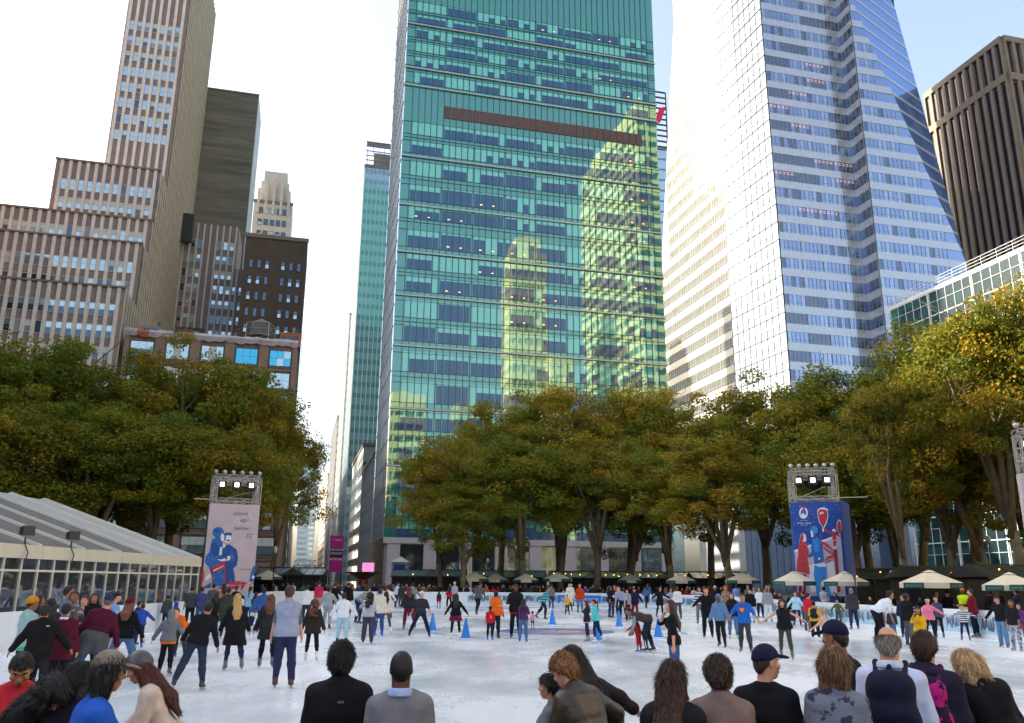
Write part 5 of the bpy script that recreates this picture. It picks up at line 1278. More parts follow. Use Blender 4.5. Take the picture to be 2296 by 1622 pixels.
# ---- hand and head, meshed once in fine grids and joined into each body
def make_hand(curl):
    f = Field(.012); f.cone((0, 0, .01), (0, 0, -.03), .024, .026)
    kn = [(-.030, -.082, .0085, .062), (-.010, -.088, .009, .072), (.011, -.086, .0088, .067), (.030, -.078, .0078, .052)]
    for x, z, r, L_ in kn:
        f.cone((x * .5, 0, -.02), (x, 0, z), .014, .0125)
        a = curl * (1.0 + abs(x) * 4); p1 = A_(x * 1.05, math.sin(a) * L_ * .52, z - math.cos(a) * L_ * .52); a2 = a * 2.1
        p2 = p1 + A_(0, math.sin(a2) * L_ * .5, -math.cos(a2) * L_ * .5); f.cone((x, 0, z), p1, r * 1.12, r, .006); f.cone(p1, p2, r, r * .82, .006)
    f.cone((-.022, .006, -.028), (-.046, .022, -.062), .0145, .011); f.cone((-.046, .022, -.062), (-.046, .034, -.092), .0105, .0085, .006)
    return f.mesh(.0052)
HANDS = [make_hand(.28), make_hand(.75)]
def make_head(fem):
    f = Field(.03); f.ell((0, -.012, .025), (.076, .096, .098)); f.ell((0, .02, -.045), (.060, .068, .075)); f.cone((0, .055, -.098), (0, .05, -.098), .026 if not fem else .022)
    f.cone((-.025, -.02, -.06), (-.02, -.035, -.17), .045 if not fem else .038, .048 if not fem else .04); f.cone((.025, -.02, -.06), (.02, -.035, -.17), .045 if not fem else .038, .048 if not fem else .04)
    f.cone((0, .083, .008), (0, .105, -.028), .008, .0125, .014); f.cone((-.012, .09, -.034), (.012, .09, -.034), .009, k=.012)
    f.cone((-.02, .085, -.062), (.02, .085, -.062), .0085, k=.012); f.cone((-.018, .083, -.074), (.018, .083, -.074), .0085, k=.012)
    for s in (-1, 1):
        f.cone((s * .012, .086, .028), (s * .048, .07, .028), .0085, k=.016); f.ell((s * .05, .062, -.028), (.022, .02, .02), k=.02); f.ell((s * .0785, -.012, -.008), (.010, .02, .033), rz(s * .35), k=.01)
    V, F = f.mesh(.0062)
    for s in (-1, 1):                                    # eye sockets pressed in
        d = np.linalg.norm((V - A_(s * .032, .085, .012)) / A_(.018, .03, .012), axis=1); V[:, 1] -= .008 * np.clip(1 - d, 0, 1)
    c = V[F].mean(1); mi = np.zeros(len(F), int); fr = c[:, 1] > .055
    for s in (-1, 1):
        mi[fr & (((c[:, 0] - s * .032) / .0155) ** 2 + ((c[:, 2] - .012) / .0075) ** 2 < 1)] = 1
        mi[fr & (((c[:, 0] - s * .032) / .0075) ** 2 + ((c[:, 2] - .012) / .0075) ** 2 < 1)] = 2
        mi[fr & (((c[:, 0] - s * .032) / .022) ** 2 + ((c[:, 2] - .031) / .006) ** 2 < 1)] = 2
    mi[(c[:, 1] > .075) & (((c[:, 0]) / .026) ** 2 + ((c[:, 2] + .068) / .012) ** 2 < 1)] = 3
    return V, F, mi
HEADS = [make_head(0), make_head(1)]
SKIN = {k: mat('skin_' + k, c, .55, noise=.06, nscale=6) for k, c in (('light', '#c98f72'), ('mid', '#a97350'), ('tan', '#8d5b3c'), ('dark', '#54331f'))}
EYEW = mat('eye_white', '#c9c4bd', .3, noise=0); EYED = mat('eye_and_brow_dark', '#221712', .4, noise=0); LIP = mat('lip', '#a3524c', .5, noise=0)
def cloth(col, pat=None):
    nm = 'cloth_' + col.lstrip('#') + ('_' + pat if pat else '')
    if nm in MATS: return MATS[nm]
    m = mat(nm, col, .85, spec=.2, noise=.16, nscale=9, bump=.004, bscale=60)
    if pat:
        t = m.node_tree; L = t.links.new; p = t.nodes['Principled BSDF']; tc = node(t, 'ShaderNodeTexCoord'); sx = node(t, 'ShaderNodeSeparateXYZ'); L(tc.outputs['Object'], sx.inputs[0])
        kind, c2, sc = pat.split(':'); sc = float(sc)
        if kind in ('hs', 'vs'):
            w = node(t, 'ShaderNodeMath', operation='MULTIPLY'); w.inputs[1].default_value = sc; L(sx.outputs['Z' if kind == 'hs' else 'X'], w.inputs[0])
            fr = node(t, 'ShaderNodeMath', operation='FRACT'); L(w.outputs[0], fr.inputs[0]); st = node(t, 'ShaderNodeMath', operation='GREATER_THAN'); st.inputs[1].default_value = .5 if kind == 'hs' else .75; L(fr.outputs[0], st.inputs[0]); fac = st.outputs[0]
        elif kind == 'ck':
            ck = node(t, 'ShaderNodeTexChecker'); ck.inputs['Scale'].default_value = sc; L(tc.outputs['Object'], ck.inputs['Vector']); fac = ck.outputs['Fac']
        else:
            vo = node(t, 'ShaderNodeTexNoise'); vo.inputs['Scale'].default_value = sc; vo.inputs['Detail'].default_value = 3; L(tc.outputs['Object'], vo.inputs['Vector'])
            st = node(t, 'ShaderNodeMapRange'); st.inputs['From Min'].default_value = .52; st.inputs['From Max'].default_value = .56; L(vo.outputs['Fac'], st.inputs['Value']); fac = st.outputs[0]
        mx = node(t, 'ShaderNodeMix', data_type='RGBA'); L(fac, mx.inputs[0]); mx.inputs[6].default_value = (*C(col), 1); mx.inputs[7].default_value = (*C('#' + c2), 1); L(mx.outputs[2], p.inputs['Base Color'])
    return m
def hairm(col): 
    nm = 'hair_' + col.lstrip('#')
    if nm in MATS: return MATS[nm]
    m = mat(nm, col, .5, spec=.4, noise=.3, nscale=30, bump=.01, bscale=60); t = m.node_tree
    for n_ in t.nodes:
        if n_.type == 'TEX_NOISE':
            mp = node(t, 'ShaderNodeVectorMath', operation='MULTIPLY'); mp.inputs[1].default_value = (1.6, 1.6, .12); src = n_.inputs['Vector'].links[0].from_socket; t.links.new(src, mp.inputs[0]); t.links.new(mp.outputs[0], n_.inputs['Vector'])
    return m
def hairm_tone(col, k):
    h = col.lstrip('#'); v = [min(255, int(int(h[i:i + 2], 16) * (k ** .5)) + (9 if k > 1 else 0)) for i in (0, 2, 4)]
    return hairm('#%02x%02x%02x' % tuple(v))
BLADE = mat('skate_blade', '#9aa0a6', .25, metal=.9, noise=0)

POSE = dict(lean=0, side=0, twist=0, hp=0, hy=0, hr=0, La=(10, 4, 12), Ra=(10, 4, 12), Ll=(4, 2, 4), Rl=(4, -2, 4))
def pose(**k): d = dict(POSE); d.update(k); return d
POSES = {
 'stand': pose(), 'glide': pose(lean=7, La=(22, 8, 14), Ra=(20, 4, 16), Ll=(5, 10, 14), Rl=(7, -12, 12)), 'wide': pose(lean=10, La=(26, 10, 20), Ra=(24, 6, 25), Ll=(24, 4, 8), Rl=(20, 2, 8)),
 'bend': pose(lean=52, hp=-14, La=(12, 40, 24), Ra=(12, 44, 20), Ll=(7, 12, 22), Rl=(7, 10, 20)), 'deepbend': pose(lean=74, hp=10, La=(14, 78, 22), Ra=(12, 70, 30), Ll=(8, 20, 30), Rl=(8, 6, 24)),
 'stride': pose(lean=20, La=(22, -16, 22), Ra=(18, 30, 30), Ll=(6, 22, 26), Rl=(10, -26, 14)), 'armsout': pose(lean=5, La=(64, 6, 12), Ra=(58, 6, 12), Ll=(6, 4, 8), Rl=(7, -4, 8)), 'half': pose(lean=6, La=(34, 8, 14), Ra=(38, 6, 14), Ll=(6, 8, 10), Rl=(7, -8, 10)),
 'phone': pose(lean=6, hp=8, La=(14, 30, 100), Ra=(14, 36, 96)), 'hands': pose(La=(18, 26, 62), Ra=(18, 26, 62)), 'wave': pose(Ra=(34, 58, 138), La=(8, 0, 10)), 'reach': pose(lean=14, La=(12, 8, 14), Ra=(52, 38, 14)), 'reachl': pose(lean=14, Ra=(12, 8, 14), La=(56, 38, 14)),
 'sit': pose(lean=4, La=(12, 40, 50), Ra=(12, 40, 50), Ll=(6, 84, 88), Rl=(6, 84, 88)), 'mouth': pose(Ra=(20, 52, 140), La=(9, 2, 14)), 'sideglide': pose(lean=8, side=12, La=(18, 6, 10), Ra=(26, 6, 18), Ll=(20, -4, 8), Rl=(6, 4, 8))}
def person_parts(sp, res, detail):
    """sp: dict(pose, fem, top, bot, hair, ...); returns list of (name, V, F, mats, mi) in a 1.75 m tall local frame, feet at z=0"""
    P = POSES[sp['pose']] if isinstance(sp['pose'], str) else sp['pose']; fem = sp.get('fem', 0); fat = sp.get('fat', 1.0 + ((sp.get('seed', 1) * 37) % 11 - 3) * .012); k_ = R
    pel = A_(0, 0, .95); T = rz(k_(P['twist'])) @ ry(k_(P['side'])) @ rx(-k_(P['lean'])); up = T @ A_(0, 0, 1)
    tp = lambda x, y, z: pel + T @ A_(x, y, z)
    sw = .158 if fem else .18; hw = .095 if fem else .088
    arms = {}
    for s, key in ((-1, 'La'), (1, 'Ra')):
        ab, fl, el = P[key][:3]; tw = P[key][3] if len(P[key]) > 3 else 0
        sh = tp(s * sw, 0, .432); M = T @ ry(-s * k_(ab)) @ rx(k_(fl)) @ rz(s * k_(tw)); eb = sh + M @ A_(0, 0, -.285); M2 = M @ rx(k_(el)); wr = eb + M2 @ A_(0, 0, -.25); arms[s] = (sh, eb, wr, M2)
    legs = {}
    for s, key in ((-1, 'Ll'), (1, 'Rl')):
        ab, fl, kn = P[key]; hp = pel + A_(s * hw, 0, -.03); M = ry(-s * k_(ab)) @ rx(k_(fl)); kne = hp + M @ A_(0, 0, -.42); M2 = M @ rx(-k_(kn)); an = kne + M2 @ A_(0, 0, -.42); legs[s] = (hp, kne, an, M2)
    HM = T @ rx(k_(P['lean'] * .65)) @ rz(k_(P['hy'])) @ ry(k_(P['hr'])) @ rx(-k_(P['hp'])); nb = tp(0, -.005, .52); hc = nb + (T @ A_(0, 0, .055) + HM @ A_(0, .03, .115)); hs = sp.get('hs', 1.0)
    hp_ = lambda x, y, z: hc + HM @ (A_(x, y, z) * hs)
    out = []; bw = fat * (.92 if fem else 1.0)
    def torso(f, g, z0=0.0, hips=True):
        f.cone(tp(-.085, .0, .30), tp(.085, .0, .30), (.108 if not fem else .098) * bw + g); f.cone(tp(-.11 * bw, -.005, .40), tp(.11 * bw, -.005, .40), .09 + g); [f.cone(tp(q * .03, -.02, .515), tp(q * (sw - .005), -.005, .432), .046 + g * .55, .046 + g * .8) for q in (-1, 1)]
        f.cone(tp(-.07 * fat, .005, .16), tp(.07 * fat, .005, .16), (.105 if not fem else .09) * fat + g); 
        if hips: f.cone(tp(-.085, -.01, .02), tp(.085, -.01, .02), (.112 if not fem else .122) * fat + g)
        if fem and g < .1:
            for s in (-1, 1): f.ell(tp(s * .075, .085, .32), (.062 + g, .06 + g, .062 + g))
    def armf(f, g, end=1.0, sides=(-1, 1)):
        for s in sides:
            sh, eb, wr, M = arms[s]; f.cone(sh, eb, .052 * (.88 if fem else 1) + g, .042 + g)
            if end > .5: f.cone(eb, eb + (wr - eb) * min(1, (end - .5) * 2), .042 + g, (.033 + g) if end >= 1 else .036 + g)
    def legf(f, g, g2=None, end=1.0):
        for s in (-1, 1):
            hp, kn, an, M = legs[s]; g2_ = g if g2 is None else g2
            f.cone(hp, kn, (.088 if not fem else .092) * fat + g, .055 + g * .9); 
            if end > .5:
                e = kn + (an - kn) * min(1, (end - .5) * 2); c = kn + (an - kn) * .32 + M @ A_(0, -.018, 0); f.cone(kn, c, .055 + g * .9, .056 + g); f.cone(c, e, .056 + g, .036 + g2_)
    # body: one skin
    f = Field(.04); torso(f, -.012); armf(f, -.002); legf(f, -.012)
    f.cone(tp(0, -.01, .46), hc + HM @ A_(0, -.03, -.08) * hs, .058 if not fem else .048, .050 if not fem else .042)
    if detail < 1: f.ell(hp_(0, -.005, .02), (.078 * hs, .096 * hs, .10 * hs), HM); f.ell(hp_(0, .02, -.045), (.062 * hs, .07 * hs, .078 * hs), HM)
    if detail < 2:
        for s in (-1, 1): sh, eb, wr, M = arms[s]; f.cone(wr, wr + M @ A_(0, .01, -.12), .036, .030)
    V, F = f.mesh(res); Vs = [V]; Fs = [F]; mi = [np.zeros(len(F), int)]; nn = len(V)
    if detail >= 1:
        hv, hf, hm = HEADS[fem]; Vs.append(hc + (hv * hs) @ HM.T); Fs.append(hf + nn); mi.append(hm); nn += len(hv)
    if detail >= 2:
        for s in (-1, 1):
            sh, eb, wr, M = arms[s]; hv, hf = HANDS[sp.get('curl', 0)]; v = hv.copy()
            if s > 0: v[:, 0] *= -1; hf = hf[:, ::-1]
            v = v[:, [1, 0, 2]] * A_(1 if s < 0 else -1, 1, 1) if False else v @ rz(s * 1.2).T
            Vs.append(wr + v @ M.T); Fs.append(hf + nn); mi.append(np.zeros(len(hf), int)); nn += len(v)
    sk = SKIN[sp.get('skin', 'light')]
    out.append(('person', np.concatenate(Vs), np.concatenate(Fs), [sk, EYEW, EYED, LIP], np.concatenate(mi)))
    wob = .0085 if sp.get('near') else .0065 if res < .03 else .003; sd = sp.get('seed', 1)
    ti = T.T
    def above(z): return lambda X, Y, Z: (z - ((X - pel[0]) * ti[2, 0] + (Y - pel[1]) * ti[2, 1] + (Z - pel[2]) * ti[2, 2]))
    def below(z): return lambda X, Y, Z: (((X - pel[0]) * ti[2, 0] + (Y - pel[1]) * ti[2, 1] + (Z - pel[2]) * ti[2, 2]) - z)
    def add(nm, f, mt, w=wob, mk=None, r=None):
        V, F = f.mesh(r or res, w, sd)
        if len(F): out.append((nm, V, F, [mt] if not isinstance(mt, list) else mt, None if mk is None else mk(V, F)))
    mid_leg = lambda t: {s: legs[s][0] + (legs[s][1] - legs[s][0]) * t for s in (-1, 1)}
    # ---- lower garment
    kind, col = sp['bot'][:2]; bm = cloth(col, sp['bot'][2] if len(sp['bot']) > 2 else None); f = Field(.045)
    if kind in ('pants', 'wide', 'leggings', 'shorts'):
        g = {'pants': .022, 'wide': .03, 'leggings': .006, 'shorts': .026}[kind]; legf(f, g, {'wide': .045, 'pants': .024}.get(kind, g), .62 if kind == 'shorts' else .97); f.cone(pel + A_(-.085, -.01, .0), pel + A_(.085, -.01, .0), (.112 if not fem else .122) * fat + .008); f.cone(tp(-.075, 0, .08), tp(.075, 0, .08), .10 * fat + .004)
        add('trousers' if kind != 'leggings' else 'leggings', f, bm)
    else:
        L_ = {'skirt': .55, 'midskirt': .95}[kind]; ml = {s: legs[s][0] + (legs[s][1] - legs[s][0]) * min(L_, 1) for s in (-1, 1)}
        for s in (-1, 1): f.cone(pel + A_(s * .05, 0, .06), ml[s] + A_(s * .03, 0, 0), .10 * fat, .135)
        f.cone(ml[-1], ml[1], .125); zc_ = float(min(ml[-1][2], ml[1][2])) - .02; f.cl.append(lambda X, Y, Z: zc_ - Z); add('skirt', f, bm)
        tight = sp.get('tights'); f = Field(.03)
        if tight: legf(f, .004, .004, .97); add('tights', f, cloth(tight))
    # ---- upper garment
    kind, col = sp['top'][:2]; tm = cloth(col, sp['top'][2] if len(sp['top']) > 2 else None)
    g = {'tee': .015, 'long': .018, 'jacket': .034, 'coat': .034, 'vest': .028, 'hoodie': .028, 'hoodup': .028, 'tank': .010, 'crop': .012}[kind]; f = Field(.038); torso(f, g)
    if kind == 'tee': armf(f, g + .008, .42)
    elif kind not in ('vest', 'tank'): armf(f, g if kind not in ('jacket', 'coat') else g * .75, .97)
    hem = {'tee': -.10, 'long': -.09, 'jacket': -.13, 'coat': -.16, 'vest': -.07, 'hoodie': -.09, 'hoodup': -.09, 'tank': -.06, 'crop': .03}[kind] + sp.get('hem', 0)
    if kind == 'coat':
        t_ = sp.get('coatlen', .85); ml = {s: legs[s][0] + (legs[s][1] - legs[s][0]) * t_ for s in (-1, 1)}
        for s in (-1, 1): f.cone(tp(s * .05, -.01, .1), ml[s], .125 * fat + .01, .15)
        f.cone(ml[-1], ml[1], .14); zc_ = float(min(ml[-1][2], ml[1][2])) - .03; f.cl.append(lambda X, Y, Z: zc_ - Z)
    else:
        f.cone(tp(-.08, -.01, -.02), tp(.08, -.01, -.02), .122 * fat + g)
        if P['lean'] < 40: f.cone(tp(-.08, -.01, hem + .02), tp(.08, -.01, hem + .02), .122 * fat + g)
        f.cl.append(above(hem) if True else None)
    if kind in ('jacket', 'coat', 'vest'): f.cone(tp(0, -.02, .47), tp(0, -.02, .525), .072, .068)
    elif kind in ('hoodie', 'hoodup') : f.cone(tp(-.06, -.075, .50), tp(.06, -.075, .50), .05); f.cone(tp(0, -.02, .49), tp(0, -.02, .53), .07)
    else: f.cl.append(below(.555))
    nmt = {'tee': 'shirt', 'long': 'sweater', 'jacket': 'jacket', 'coat': 'coat', 'vest': 'vest', 'hoodie': 'hoodie', 'hoodup': 'hoodie', 'tank': 'top', 'crop': 'top'}[kind]
    if kind == 'tee': # arms clipped separately: the hem clip must not cut raised sleeves
        pass
    add(nmt, f, tm)
    if sp.get('under'):
        ucol, uend = sp['under']; f = Field(.03); armf(f, .012, uend); add('shirt_sleeves', f, cloth(ucol))
    if sp.get('hem2'):
        f = Field(.04); f.cone(tp(-.08, -.01, hem - .02), tp(.08, -.01, hem - .02), .122 * fat + g * .7); f.cl += [above(hem - .06), below(hem + .02)]; add('shirt_hem', f, cloth(sp['hem2']))
    if sp.get('waist'):
        f = Field(.05); ml = mid_leg(.55)
        for s in (-1, 1): f.cone(tp(s * .06, -.02, .0), ml[s] + A_(0, -.05, 0), .155 * fat, .14)
        zc_ = float(min(ml[-1][2], ml[1][2])); f.cl.append(lambda X, Y, Z: zc_ - Z); f.cone(tp(-.09, .0, .0), tp(.09, .0, .0), .15 * fat); add('jacket_round_waist', f, cloth(sp['waist']), .008)
    if sp.get('collar'):
        f = Field(.02); f.cone(tp(-.03, -.03, .50), tp(.03, -.03, .50), .075, k=.02); f.cone(tp(-.02, -.025, .545), tp(.02, -.025, .545), .066); f.cl += [above(.50), below(.56)]; add('collar', f, cloth(sp['collar']), 0)
    if sp.get('band'):                                    # reflective stripes of a safety jacket
        f = Field(.02); torso(f, g + .006); armf(f, g + .006, .97); f.cl.append(lambda X, Y, Z: np.abs(np.abs(Z - pel[2] - .16) - .09) - .028); add('reflective_stripes', f, mat('reflective_tape', '#d8d8c8', .3, noise=0), 0)
    if sp.get('stripe'):
        f = Field(.01)
        for s in (-1, 1): hp, kn, an, M = legs[s]; q = A_(s * .07, 0, 0); f.cone(hp + q * 1.2, kn + q * .85, .018); f.cone(kn + q * .85, an + q * .65, .018)
        add('leg_stripe', f, cloth(sp['stripe']), 0, r=min(res, .014))
    if sp.get('pack'):
        f = Field(.09); f.cone(tp(-.07, -.20, .30), tp(.07, -.20, .30), .09); f.cone(tp(-.075, -.19, .40), tp(.075, -.19, .40), .085); f.cone(tp(-.10, -.21, .14), tp(.10, -.21, .14), .10); f.cone(tp(-.085, -.26, .18), tp(.085, -.26, .18), .065); f.cone(tp(-.05, -.25, .36), tp(.05, -.25, .36), .05); add('backpack', f, cloth(*sp['pack']) if isinstance(sp['pack'], tuple) else cloth(sp['pack']))
        f = Field(.02)
        for s in (-1, 1): f.cone(tp(s * .10, -.13, .44), tp(s * .105, .0, .545), .022); f.cone(tp(s * .105, 0, .545), tp(s * .11, .12, .40), .022); f.cone(tp(s * .11, .12, .40), tp(s * .14, .04, .2), .02)
        f.cone(tp(-.03, -.16, .47), tp(0, -.14, .52), .012); f.cone(tp(.03, -.16, .47), tp(0, -.14, .52), .012); add('backpack_straps', f, cloth(sp.get('strapc', '#15161c')), 0, r=min(res, .016))
    # ---- hair and headgear
    hk, hcol = sp['hair'][:2]
    hi = HM.T / hs
    def headlocal(X, Y, Z):
        px, py, pz = X - hc[0], Y - hc[1], Z - hc[2]; return [hi[i, 0] * px + hi[i, 1] * py + hi[i, 2] * pz for i in range(3)]
    def face_cut(X, Y, Z):
        x, y, z = headlocal(X, Y, Z); return -np.maximum(.030 - y + np.clip(z - .02, 0, .2) * .0, np.maximum(z - .075, -(z + .4))) * hs
    def back_cut(X, Y, Z):
        x, y, z = headlocal(X, Y, Z); return np.minimum(y - (-.03 + np.clip(z + .02, -.05, .1) * 1.0), -(z - .062)) if False else np.minimum(y + .02 - np.clip(z, -.06, .08) * .9, .07 - z)
    def nape(z0):
        return lambda X, Y, Z: (z0 - headlocal(X, Y, Z)[2]) * hs
    hr_ = min(res, .016) if detail else res
    if hk != 'bald' and sp['top'][0] != 'hoodup':
        f = Field(.03 * hs); gr = {'buzz': .006, 'short': .014, 'messy': .02, 'long': .014, 'pony': .010, 'bun': .010, 'bob': .02, 'curly': .03, 'under': .004, 'fringe': .004}[hk]
        if sp.get('hat') and sp['hat'][0] != 'headband': gr = min(gr, .003)
        f.ell(hp_(0, -.014, .026), tuple((A_(.078, .098, .100) + gr) * hs), HM); f.ell(hp_(0, -.03, -.02), tuple((A_(.072, .082, .085) + gr) * hs), HM)
        f.cl.append(back_cut)
        if hk in ('short', 'buzz', 'messy', 'under'): f.cl.append(nape(-.085)); add('hair', f, hairm(hcol), .006 if hk == 'messy' else .002, r=hr_)
        elif hk == 'fringe': f.cl.append(nape(-.085)); f.cl.append(lambda X, Y, Z: (headlocal(X, Y, Z)[2] - .045)); add('hair', f, hairm(hcol), .003, r=hr_)
        else:
            f2 = Field(.05 * hs); f2.p = list(f.p); f2.cl = []
            cap = f
            # strands join the cap; only the cap is cut at the face
            V0, F0_ = cap.mesh(hr_, .002, sd); f3 = Field(.05)
            bk = lambda z, y=-.10, x=0: tp(x, y, z)
            if hk == 'long':
                dz = sp.get('hlen', .30)
                for x in (-.055, 0, .055): f3.cone(hp_(x, -.055, -.02), bk(dz + .14, -.125, x * 1.1), .05, .05); f3.cone(bk(dz + .14, -.125, x * 1.1), bk(dz, -.15, x * .9), .05, .022)
                for s in (-1, 1): f3.cone(hp_(s * .076, -.01, .03), hp_(s * .085, -.025, -.13), .026, .022); f3.cone(hp_(s * .085, -.025, -.13), tp(s * .09, -.06, .40), .024, .014)
            elif hk == 'curly':
                rg = np.random.default_rng(sd)
                for q in range(46):
                    a = rg.uniform(-2.4, 2.4); zz = rg.uniform(-.26, .08 if not sp.get('hat') else -.04); rr = .088 + .035 * rg.random(); c = hp_(rr * math.sin(a), -rr * math.cos(a) * 1.0 - .01, zz); f3.ell(c, (.036, .036, .042), k=.02)
                for q in range(16): f3.ell(bk(rg.uniform(.25, .5), -.14 - .03 * rg.random(), rg.uniform(-.11, .11)), (.045, .04, .05), k=.02)
            elif hk == 'pony':
                f3.cone(hp_(0, -.105, .02), hp_(0, -.16, -.02), .026, .032); f3.cone(hp_(0, -.16, -.02), tp(0, -.16, .30), .034, .012)
            elif hk == 'bun': f3.ell(hp_(0, -.10, .075), (.045, .045, .04))
            elif hk == 'bob':
                for s in (-1, 0, 1): f3.cone(hp_(s * .06, -.045, .0), hp_(s * .068, -.055, -.125), .055, .038)
                for s in (-1, 1): f3.cone(hp_(s * .078, .0, .02), hp_(s * .084, .01, -.11), .026, .02)
            V1, F1_ = f3.mesh(hr_, .007 if hk != 'pony' else .003, sd)
            out.append(('hair', np.concatenate([V0, V1]), np.concatenate([F0_, F1_ + len(V0)]), [hairm(hcol)], None))
    if sp['top'][0] == 'hoodup':
        f = Field(.04); f.ell(hp_(0, -.03, .02), tuple(A_(.105, .115, .13) * hs), HM); f.cone(hp_(0, -.05, -.05), tp(0, -.06, .48), .085, .09); f.cl.append(lambda X, Y, Z: -np.maximum(np.sqrt((headlocal(X, Y, Z)[0] / .066) ** 2 + ((headlocal(X, Y, Z)[2] + .015) / .098) ** 2) * .07 - .07, .02 - headlocal(X, Y, Z)[1])); add('hood', f, tm, r=hr_)
    ht = sp.get('hat')
    if ht:
        hk, hcol = ht[:2]; f = Field(.02)
        if hk in ('beanie', 'cap', 'capback', 'helmet', 'flat'):
            g = {'beanie': .022, 'cap': .016, 'capback': .016, 'helmet': .03, 'flat': .02}[hk]; f.ell(hp_(0, -.014, .028), tuple((A_(.079, .099, .102) + g) * hs), HM)
            zc_ = {'beanie': .015, 'cap': .03, 'capback': .03, 'helmet': .015, 'flat': .05}[hk]
            f.cl.append(lambda X, Y, Z: (zc_ + .18 * (headlocal(X, Y, Z)[1]) * (1 if hk != 'capback' else -1) - headlocal(X, Y, Z)[2]) * hs)
            add({'beanie': 'beanie', 'cap': 'cap', 'capback': 'cap', 'helmet': 'helmet', 'flat': 'cap'}[hk], f, cloth(hcol) if hk != 'helmet' else mat('helmet_' + hcol, hcol, .35, noise=.15, nscale=14), 0, r=hr_)
            if hk in ('cap', 'capback', 'flat'):
                s_ = 1 if hk != 'capback' else -1; f = Field(.015); f.ell(hp_(0, s_ * .125, .045), tuple(A_(.068, .08, .015) * hs), HM @ rx(s_ * -.15)); add('cap_brim', f, cloth(hcol), 0, r=min(hr_, .012))
        elif hk == 'headband':
            f.ell(hp_(0, -.012, .03), tuple((A_(.079, .099, .102) + .02) * hs), HM); f.cl.append(lambda X, Y, Z: np.abs(headlocal(X, Y, Z)[2] - .05) - .022); add('headband', f, cloth(hcol), 0, r=hr_)
    if sp.get('glasses'):
        f = Field(.004)
        for s in (-1, 1):
            f.cone(hp_(s * .078, .0, .018), hp_(s * .06, .088, .016), .0045)
            for q in range(8):
                a0, a1 = q * math.pi / 4, (q + 1) * math.pi / 4; f.cone(hp_(s * .033 + .022 * math.cos(a0), .098, .010 + .016 * math.sin(a0)), hp_(s * .033 + .022 * math.cos(a1), .098, .010 + .016 * math.sin(a1)), .0035)
        add('glasses', f, FRAMED, 0, r=.005)
    if detail >= 2 and res < .0175 and sp.get('near'):
        rg = np.random.default_rng(sd + 5)
        for i, (nm, V, F, ms, mi_) in enumerate(out):
            if nm != 'hair' or sp['hair'][0] == 'buzz': continue
            N_ = np.zeros_like(V); a_, b_, c_ = V[F[:, 0]], V[F[:, 1]], V[F[:, 3]]; fn = np.cross(b_ - a_, c_ - a_)
            for q in range(4): np.add.at(N_, F[:, q], fn)
            N_ /= np.maximum(np.linalg.norm(N_, axis=1), 1e-9)[:, None]
            n_s = 5200 if sp['hair'][0] in ('long', 'curly', 'bob', 'pony') else 3600
            ix = rg.integers(0, len(V), n_s); pp = V[ix]; nn_ = N_[ix]; crown = hp_(.02, -.03, .14)
            dirv = pp - crown; dirv[:, 2] -= .06 if sp['hair'][0] in ('long', 'bob', 'pony') else 0; dirv += rg.normal(0, .035 if sp['hair'][0] in ('curly', 'messy') else .010, dirv.shape)
            dirv -= nn_ * (dirv * nn_).sum(1)[:, None]; dirv /= np.maximum(np.linalg.norm(dirv, axis=1), 1e-6)[:, None]; sdv = np.cross(dirv, nn_)
            L_ = rg.uniform(.03, .075, n_s)[:, None] * (.7 if sp['hair'][0] in ('short', 'messy', 'under', 'fringe') else 1.3); w_ = rg.uniform(.0014, .0034, n_s)[:, None]; lift = rg.uniform(.001, .009 if sp['hair'][0] not in ('messy', 'curly') else .022, n_s)[:, None]
            P0 = pp - nn_ * .002; P1 = pp + dirv * L_ * .5 + nn_ * lift; P2_ = pp + dirv * L_ + nn_ * lift * rg.uniform(-.5, 1.6, n_s)[:, None]
            VV = np.stack([P0 - sdv * w_, P0 + sdv * w_, P1 - sdv * w_, P1 + sdv * w_, P2_ - sdv * w_ * .2, P2_ + sdv * w_ * .2], 1).reshape(-1, 3); b0 = np.arange(n_s)[:, None] * 6 + len(V)
            out[i] = (nm, np.concatenate([V, VV]), np.concatenate([F, b0 + np.array([[0, 1, 3, 2]]), b0 + np.array([[2, 3, 5, 4]])]), [ms[0], hairm_tone(sp['hair'][1], 1.7), hairm_tone(sp['hair'][1], .55)], np.concatenate([np.zeros(len(F), int), np.tile(rg.integers(0, 3, n_s), 2)]))
    # ---- feet
    fc = sp.get('feet', '#17181c'); plastic = fc in ('#1d55c8',)
    for s in (-1, 1):
        hp, kn, an, M = legs[s]; FM = rz(-s * .18) @ (rx(0) if sp.get('flatfeet', 1) else np.eye(3)); tilt = M @ A_(0, 0, -1); pit = math.atan2(tilt[1], -tilt[2]); FM = rz(-s * .18) @ rx(pit * .75)
        f = Field(.03); fp = lambda x, y, z: an + FM @ A_(x, y, z)
        f.cone(fp(0, -.045, -.055), fp(0, .115, -.062), .042, .036); f.cone(fp(0, -.025, -.03), M @ A_(0, 0, .10) + an, .05, .052); out_n = len(out); add('skate' if sp.get('skates', 1) else 'shoe', f, mat('boot_' + fc, fc, .4, noise=.08), 0, r=min(res, .022))
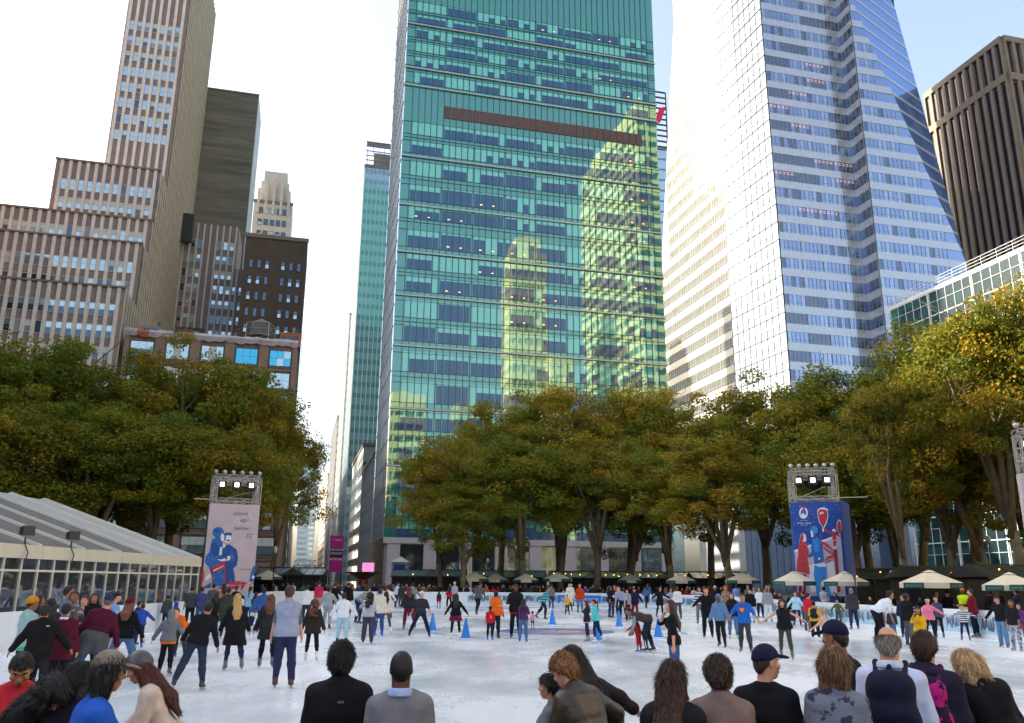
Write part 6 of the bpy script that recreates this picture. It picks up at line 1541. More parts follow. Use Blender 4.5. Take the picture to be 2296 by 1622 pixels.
        if sp.get('skates', 1) and detail:
            b = MB(); q = [fp(x, y, z) for x, y, z in ((-.004, -.10, -.135), (.004, -.10, -.135), (.004, .15, -.135), (-.004, .15, -.135), (-.004, -.11, -.11), (.004, -.11, -.11), (.004, .17, -.105), (-.004, .17, -.105))]
            b.add(q, [(0, 3, 2, 1), (4, 5, 6, 7), (0, 1, 5, 4), (1, 2, 6, 5), (2, 3, 7, 6), (3, 0, 4, 7)])
            for y in (-.05, .09): b.tube([fp(0, y, -.115), fp(0, y, -.08)], .012, 6)
            out.append(('blade', np.array(b.v), b, [BLADE], None))
    return out, dict(tp=tp, hp=hp_, arms=arms, T=T, HM=HM)
def build_person(sp, loc, yaw, height, label, group=None, res=None, ztop=None, detail=None):
    """height: target z extent (ground to top of head as posed)"""
    dist = max(1.0, (Vector(loc) - CAM).length); px = dist / 832.0
    if detail is None: detail = 2 if dist < 28 else (1 if dist < 50 else 0)
    res = res or min(.042, max(.0125, px * 1.05))
    parts, info = person_parts(sp, res / max(.5, min(1.1, height / 1.75)), detail)
    zmin = min(p[1][:, 2].min() for p in parts); zmax = max(p[1][:, 2].max() for p in parts); s = height / (zmax - zmin)
    M = rz(yaw); root = None; last = None
    for nm, V, F, ms, mi in parts:
        W = ((V - A_(0, 0, zmin)) * s) @ M.T
        if isinstance(F, MB):
            b = F; b.v = [tuple(q) for q in W]; me = b.mesh(nm, ms); link(nm, me, last); continue
        me = np_mesh(nm, W, F, ms, mi, True)
        if root is None:
            root = link('person', me, None, loc); tag(root, label, 'person', group)
        else: last = link(nm, me, root)
    info['W'] = lambda v: Vector(loc) + Vector(((np.asarray(v) - A_(0, 0, zmin)) * s) @ M.T)
    info['scale'] = s; info['M'] = M; return root, info
def X2D(px):  # convenience
    return px
# ================================================================== THE PEOPLE IN THE PICTURE
BLU = '#1d55c8'; WSK = '#d8d6d2'; GSK = '#5d5f66'; BSK = '#1b1c20'
NP = [0]
def sk(zf, hx, hy, fx, fy, yaw, ps, top, bot, hair, label, group='skaters on the ice', cx=None, **kw):
    NP[0] += 1; g = ground(*zf(fx, fy)); h = at_y(*zf(hx, hy), g.y).z
    sp = dict(pose=ps, top=top, bot=bot, hair=hair, seed=NP[0], **kw); sp.setdefault('feet', BSK)
    if h < 1.35: sp.setdefault('hs', 1.0 + (1.35 - h) * .55)
    h = max(.8, min(2.02, h))
    return build_person(sp, (g.x, g.y, 0), R(yaw) + math.atan2(-g.x, g.y), h, label, group)
def fgp(zf, hx, hy, Y, yaw, ps, top, bot, hair, label, group='people looking on from the near boards', zh=None, **kw):
    NP[0] += 1; p = at_y(*zf(hx, hy), Y); sp = dict(pose=ps, top=top, bot=bot, hair=hair, seed=NP[0], near=1, skates=kw.pop('skates', 0), **kw)
    ya = R(yaw) + math.atan2(-p.x, p.y)
    root, info = build_person(sp, (p.x, p.y, 0), ya, p.z, label, group, res=.0125, detail=2)
    hd = info['W'](info['hp'](0, -.01, .1)); dlt = Vector((p.x - hd.x, p.y - hd.y, 0)); root.location = root.location + dlt
    W0 = info['W']; info['W'] = lambda v: W0(v) + dlt; info['root'] = root; info['yaw'] = ya
    return root, info
def decal(ri, at, size, shapes, mats, nm='logo', back=True):
    """flat mark lying 6 mm off the cloth; at = point in the torso frame, shapes in local x-z"""
    root, info = ri; W = info['W']; o = W(info['tp'](*at)); s = info['scale']
    ex = (W(info['tp'](at[0] + .1, at[1], at[2])) - o).normalized(); ez = (W(info['tp'](at[0], at[1], at[2] + .1)) - o).normalized()
    if not back: ex = -ex
    nrm = ex.cross(ez)
    b = MB()
    for pts, m in shapes:
        lay = .002 * m
        b.add([tuple(o + ex * x * size * s + ez * z * size * s - root.location + nrm * lay) for x, z in pts], [tuple(range(len(pts)))], m)
    link(nm, b.mesh(nm, mats), root)
def arcs():
    out = []
    for r in (.45, .75, 1.05):
        pts = [((r) * math.cos(a), (r) * math.sin(a)) for a in np.linspace(0, math.pi / 2, 7)] + [((r - .2) * math.cos(a), (r - .2) * math.sin(a)) for a in np.linspace(math.pi / 2, 0, 7)]; out.append((pts, 0))
    return out + [([(-1.6, .05), (-.15, .05), (-.15, .35), (-1.6, .35)], 0), ([(-1.6, .5), (-.15, .5), (-.15, .8), (-1.6, .8)], 0)]
def letters(t, size=1.0):
    V, F = text_mb(t, size); return [([(V[i][0], V[i][1]) for i in f], 0) for f in F]
k0, k1, k2, k3 = K
# ---- left crowd on the ice
sk(k0, 140, 262, 150, 1180, -62, 'stand', ('hoodie', '#94b3ad'), ('pants', '#1c1d22'), ('under', '#201712'), 'skater in mustard beanie and pale teal hoodie at the left edge', hat=('beanie', '#b98226'), skin='tan', hem2='#4fa58a')
sk(k0, 222, 250, 222, 1080, -70, 'stand', ('jacket', '#1d1b22'), ('pants', '#22232a'), ('long', '#15100e'), 'dark haired skater in black half hidden behind the mustard beanie', skin='tan', fem=1)
ri = sk(k0, 285, 338, 268, 1240, -4, 'half', ('jacket', '#141214'), ('pants', '#1d1e24'), ('short', '#120d0c'), 'broad man in a black jacket with a small pale shoulder logo at left', skin='mid', fat=1.08)
decal(ri, (.11, -.168, .40), .022, arcs(), [AW])
sk(k0, 345, 283, 345, 1060, 10, 'stand', ('long', '#2c2140'), ('pants', '#1b1b22'), ('long', '#130e12'), 'skater with long black hair in dark purple in the left crowd', fem=1)
sk(k0, 465, 328, 468, 1190, -12, 'stand', ('jacket', '#4e1226'), ('pants', '#17171d'), ('short', '#14100f'), 'skater in a long maroon jacket with a white collar in the left crowd', collar='#d5d2d6', hem=-.12)
sk(k0, 505, 176, 498, 960, -80, 'stand', ('long', '#6d7891', 'ck:4c5670:26'), ('pants', '#2a2c38'), ('short', '#120e0d'), 'tall dark haired man in a blue grey checked shirt in the left crowd', skin='mid')
sk(k0, 566, 222, 566, 960, 150, 'stand', ('long', '#5d5652', 'ca:a59a92:14'), ('pants', '#24252c'), ('short', '#2c2220'), 'man in a mottled grey shirt smiling toward the checked shirt man', skin='tan')
sk(k0, 578, 345, 574, 900, 120, 'stand', ('jacket', '#a01c2c'), ('pants', '#22232b'), ('under', '#2a1a14'), 'small child in a pink hat and red coat in the left crowd', hat=('beanie', '#cf8f92'))
sk(k0, 640, 430, 640, 1010, 0, 'stand', ('long', '#d8d8dc', 'hs:8a2030:7'), ('pants', '#22242e'), ('short', '#1a1312'), 'child in a white and red striped jersey behind the maroon sweater man')
sk(k0, 660, 264, 662, 900, 165, 'stand', ('long', '#56604f'), ('pants', '#24252c'), ('short', '#4a2318'), 'red brown haired boy looking down by the left boards', hp=1)
sk(k0, 750, 238, 745, 930, 170, 'stand', ('jacket', '#17161b'), ('pants', '#1e1f27'), ('long', '#0f0c0c'), 'woman with black hair in black facing the camera at left', fem=1, skin='mid')
sk(k0, 842, 246, 760, 1160, -8, 'sideglide', ('long', '#4a1028'), ('pants', '#3c5576'), ('buzz', '#5c554f'), 'man in a maroon sweater and navy cap with a grey jacket tied round his waist', hat=('cap', '#2a3150'), waist='#4c4b50', fat=1.08)
sk(k0, 928, 228, 930, 930, -75, 'stand', ('long', '#7f9fd0'), ('pants', '#a6a2b4'), ('bun', '#16100f'), 'girl in a light blue top with dark tied hair beside the tent', fem=1, hat=('headband', '#1a1a1c'))
sk(k0, 1112, 278, 1040, 1010, -20, 'wide', ('long', '#121114'), ('pants', '#4a678e'), ('long', '#6b3f2a'), 'skater in black with a maroon beanie and blue jeans pushing off at left', fem=1, hat=('beanie', '#571224'))
sk(k0, 1178, 314, 1180, 700, -60, 'stand', ('hoodie', '#252b48'), ('pants', '#26304a'), ('short', '#15100e'), 'dark haired boy in navy beside the maroon beanie skater')
sk(k0, 1242, 336, 1205, 725, -10, 'reach', ('hoodie', '#2544a2'), ('pants', '#1d2240'), ('short', '#120e0d'), 'small child in a royal blue jersey with blue skates at left', feet=BLU)
sk(k0, 1482, 386, 1440, 965, -16, 'half', ('hoodup', '#6f7178'), ('pants', '#17161c'), ('bald', ''), 'child with a raised grey hood and orange sleeve stripe', hem2='#e06a1e', feet='#4b4a50')
sk(k0, 1590, 366, 1570, 815, 150, 'bend', ('tee', '#e2661c'), ('pants', '#3d3a3a'), ('short', '#1a1210'), 'bending child in a bright orange tee and blue skates', feet=BLU)
sk(k0, 1442, 262, 1442, 570, 20, 'stand', ('jacket', '#3a3d44'), ('pants', '#20232c'), ('short', '#1a1414'), 'small child in dark grey by the left boards')
sk(k0, 1508, 278, 1508, 550, 0, 'stand', ('vest', '#2b4fa0'), ('pants', '#20232c'), ('short', '#1a1414'), 'small child in a blue vest by the left boards')
sk(k0, 1652, 182, 1648, 560, 0, 'stand', ('tee', '#3e4144'), ('pants', '#191a20'), ('short', '#141010'), 'man in a dark grey tee seen from behind near the pale banner', skin='mid')
sk(k0, 1726, 186, 1738, 560, -4, 'stand', ('tee', '#3d4170'), ('pants', '#43506f'), ('short', '#1a1312'), 'man in a violet blue tee and jeans seen from behind near the pale banner', skin='mid')
sk(k0, 1846, 158, 1842, 520, 5, 'stand', ('long', '#4a4f58'), ('pants', '#22242c'), ('short', '#151111'), 'man in a slate shirt before the foot of the pale banner')
sk(k0, 1612, 203, 1612, 500, 0, 'stand', ('jacket', '#2a2a30'), ('pants', '#1d1e24'), ('short', '#120e0e'), 'dark haired skater partly hidden left of the dark grey tee man')
sk(k0, 1940, 158, 1932, 500, 20, 'stand', ('tank', '#b98a64'), ('pants', '#2a2b34'), ('long', '#191210'), 'woman in a tan top with dark hair before the pale banner', fem=1)
sk(k0, 2022, 178, 2030, 520, -40, 'reach', ('long', '#15151a'), ('pants', '#1a1b22'), ('short', '#1f1512'), 'man in black stretching an arm to the right before the pale banner')
sk(k0, 1870, 233, 1868, 570, 0, 'stand', ('coat', '#1a181b'), ('leggings', '#17171d'), ('long', '#2a1a14'), 'woman in black with dark brown hair left of the olive coat', fem=1)
sk(k0, 1972, 193, 1966, 640, 5, 'stand', ('coat', '#333830'), ('pants', '#1c1d22'), ('short', '#171212'), 'skater in a dark olive hooded coat behind the black sweater man')
sk(k0, 1885, 316, 1690, 1095, -14, 'sideglide', ('long', '#15161b'), ('pants', '#2a3348'), ('short', '#15110f'), 'man in a black sweater and dark jeans skating away at left centre', feet='#2b2c30', skin='mid')
sk(k0, 2070, 246, 2030, 925, 6, 'glide', ('coat', '#16161a'), ('leggings', '#23264c'), ('long', '#b48e55'), 'woman with long blonde hair in a long black coat', fem=1, feet=GSK, hlen=.2)
# ---- centre left
sk(Z2, 262, 180, 250, 770, -20, 'stand', ('long', '#86a9c4'), ('pants', '#222a4e'), ('pony', '#15100f'), 'girl in a light blue top with a dark ponytail before the banner', fem=1)
sk(Z2, 356, 268, 310, 820, -75, 'glide', ('jacket', '#385f8c'), ('skirt', '#c5c4c6'), ('long', '#1a1211'), 'girl in a denim jacket and white skirt with navy tights', fem=1, tights='#1d2148', feet=WSK)
sk(Z2, 460, 203, 440, 840, -6, 'stand', ('hoodie', '#34558f'), ('pants', '#20273c'), ('short', '#15100f'), 'dark haired man in a blue hooded jacket', skin='mid')
sk(Z2, 585, 286, 505, 1330, -6, 'glide', ('coat', '#2b2a2e'), ('leggings', '#17161d'), ('long', '#5b3223'), 'woman with auburn hair in a charcoal coat and grey skates', fem=1, feet=GSK, coatlen=.6, hlen=.3)
sk(Z2, 872, 166, 745, 1612, -2, 'stand', ('vest', '#9196ad'), ('pants', '#262d4a'), ('short', '#3d2b20'), 'tall man in a grey fleece vest over a green tee seen from behind', under=('#4e6163', .44), feet='#4a2226', hem=-.03)
sk(Z2, 1176, 352, 1140, 1228, -4, 'glide', ('coat', '#2c2522'), ('leggings', '#15141a'), ('curly', '#5a2c1d'), 'woman with curly auburn hair in a dark brown jacket and white skates', fem=1, feet=WSK, coatlen=.35)
sk(Z2, 1055, 163, 1060, 720, 0, 'stand', ('hoodie', '#d4d5d6'), ('pants', '#30323a'), ('short', '#141010'), 'dark haired man in a white hoodie seen from behind')
sk(Z2, 1240, 108, 1235, 560, 0, 'stand', ('tee', '#b8284e'), ('midskirt', '#a58f80'), ('short', '#2a1712'), 'woman in a hot pink top and tan skirt seen from behind', fem=1)
sk(Z2, 1345, 186, 1360, 785, -18, 'half', ('hoodie', '#959b9f'), ('pants', '#90969a'), ('short', '#15100f'), 'skater in a pale grey tracksuit with black skates', feet='#1b1b1f')
sk(Z2, 1462, 130, 1460, 620, 10, 'half', ('tee', '#141417'), ('pants', '#15161b'), ('short', '#1a1210'), 'woman in black reaching to the left among the far skaters', fem=1)
sk(Z2, 1645, 266, 1570, 990, -4, 'half', ('hoodie', '#d9dadf'), ('pants', '#9fbdd0'), ('short', '#15110f'), 'skater in a white jacket and pale blue jeans with arms held low', skin='mid', feet='#23242a')
sk(Z2, 1862, 188, 1790, 712, -62, 'bend', ('long', '#a9a9ae', 'ck:33353f:22'), ('pants', '#222a48'), ('short', '#17110f'), 'skater in a black and white plaid shirt leaning forward', feet='#28356a')
sk(Z2, 1650, 128, 1645, 610, 0, 'stand', ('jacket', '#121216'), ('pants', '#16171c'), ('short', '#120e0e'), 'man in black seen from behind right of the plain black tee woman')
sk(Z2, 1990, 256, 1930, 985, -8, 'reachl', ('tee', '#a9a7b4'), ('wide', '#3e3d48'), ('curly', '#1c1311'), 'girl with long dark curls in a lilac grey top and wide charcoal trousers', fem=1, under=('#3b3c49', .97), feet='#24242a', skin='mid')
sk(Z2, 2068, 208, 2082, 890, 4, 'stand', ('jacket', '#cfcabc'), ('pants', '#2f4a80'), ('short', '#141010'), 'skater in a cream jacket and jeans behind the girl with dark curls', feet=BLU)
sk(Z2, 2192, 246, 2180, 850, 12, 'glide', ('jacket', '#cdc7bb'), ('leggings', '#4f5764'), ('long', '#130f10'), 'woman in a cream fluffy jacket over a red striped hem', fem=1, feet=WSK, hem2='#b4584c')
sk(Z2, 2226, 166, 2205, 650, 10, 'half', ('long', '#d6d2cd'), ('pants', '#2a2d3a'), ('short', '#130f0f'), 'woman in a white cardigan right of the cream jackets', fem=1)
sk(Z2, 2122, 163, 2112, 640, 0, 'stand', ('long', '#b4a8ce'), ('pants', '#2c2e3a'), ('short', '#16100f'), 'skater in a lavender top behind the cream jackets')
# ---- centre
sk(Z3, 322, 128, 270, 475, -55, 'half', ('long', '#cfd6e2'), ('pants', '#561a38'), ('short', '#2a1712'), 'woman in a white blouse and maroon trousers at the far ice edge', fem=1)
sk(Z3, 346, 150, 335, 480, -20, 'stand', ('jacket', '#2f332e'), ('pants', '#3d4a4a'), ('short', '#1c1412'), 'skater in a dark olive jacket beside the white blouse woman')
sk(Z3, 436, 186, 440, 795, 8, 'stride', ('coat', '#24262e'), ('pants', '#6a1a3a'), ('long', '#4d2418'), 'woman with long auburn hair in a dark cape and maroon trousers', fem=1, feet='#6d6a70', coatlen=.1)
sk(Z3, 484, 138, 492, 600, 6, 'half', ('long', '#787a7f'), ('pants', '#2a2c34'), ('short', '#241815'), 'man in a grey sweater behind the maroon trousers woman')
sk(Z3, 704, 246, 605, 900, -6, 'wide', ('tee', '#1d1e28', 'hs:3a3c46:14'), ('pants', '#202436'), ('buzz', '#b3aca2'), 'man in a white cap and dark striped polo striding with wide legs', hat=('capback', '#dad6cd'), feet='#191a1e')
sk(Z3, 856, 248, 866, 492, 0, 'stand', ('long', '#3c2430'), ('skirt', '#9c2434'), ('long', '#26150f'), 'tiny girl in a red skirt and blue skates by the far boards', fem=1, feet=BLU, tights='#3a3640')
sk(Z3, 1022, 186, 1008, 492, 30, 'glide', ('tee', '#a41a2a'), ('pants', '#1a1a20'), ('long', '#130f10'), 'woman in a red top with black hair at the far boards', fem=1, feet=WSK)
sk(Z3, 1082, 112, 1086, 470, 150, 'stand', ('long', '#a5a6ae'), ('pants', '#3a3c46'), ('under', '#2a1d18'), 'person in a white cap and grey top by the far boards', hat=('cap', '#d9d6d0'))
sk(Z3, 1146, 278, 1098, 928, -2, 'half', ('long', '#141418'), ('skirt', '#7c2040', 'ck:54142c:18'), ('long', '#0f0c0d'), 'woman with long black hair in a red plaid skirt and white skates', fem=1, tights='#16161c', feet=WSK, hlen=.22)
sk(Z3, 1458, 112, 1415, 582, -34, 'stride', ('tee', '#4f5355'), ('pants', '#1a1b22'), ('short', '#2b1c16'), 'tall man in a grey tee gliding past the far boards', skin='mid', feet='#47484c')
sk(Z3, 1622, 242, 1662, 915, -22, 'stand', ('jacket', '#e5641a'), ('pants', '#1a1c2a'), ('short', '#15100f'), 'rink guard in a bright orange safety jacket', skin='dark', band=1, feet='#15161a', fat=1.15)
ri = sk(Z3, 1572, 452, 1585, 940, -4, 'stand', ('tee', '#b51a24'), ('pants', '#1c1d34'), ('short', '#120d0c'), 'child in a red jersey and blue skates before the orange jacket', feet=BLU, skin='dark')
decal(ri, (.04, -.150, .17), .20, letters('3'), [AW], 'number')
sk(Z3, 1935, 146, 1942, 915, 176, 'hands', ('jacket', '#1a171a'), ('pants', '#17181e'), ('short', '#100c0b'), 'man in a black and red jacket facing the camera on blue skates', skin='dark', feet=BLU, hem2='#8e1a26')
sk(Z3, 2010, 352, 2050, 968, -8, 'phone', ('long', '#3d1f4a', 'vs:6a3f74:9'), ('pants', '#48648a'), ('long', '#130f10'), 'woman in a purple plaid shirt and jeans on blue skates', fem=1, feet=BLU)
sk(Z3, 2186, 530, 2182, 790, 30, 'stand', ('jacket', '#d58aae'), ('leggings', '#2a2c38'), ('under', '#2a1a14'), 'tiny child in pink behind the purple plaid shirt', hat=('helmet', '#22232a'))
sk(Z4, 228, 182, 158, 652, -74, 'stride', ('tee', '#56b0b4', 'hs:1f5f78:7'), ('pants', '#1a1d34'), ('short', '#120e0d'), 'skater in a teal striped tee leaning into a stride', stripe='#c9ccd6', feet='#23242a', skin='mid')
sk(Z4, 282, 148, 266, 495, -20, 'stand', ('tee', '#6a6c72'), ('pants', '#26304e'), ('short', '#171110'), 'skater in grey with blue skates behind the teal striped tee', feet=BLU)
sk(Z4, 494, 300, 490, 582, 176, 'half', ('long', '#d2a234'), ('pants', '#33302e'), ('under', '#2a1a14'), 'small child in a yellow top and dark helmet', hat=('helmet', '#2a2d36'), feet='#1d2a22')
sk(Z4, 500, 138, 522, 528, 160, 'stand', ('coat', '#d9d2c2'), ('leggings', '#2b2b32'), ('short', '#2a1c17'), 'woman in a long cream coat at the far boards', fem=1)
sk(Z4, 546, 148, 548, 460, 10, 'stand', ('coat', '#dcdde2'), ('leggings', '#2b2b32'), ('under', '#8a8a88'), 'woman in a long white coat beside the cream one', fem=1, hat=('beanie', '#cfcfcf'))
sk(Z4, 660, 148, 668, 556, 178, 'stand', ('jacket', '#b8381c'), ('pants', '#5a7590'), ('short', '#7b6a52'), 'man in a rust orange jacket and pale jeans facing the camera', feet='#25262c')
sk(Z4, 742, 382, 765, 958, 84, 'stand', ('jacket', '#26262c'), ('leggings', '#262c50'), ('long', '#3a2119'), 'girl in a dark puffer jacket with long brown hair in profile', fem=1, feet='#8f8a8c', hem2='#d9a9b4')
sk(Z4, 852, 362, 896, 980, 82, 'glide', ('hoodie', '#4fb8c0'), ('leggings', '#1f2546'), ('pony', '#2a1812'), 'girl in an aqua jacket with a dark ponytail in profile', fem=1, feet=WSK)
sk(Z4, 1078, 172, 1088, 615, -84, 'stand', ('jacket', '#17161a'), ('pants', '#2f4064'), ('long', '#2a1914'), 'woman in a black jacket and jeans facing the number forty jersey', fem=1)
ri = sk(Z4, 1150, 162, 1160, 618, 172, 'stand', ('tee', '#131316'), ('pants', '#2a3550'), ('short', '#15100f'), 'boy in a black jersey with the number forty', skin='mid')
decal(ri, (0, .165, .10), .26, letters('40'), [AW], 'number', back=False)
sk(Z4, 1292, 176, 1280, 672, 152, 'bend', ('tee', '#8f98b4'), ('pants', '#191d30'), ('short', '#3a2a20'), 'man in a pale blue tee bending toward a group of skaters')
sk(Z4, 1338, 228, 1338, 645, 150, 'stand', ('tee', '#8c8f98'), ('pants', '#1d2030'), ('short', '#2a1d18'), 'skater in a grey tee right of the bending pale blue tee')
sk(Z4, 1436, 198, 1440, 640, 176, 'half', ('jacket', '#1d2038'), ('pants', '#7c1f30'), ('under', '#1a1310'), 'child in a navy blazer and dark cap with maroon trousers', hat=('cap', '#191a26'), collar='#d8d8dc')
sk(Z4, 1608, 142, 1608, 488, -30, 'stride', ('jacket', '#3f5f8e'), ('leggings', '#1b1c26'), ('long', '#241713'), 'woman in a denim jacket and dark leggings at the right far boards', fem=1)
sk(Z4, 1804, 196, 1792, 612, -150, 'armsout', ('coat', '#15151a'), ('leggings', '#17171e'), ('long', '#1a1210'), 'woman in a black coat with arms out before the far corner', fem=1, coatlen=.5, feet='#4d4e54')
sk(Z4, 1952, 208, 1952, 560, 176, 'stand', ('long', '#b6bccd', 'hs:5a6690:12'), ('pants', '#2b3048'), ('long', '#241713'), 'woman in a pale striped shirt behind the waving woman', fem=1)
sk(Z4, 2034, 178, 2044, 640, 172, 'stand', ('long', '#d6d4d2'), ('pants', '#4a4b54'), ('short', '#17110f'), 'woman in a white cardigan over grey behind the waving woman', fem=1, skin='dark')
ri = sk(Z4, 1580, 474, 1640, 1112, 84, 'deepbend', ('vest', '#3d362f'), ('pants', '#1b1d2c'), ('buzz', '#15110f'), 'man in a brown puffer vest bending low over a child', under=('#7f8596', .97), skin='tan', stripe='#b9bcc8', feet='#23253a', hem=-.02)
sk(Z4, 1432, 610, 1490, 1106, 60, 'reachl', ('hoodie', '#9c1c26'), ('pants', '#a51824'), ('short', '#5b4434'), 'child in red with blue skates held by the bending man', feet=BLU, stripe='#d8d4d6', hem2='#4c4a48')
sk(Z4, 1990, 366, 2010, 1650, 86, pose(Ra=(20, 72, 128, 30), La=(6, -4, 8), lean=3), ('tee', '#111114'), ('pants', '#31507c'), ('long', '#3a2119'), 'woman in a black tee and jeans raising a hand to her face', fem=1, feet=WSK, hlen=.18)
# ---- centre right
sk(Z5, 186, 184, 176, 712, 172, 'stand', ('long', '#2a2f48', 'hs:c9c9cc:7.5'), ('pants', '#6d6b68'), ('short', '#17110f'), 'man in a navy and white striped sweater with blue skates', feet=BLU, skin='mid')
sk(Z5, 312, 188, 285, 905, 176, 'reach', ('long', '#141417'), ('pants', '#15151a'), ('short', '#120e0d'), 'man all in black facing the camera right of the striped sweater', feet='#202126')
sk(Z5, 414, 286, 470, 1045, 158, 'glide', ('hoodup', '#5d7ea6'), ('pants', '#17181d'), ('bald', ''), 'teenager in a light blue hoodie with the hood up', stripe='#c6c8cc', feet='#26304e', skin='dark')
sk(Z5, 566, 168, 545, 645, 174, 'stand', ('jacket', '#a58a78', 'ck:6b4a40:14'), ('pants', '#3a2c3a'), ('curly', '#8a4f2c'), 'woman with wavy red hair in a tan plaid coat', fem=1)
sk(Z5, 616, 268, 640, 915, 176, 'stand', ('jacket', '#191820'), ('pants', '#4d6d9c'), ('long', '#2a1914'), 'woman in a dark cardigan and jeans behind the blue tee boy', fem=1, feet=WSK)
ri = sk(Z5, 742, 276, 812, 1118, 168, 'half', ('tee', '#1f62b8'), ('pants', '#3a3c42'), ('short', '#15100e'), 'boy in a bright blue tee with a red and yellow shield emblem', feet='#5c5d62', skin='mid')
decal(ri, (0, .165, .30), .125, [([(-.85, .55), (-.55, .85), (.55, .85), (.85, .55), (0, -.75)], 0), ([(-.5, .58), (.5, .58), (.42, .36), (-.1, .36), (-.1, .22), (.45, .22), (.1, -.3), (-.25, 0), (.1, 0), (.1, .1), (-.5, .14)], 1)], [AR, mat('emblem_yellow', '#e0b23a', .6)], 'emblem', back=False)
sk(Z5, 866, 216, 890, 705, 176, 'stand', ('jacket', '#141418'), ('pants', '#9fb4d0'), ('short', '#17110f'), 'man in a black jacket and pale jeans behind the blue tee boy')
sk(Z5, 1018, 198, 1020, 625, 172, 'stand', ('tee', '#dcdde4'), ('pants', '#1c2038'), ('short', '#6a3420'), 'red haired boy in a white tee with navy sleeves', under=('#232a4c', .8), feet='#4a5568')
sk(Z5, 1104, 186, 1135, 690, 172, 'stand', ('hoodup', '#8b8e92'), ('pants', '#d2d3de'), ('bald', ''), 'skater in a grey hoodie with hood up and white trousers', skin='dark', feet='#23253a')
sk(Z5, 1315, 348, 1385, 1218, 166, 'armsout', ('vest', '#17171c'), ('leggings', '#3f4236'), ('curly', '#1c1210'), 'girl with dark curls in a black waistcoat and olive leggings, arms out', fem=1, feet='#6a6b70', hem=-.02)
sk(Z5, 1508, 256, 1535, 745, 174, 'half', ('jacket', '#a9cfdc'), ('leggings', '#1d2444'), ('long', '#2a1813'), 'woman in a pale blue cardigan with a white scarf', fem=1, collar='#e0dcd8')
sk(Z5, 1735, 276, 1690, 815, -40, 'reachl', ('tee', '#b81f30'), ('pants', '#5b5c64'), ('short', '#15100f'), 'boy in a red tee over grey sleeves by the right boards', under=('#9a9ba2', .97), feet='#23304e')
sk(Z5, 1784, 384, 1800, 960, -4, 'stand', ('tee', '#c4a51e'), ('pants', '#1c1d28'), ('short', '#120e0d'), 'child in a yellow top with a dark backpack', pack='#23222c', feet=WSK, under=('#35393c', .97))
sk(Z5, 1698, 250, 1655, 690, 30, 'reach', ('tee', '#2a2f5a'), ('pants', '#2a2c38'), ('short', '#15100f'), 'skater in a navy tee reaching out before the banner')
sk(Z5, 1950, 476, 1985, 1290, 84, 'reachl', ('tank', '#caa39a'), ('pants', '#8e6a66'), ('pony', '#b08a52'), 'blonde woman with a ponytail in a pale pink top', fem=1, feet=WSK)
sk(Z5, 2112, 368, 2118, 725, 170, 'half', ('long', '#4c5a32'), ('pants', '#4a4a44'), ('short', '#5a3522'), 'small child in a green sweater holding the right boards')
sk(Z6, 100, 290, 140, 822, 20, 'stand', ('jacket', '#35363c'), ('pants', '#232b4e'), ('short', '#6d6a66'), 'grey haired man in a dark jacket and navy jeans by the right boards', feet='#55565a')
ri = sk(Z6, 498, 318, 460, 1020, -64, 'bend', ('tee', '#dcdde6'), ('wide', '#17141f'), ('short', '#15100f'), 'man in a white printed tee leaning toward a child', skin='mid')
ri = sk(Z6, 612, 538, 640, 965, 176, 'stand', ('jacket', '#2c3040'), ('pants', '#49648e'), ('under', '#1d1512'), 'small child in a navy hat and jacket holding the white tee man', hat=('beanie', '#23243c'))
sk(Z6, 792, 372, 800, 925, 170, 'stand', ('jacket', '#20243c'), ('pants', '#1d2138'), ('short', '#120e0d'), 'man in a dark navy jacket with blue skates by the right boards', feet=BLU)
sk(Z6, 876, 358, 858, 1035, -48, 'stand', ('jacket', '#131316'), ('pants', '#55575e'), ('short', '#15100e'), 'boy in a black jacket and grey trousers looking aside', skin='dark', feet='#23242c')
ri = sk(Z6, 992, 518, 1010, 1190, 172, 'mouth', ('tee', '#d2a416'), ('pants', '#2c2b34'), ('curly', '#15100e'), 'girl in a yellow tee holding a hand to her mouth', fem=1, skin='mid')
decal(ri, (0, .168, .22), .12, [([(-.8, .1), (-.3, .35), (.3, .35), (.8, .1), (.3, -.3), (-.3, -.3)], 0)], [mat('print_orange', '#cf6a1c', .7)], 'print', back=False)
sk(Z6, 1088, 418, 1125, 990, 176, pose(La=(58, 12, 8), Ra=(16, 8, 20), Ll=(5, 6, 8), Rl=(6, -6, 8)), ('long', '#e0768f'), ('leggings', '#17171f'), ('pony', '#2a1a14'), 'woman in a pink sweater and white headband stretching out an arm', fem=1, hat=('headband', '#dcdce0'), feet='#3a3b42')
sk(Z6, 1172, 392, 1230, 938, 172, 'stand', ('long', '#3c475e'), ('leggings', '#16161d'), ('short', '#241713'), 'woman in a slate blue sweater and black leggings', fem=1, feet='#5d5e64')
sk(Z6, 1482, 498, 1560, 968, 176, 'armsout', ('long', '#d0d2d8', 'hs:23253a:13'), ('leggings', '#1b1e3a'), ('short', '#2a1a14'), 'girl in a black and white striped top with both arms out', fem=1, feet='#5b5d66')
sk(Z6, 1622, 298, 1690, 930, 78, 'hands', ('jacket', '#6c1424'), ('pants', '#17171f'), ('short', '#17110f'), 'man in a dark red jacket leaning on the right boards', feet='#4c4c52')
sk(Z6, 1992, 388, 2050, 1055, 152, pose(La=(10, 4, 12), Ra=(36, 6, 10), Ll=(5, 8, 8), Rl=(7, -8, 8), lean=6, hp=14), ('long', '#16171c'), ('wide', '#5c7fa6'), ('messy', '#120d0d'), 'boy in a black sweater and loose blue jeans', feet='#4c4e56')
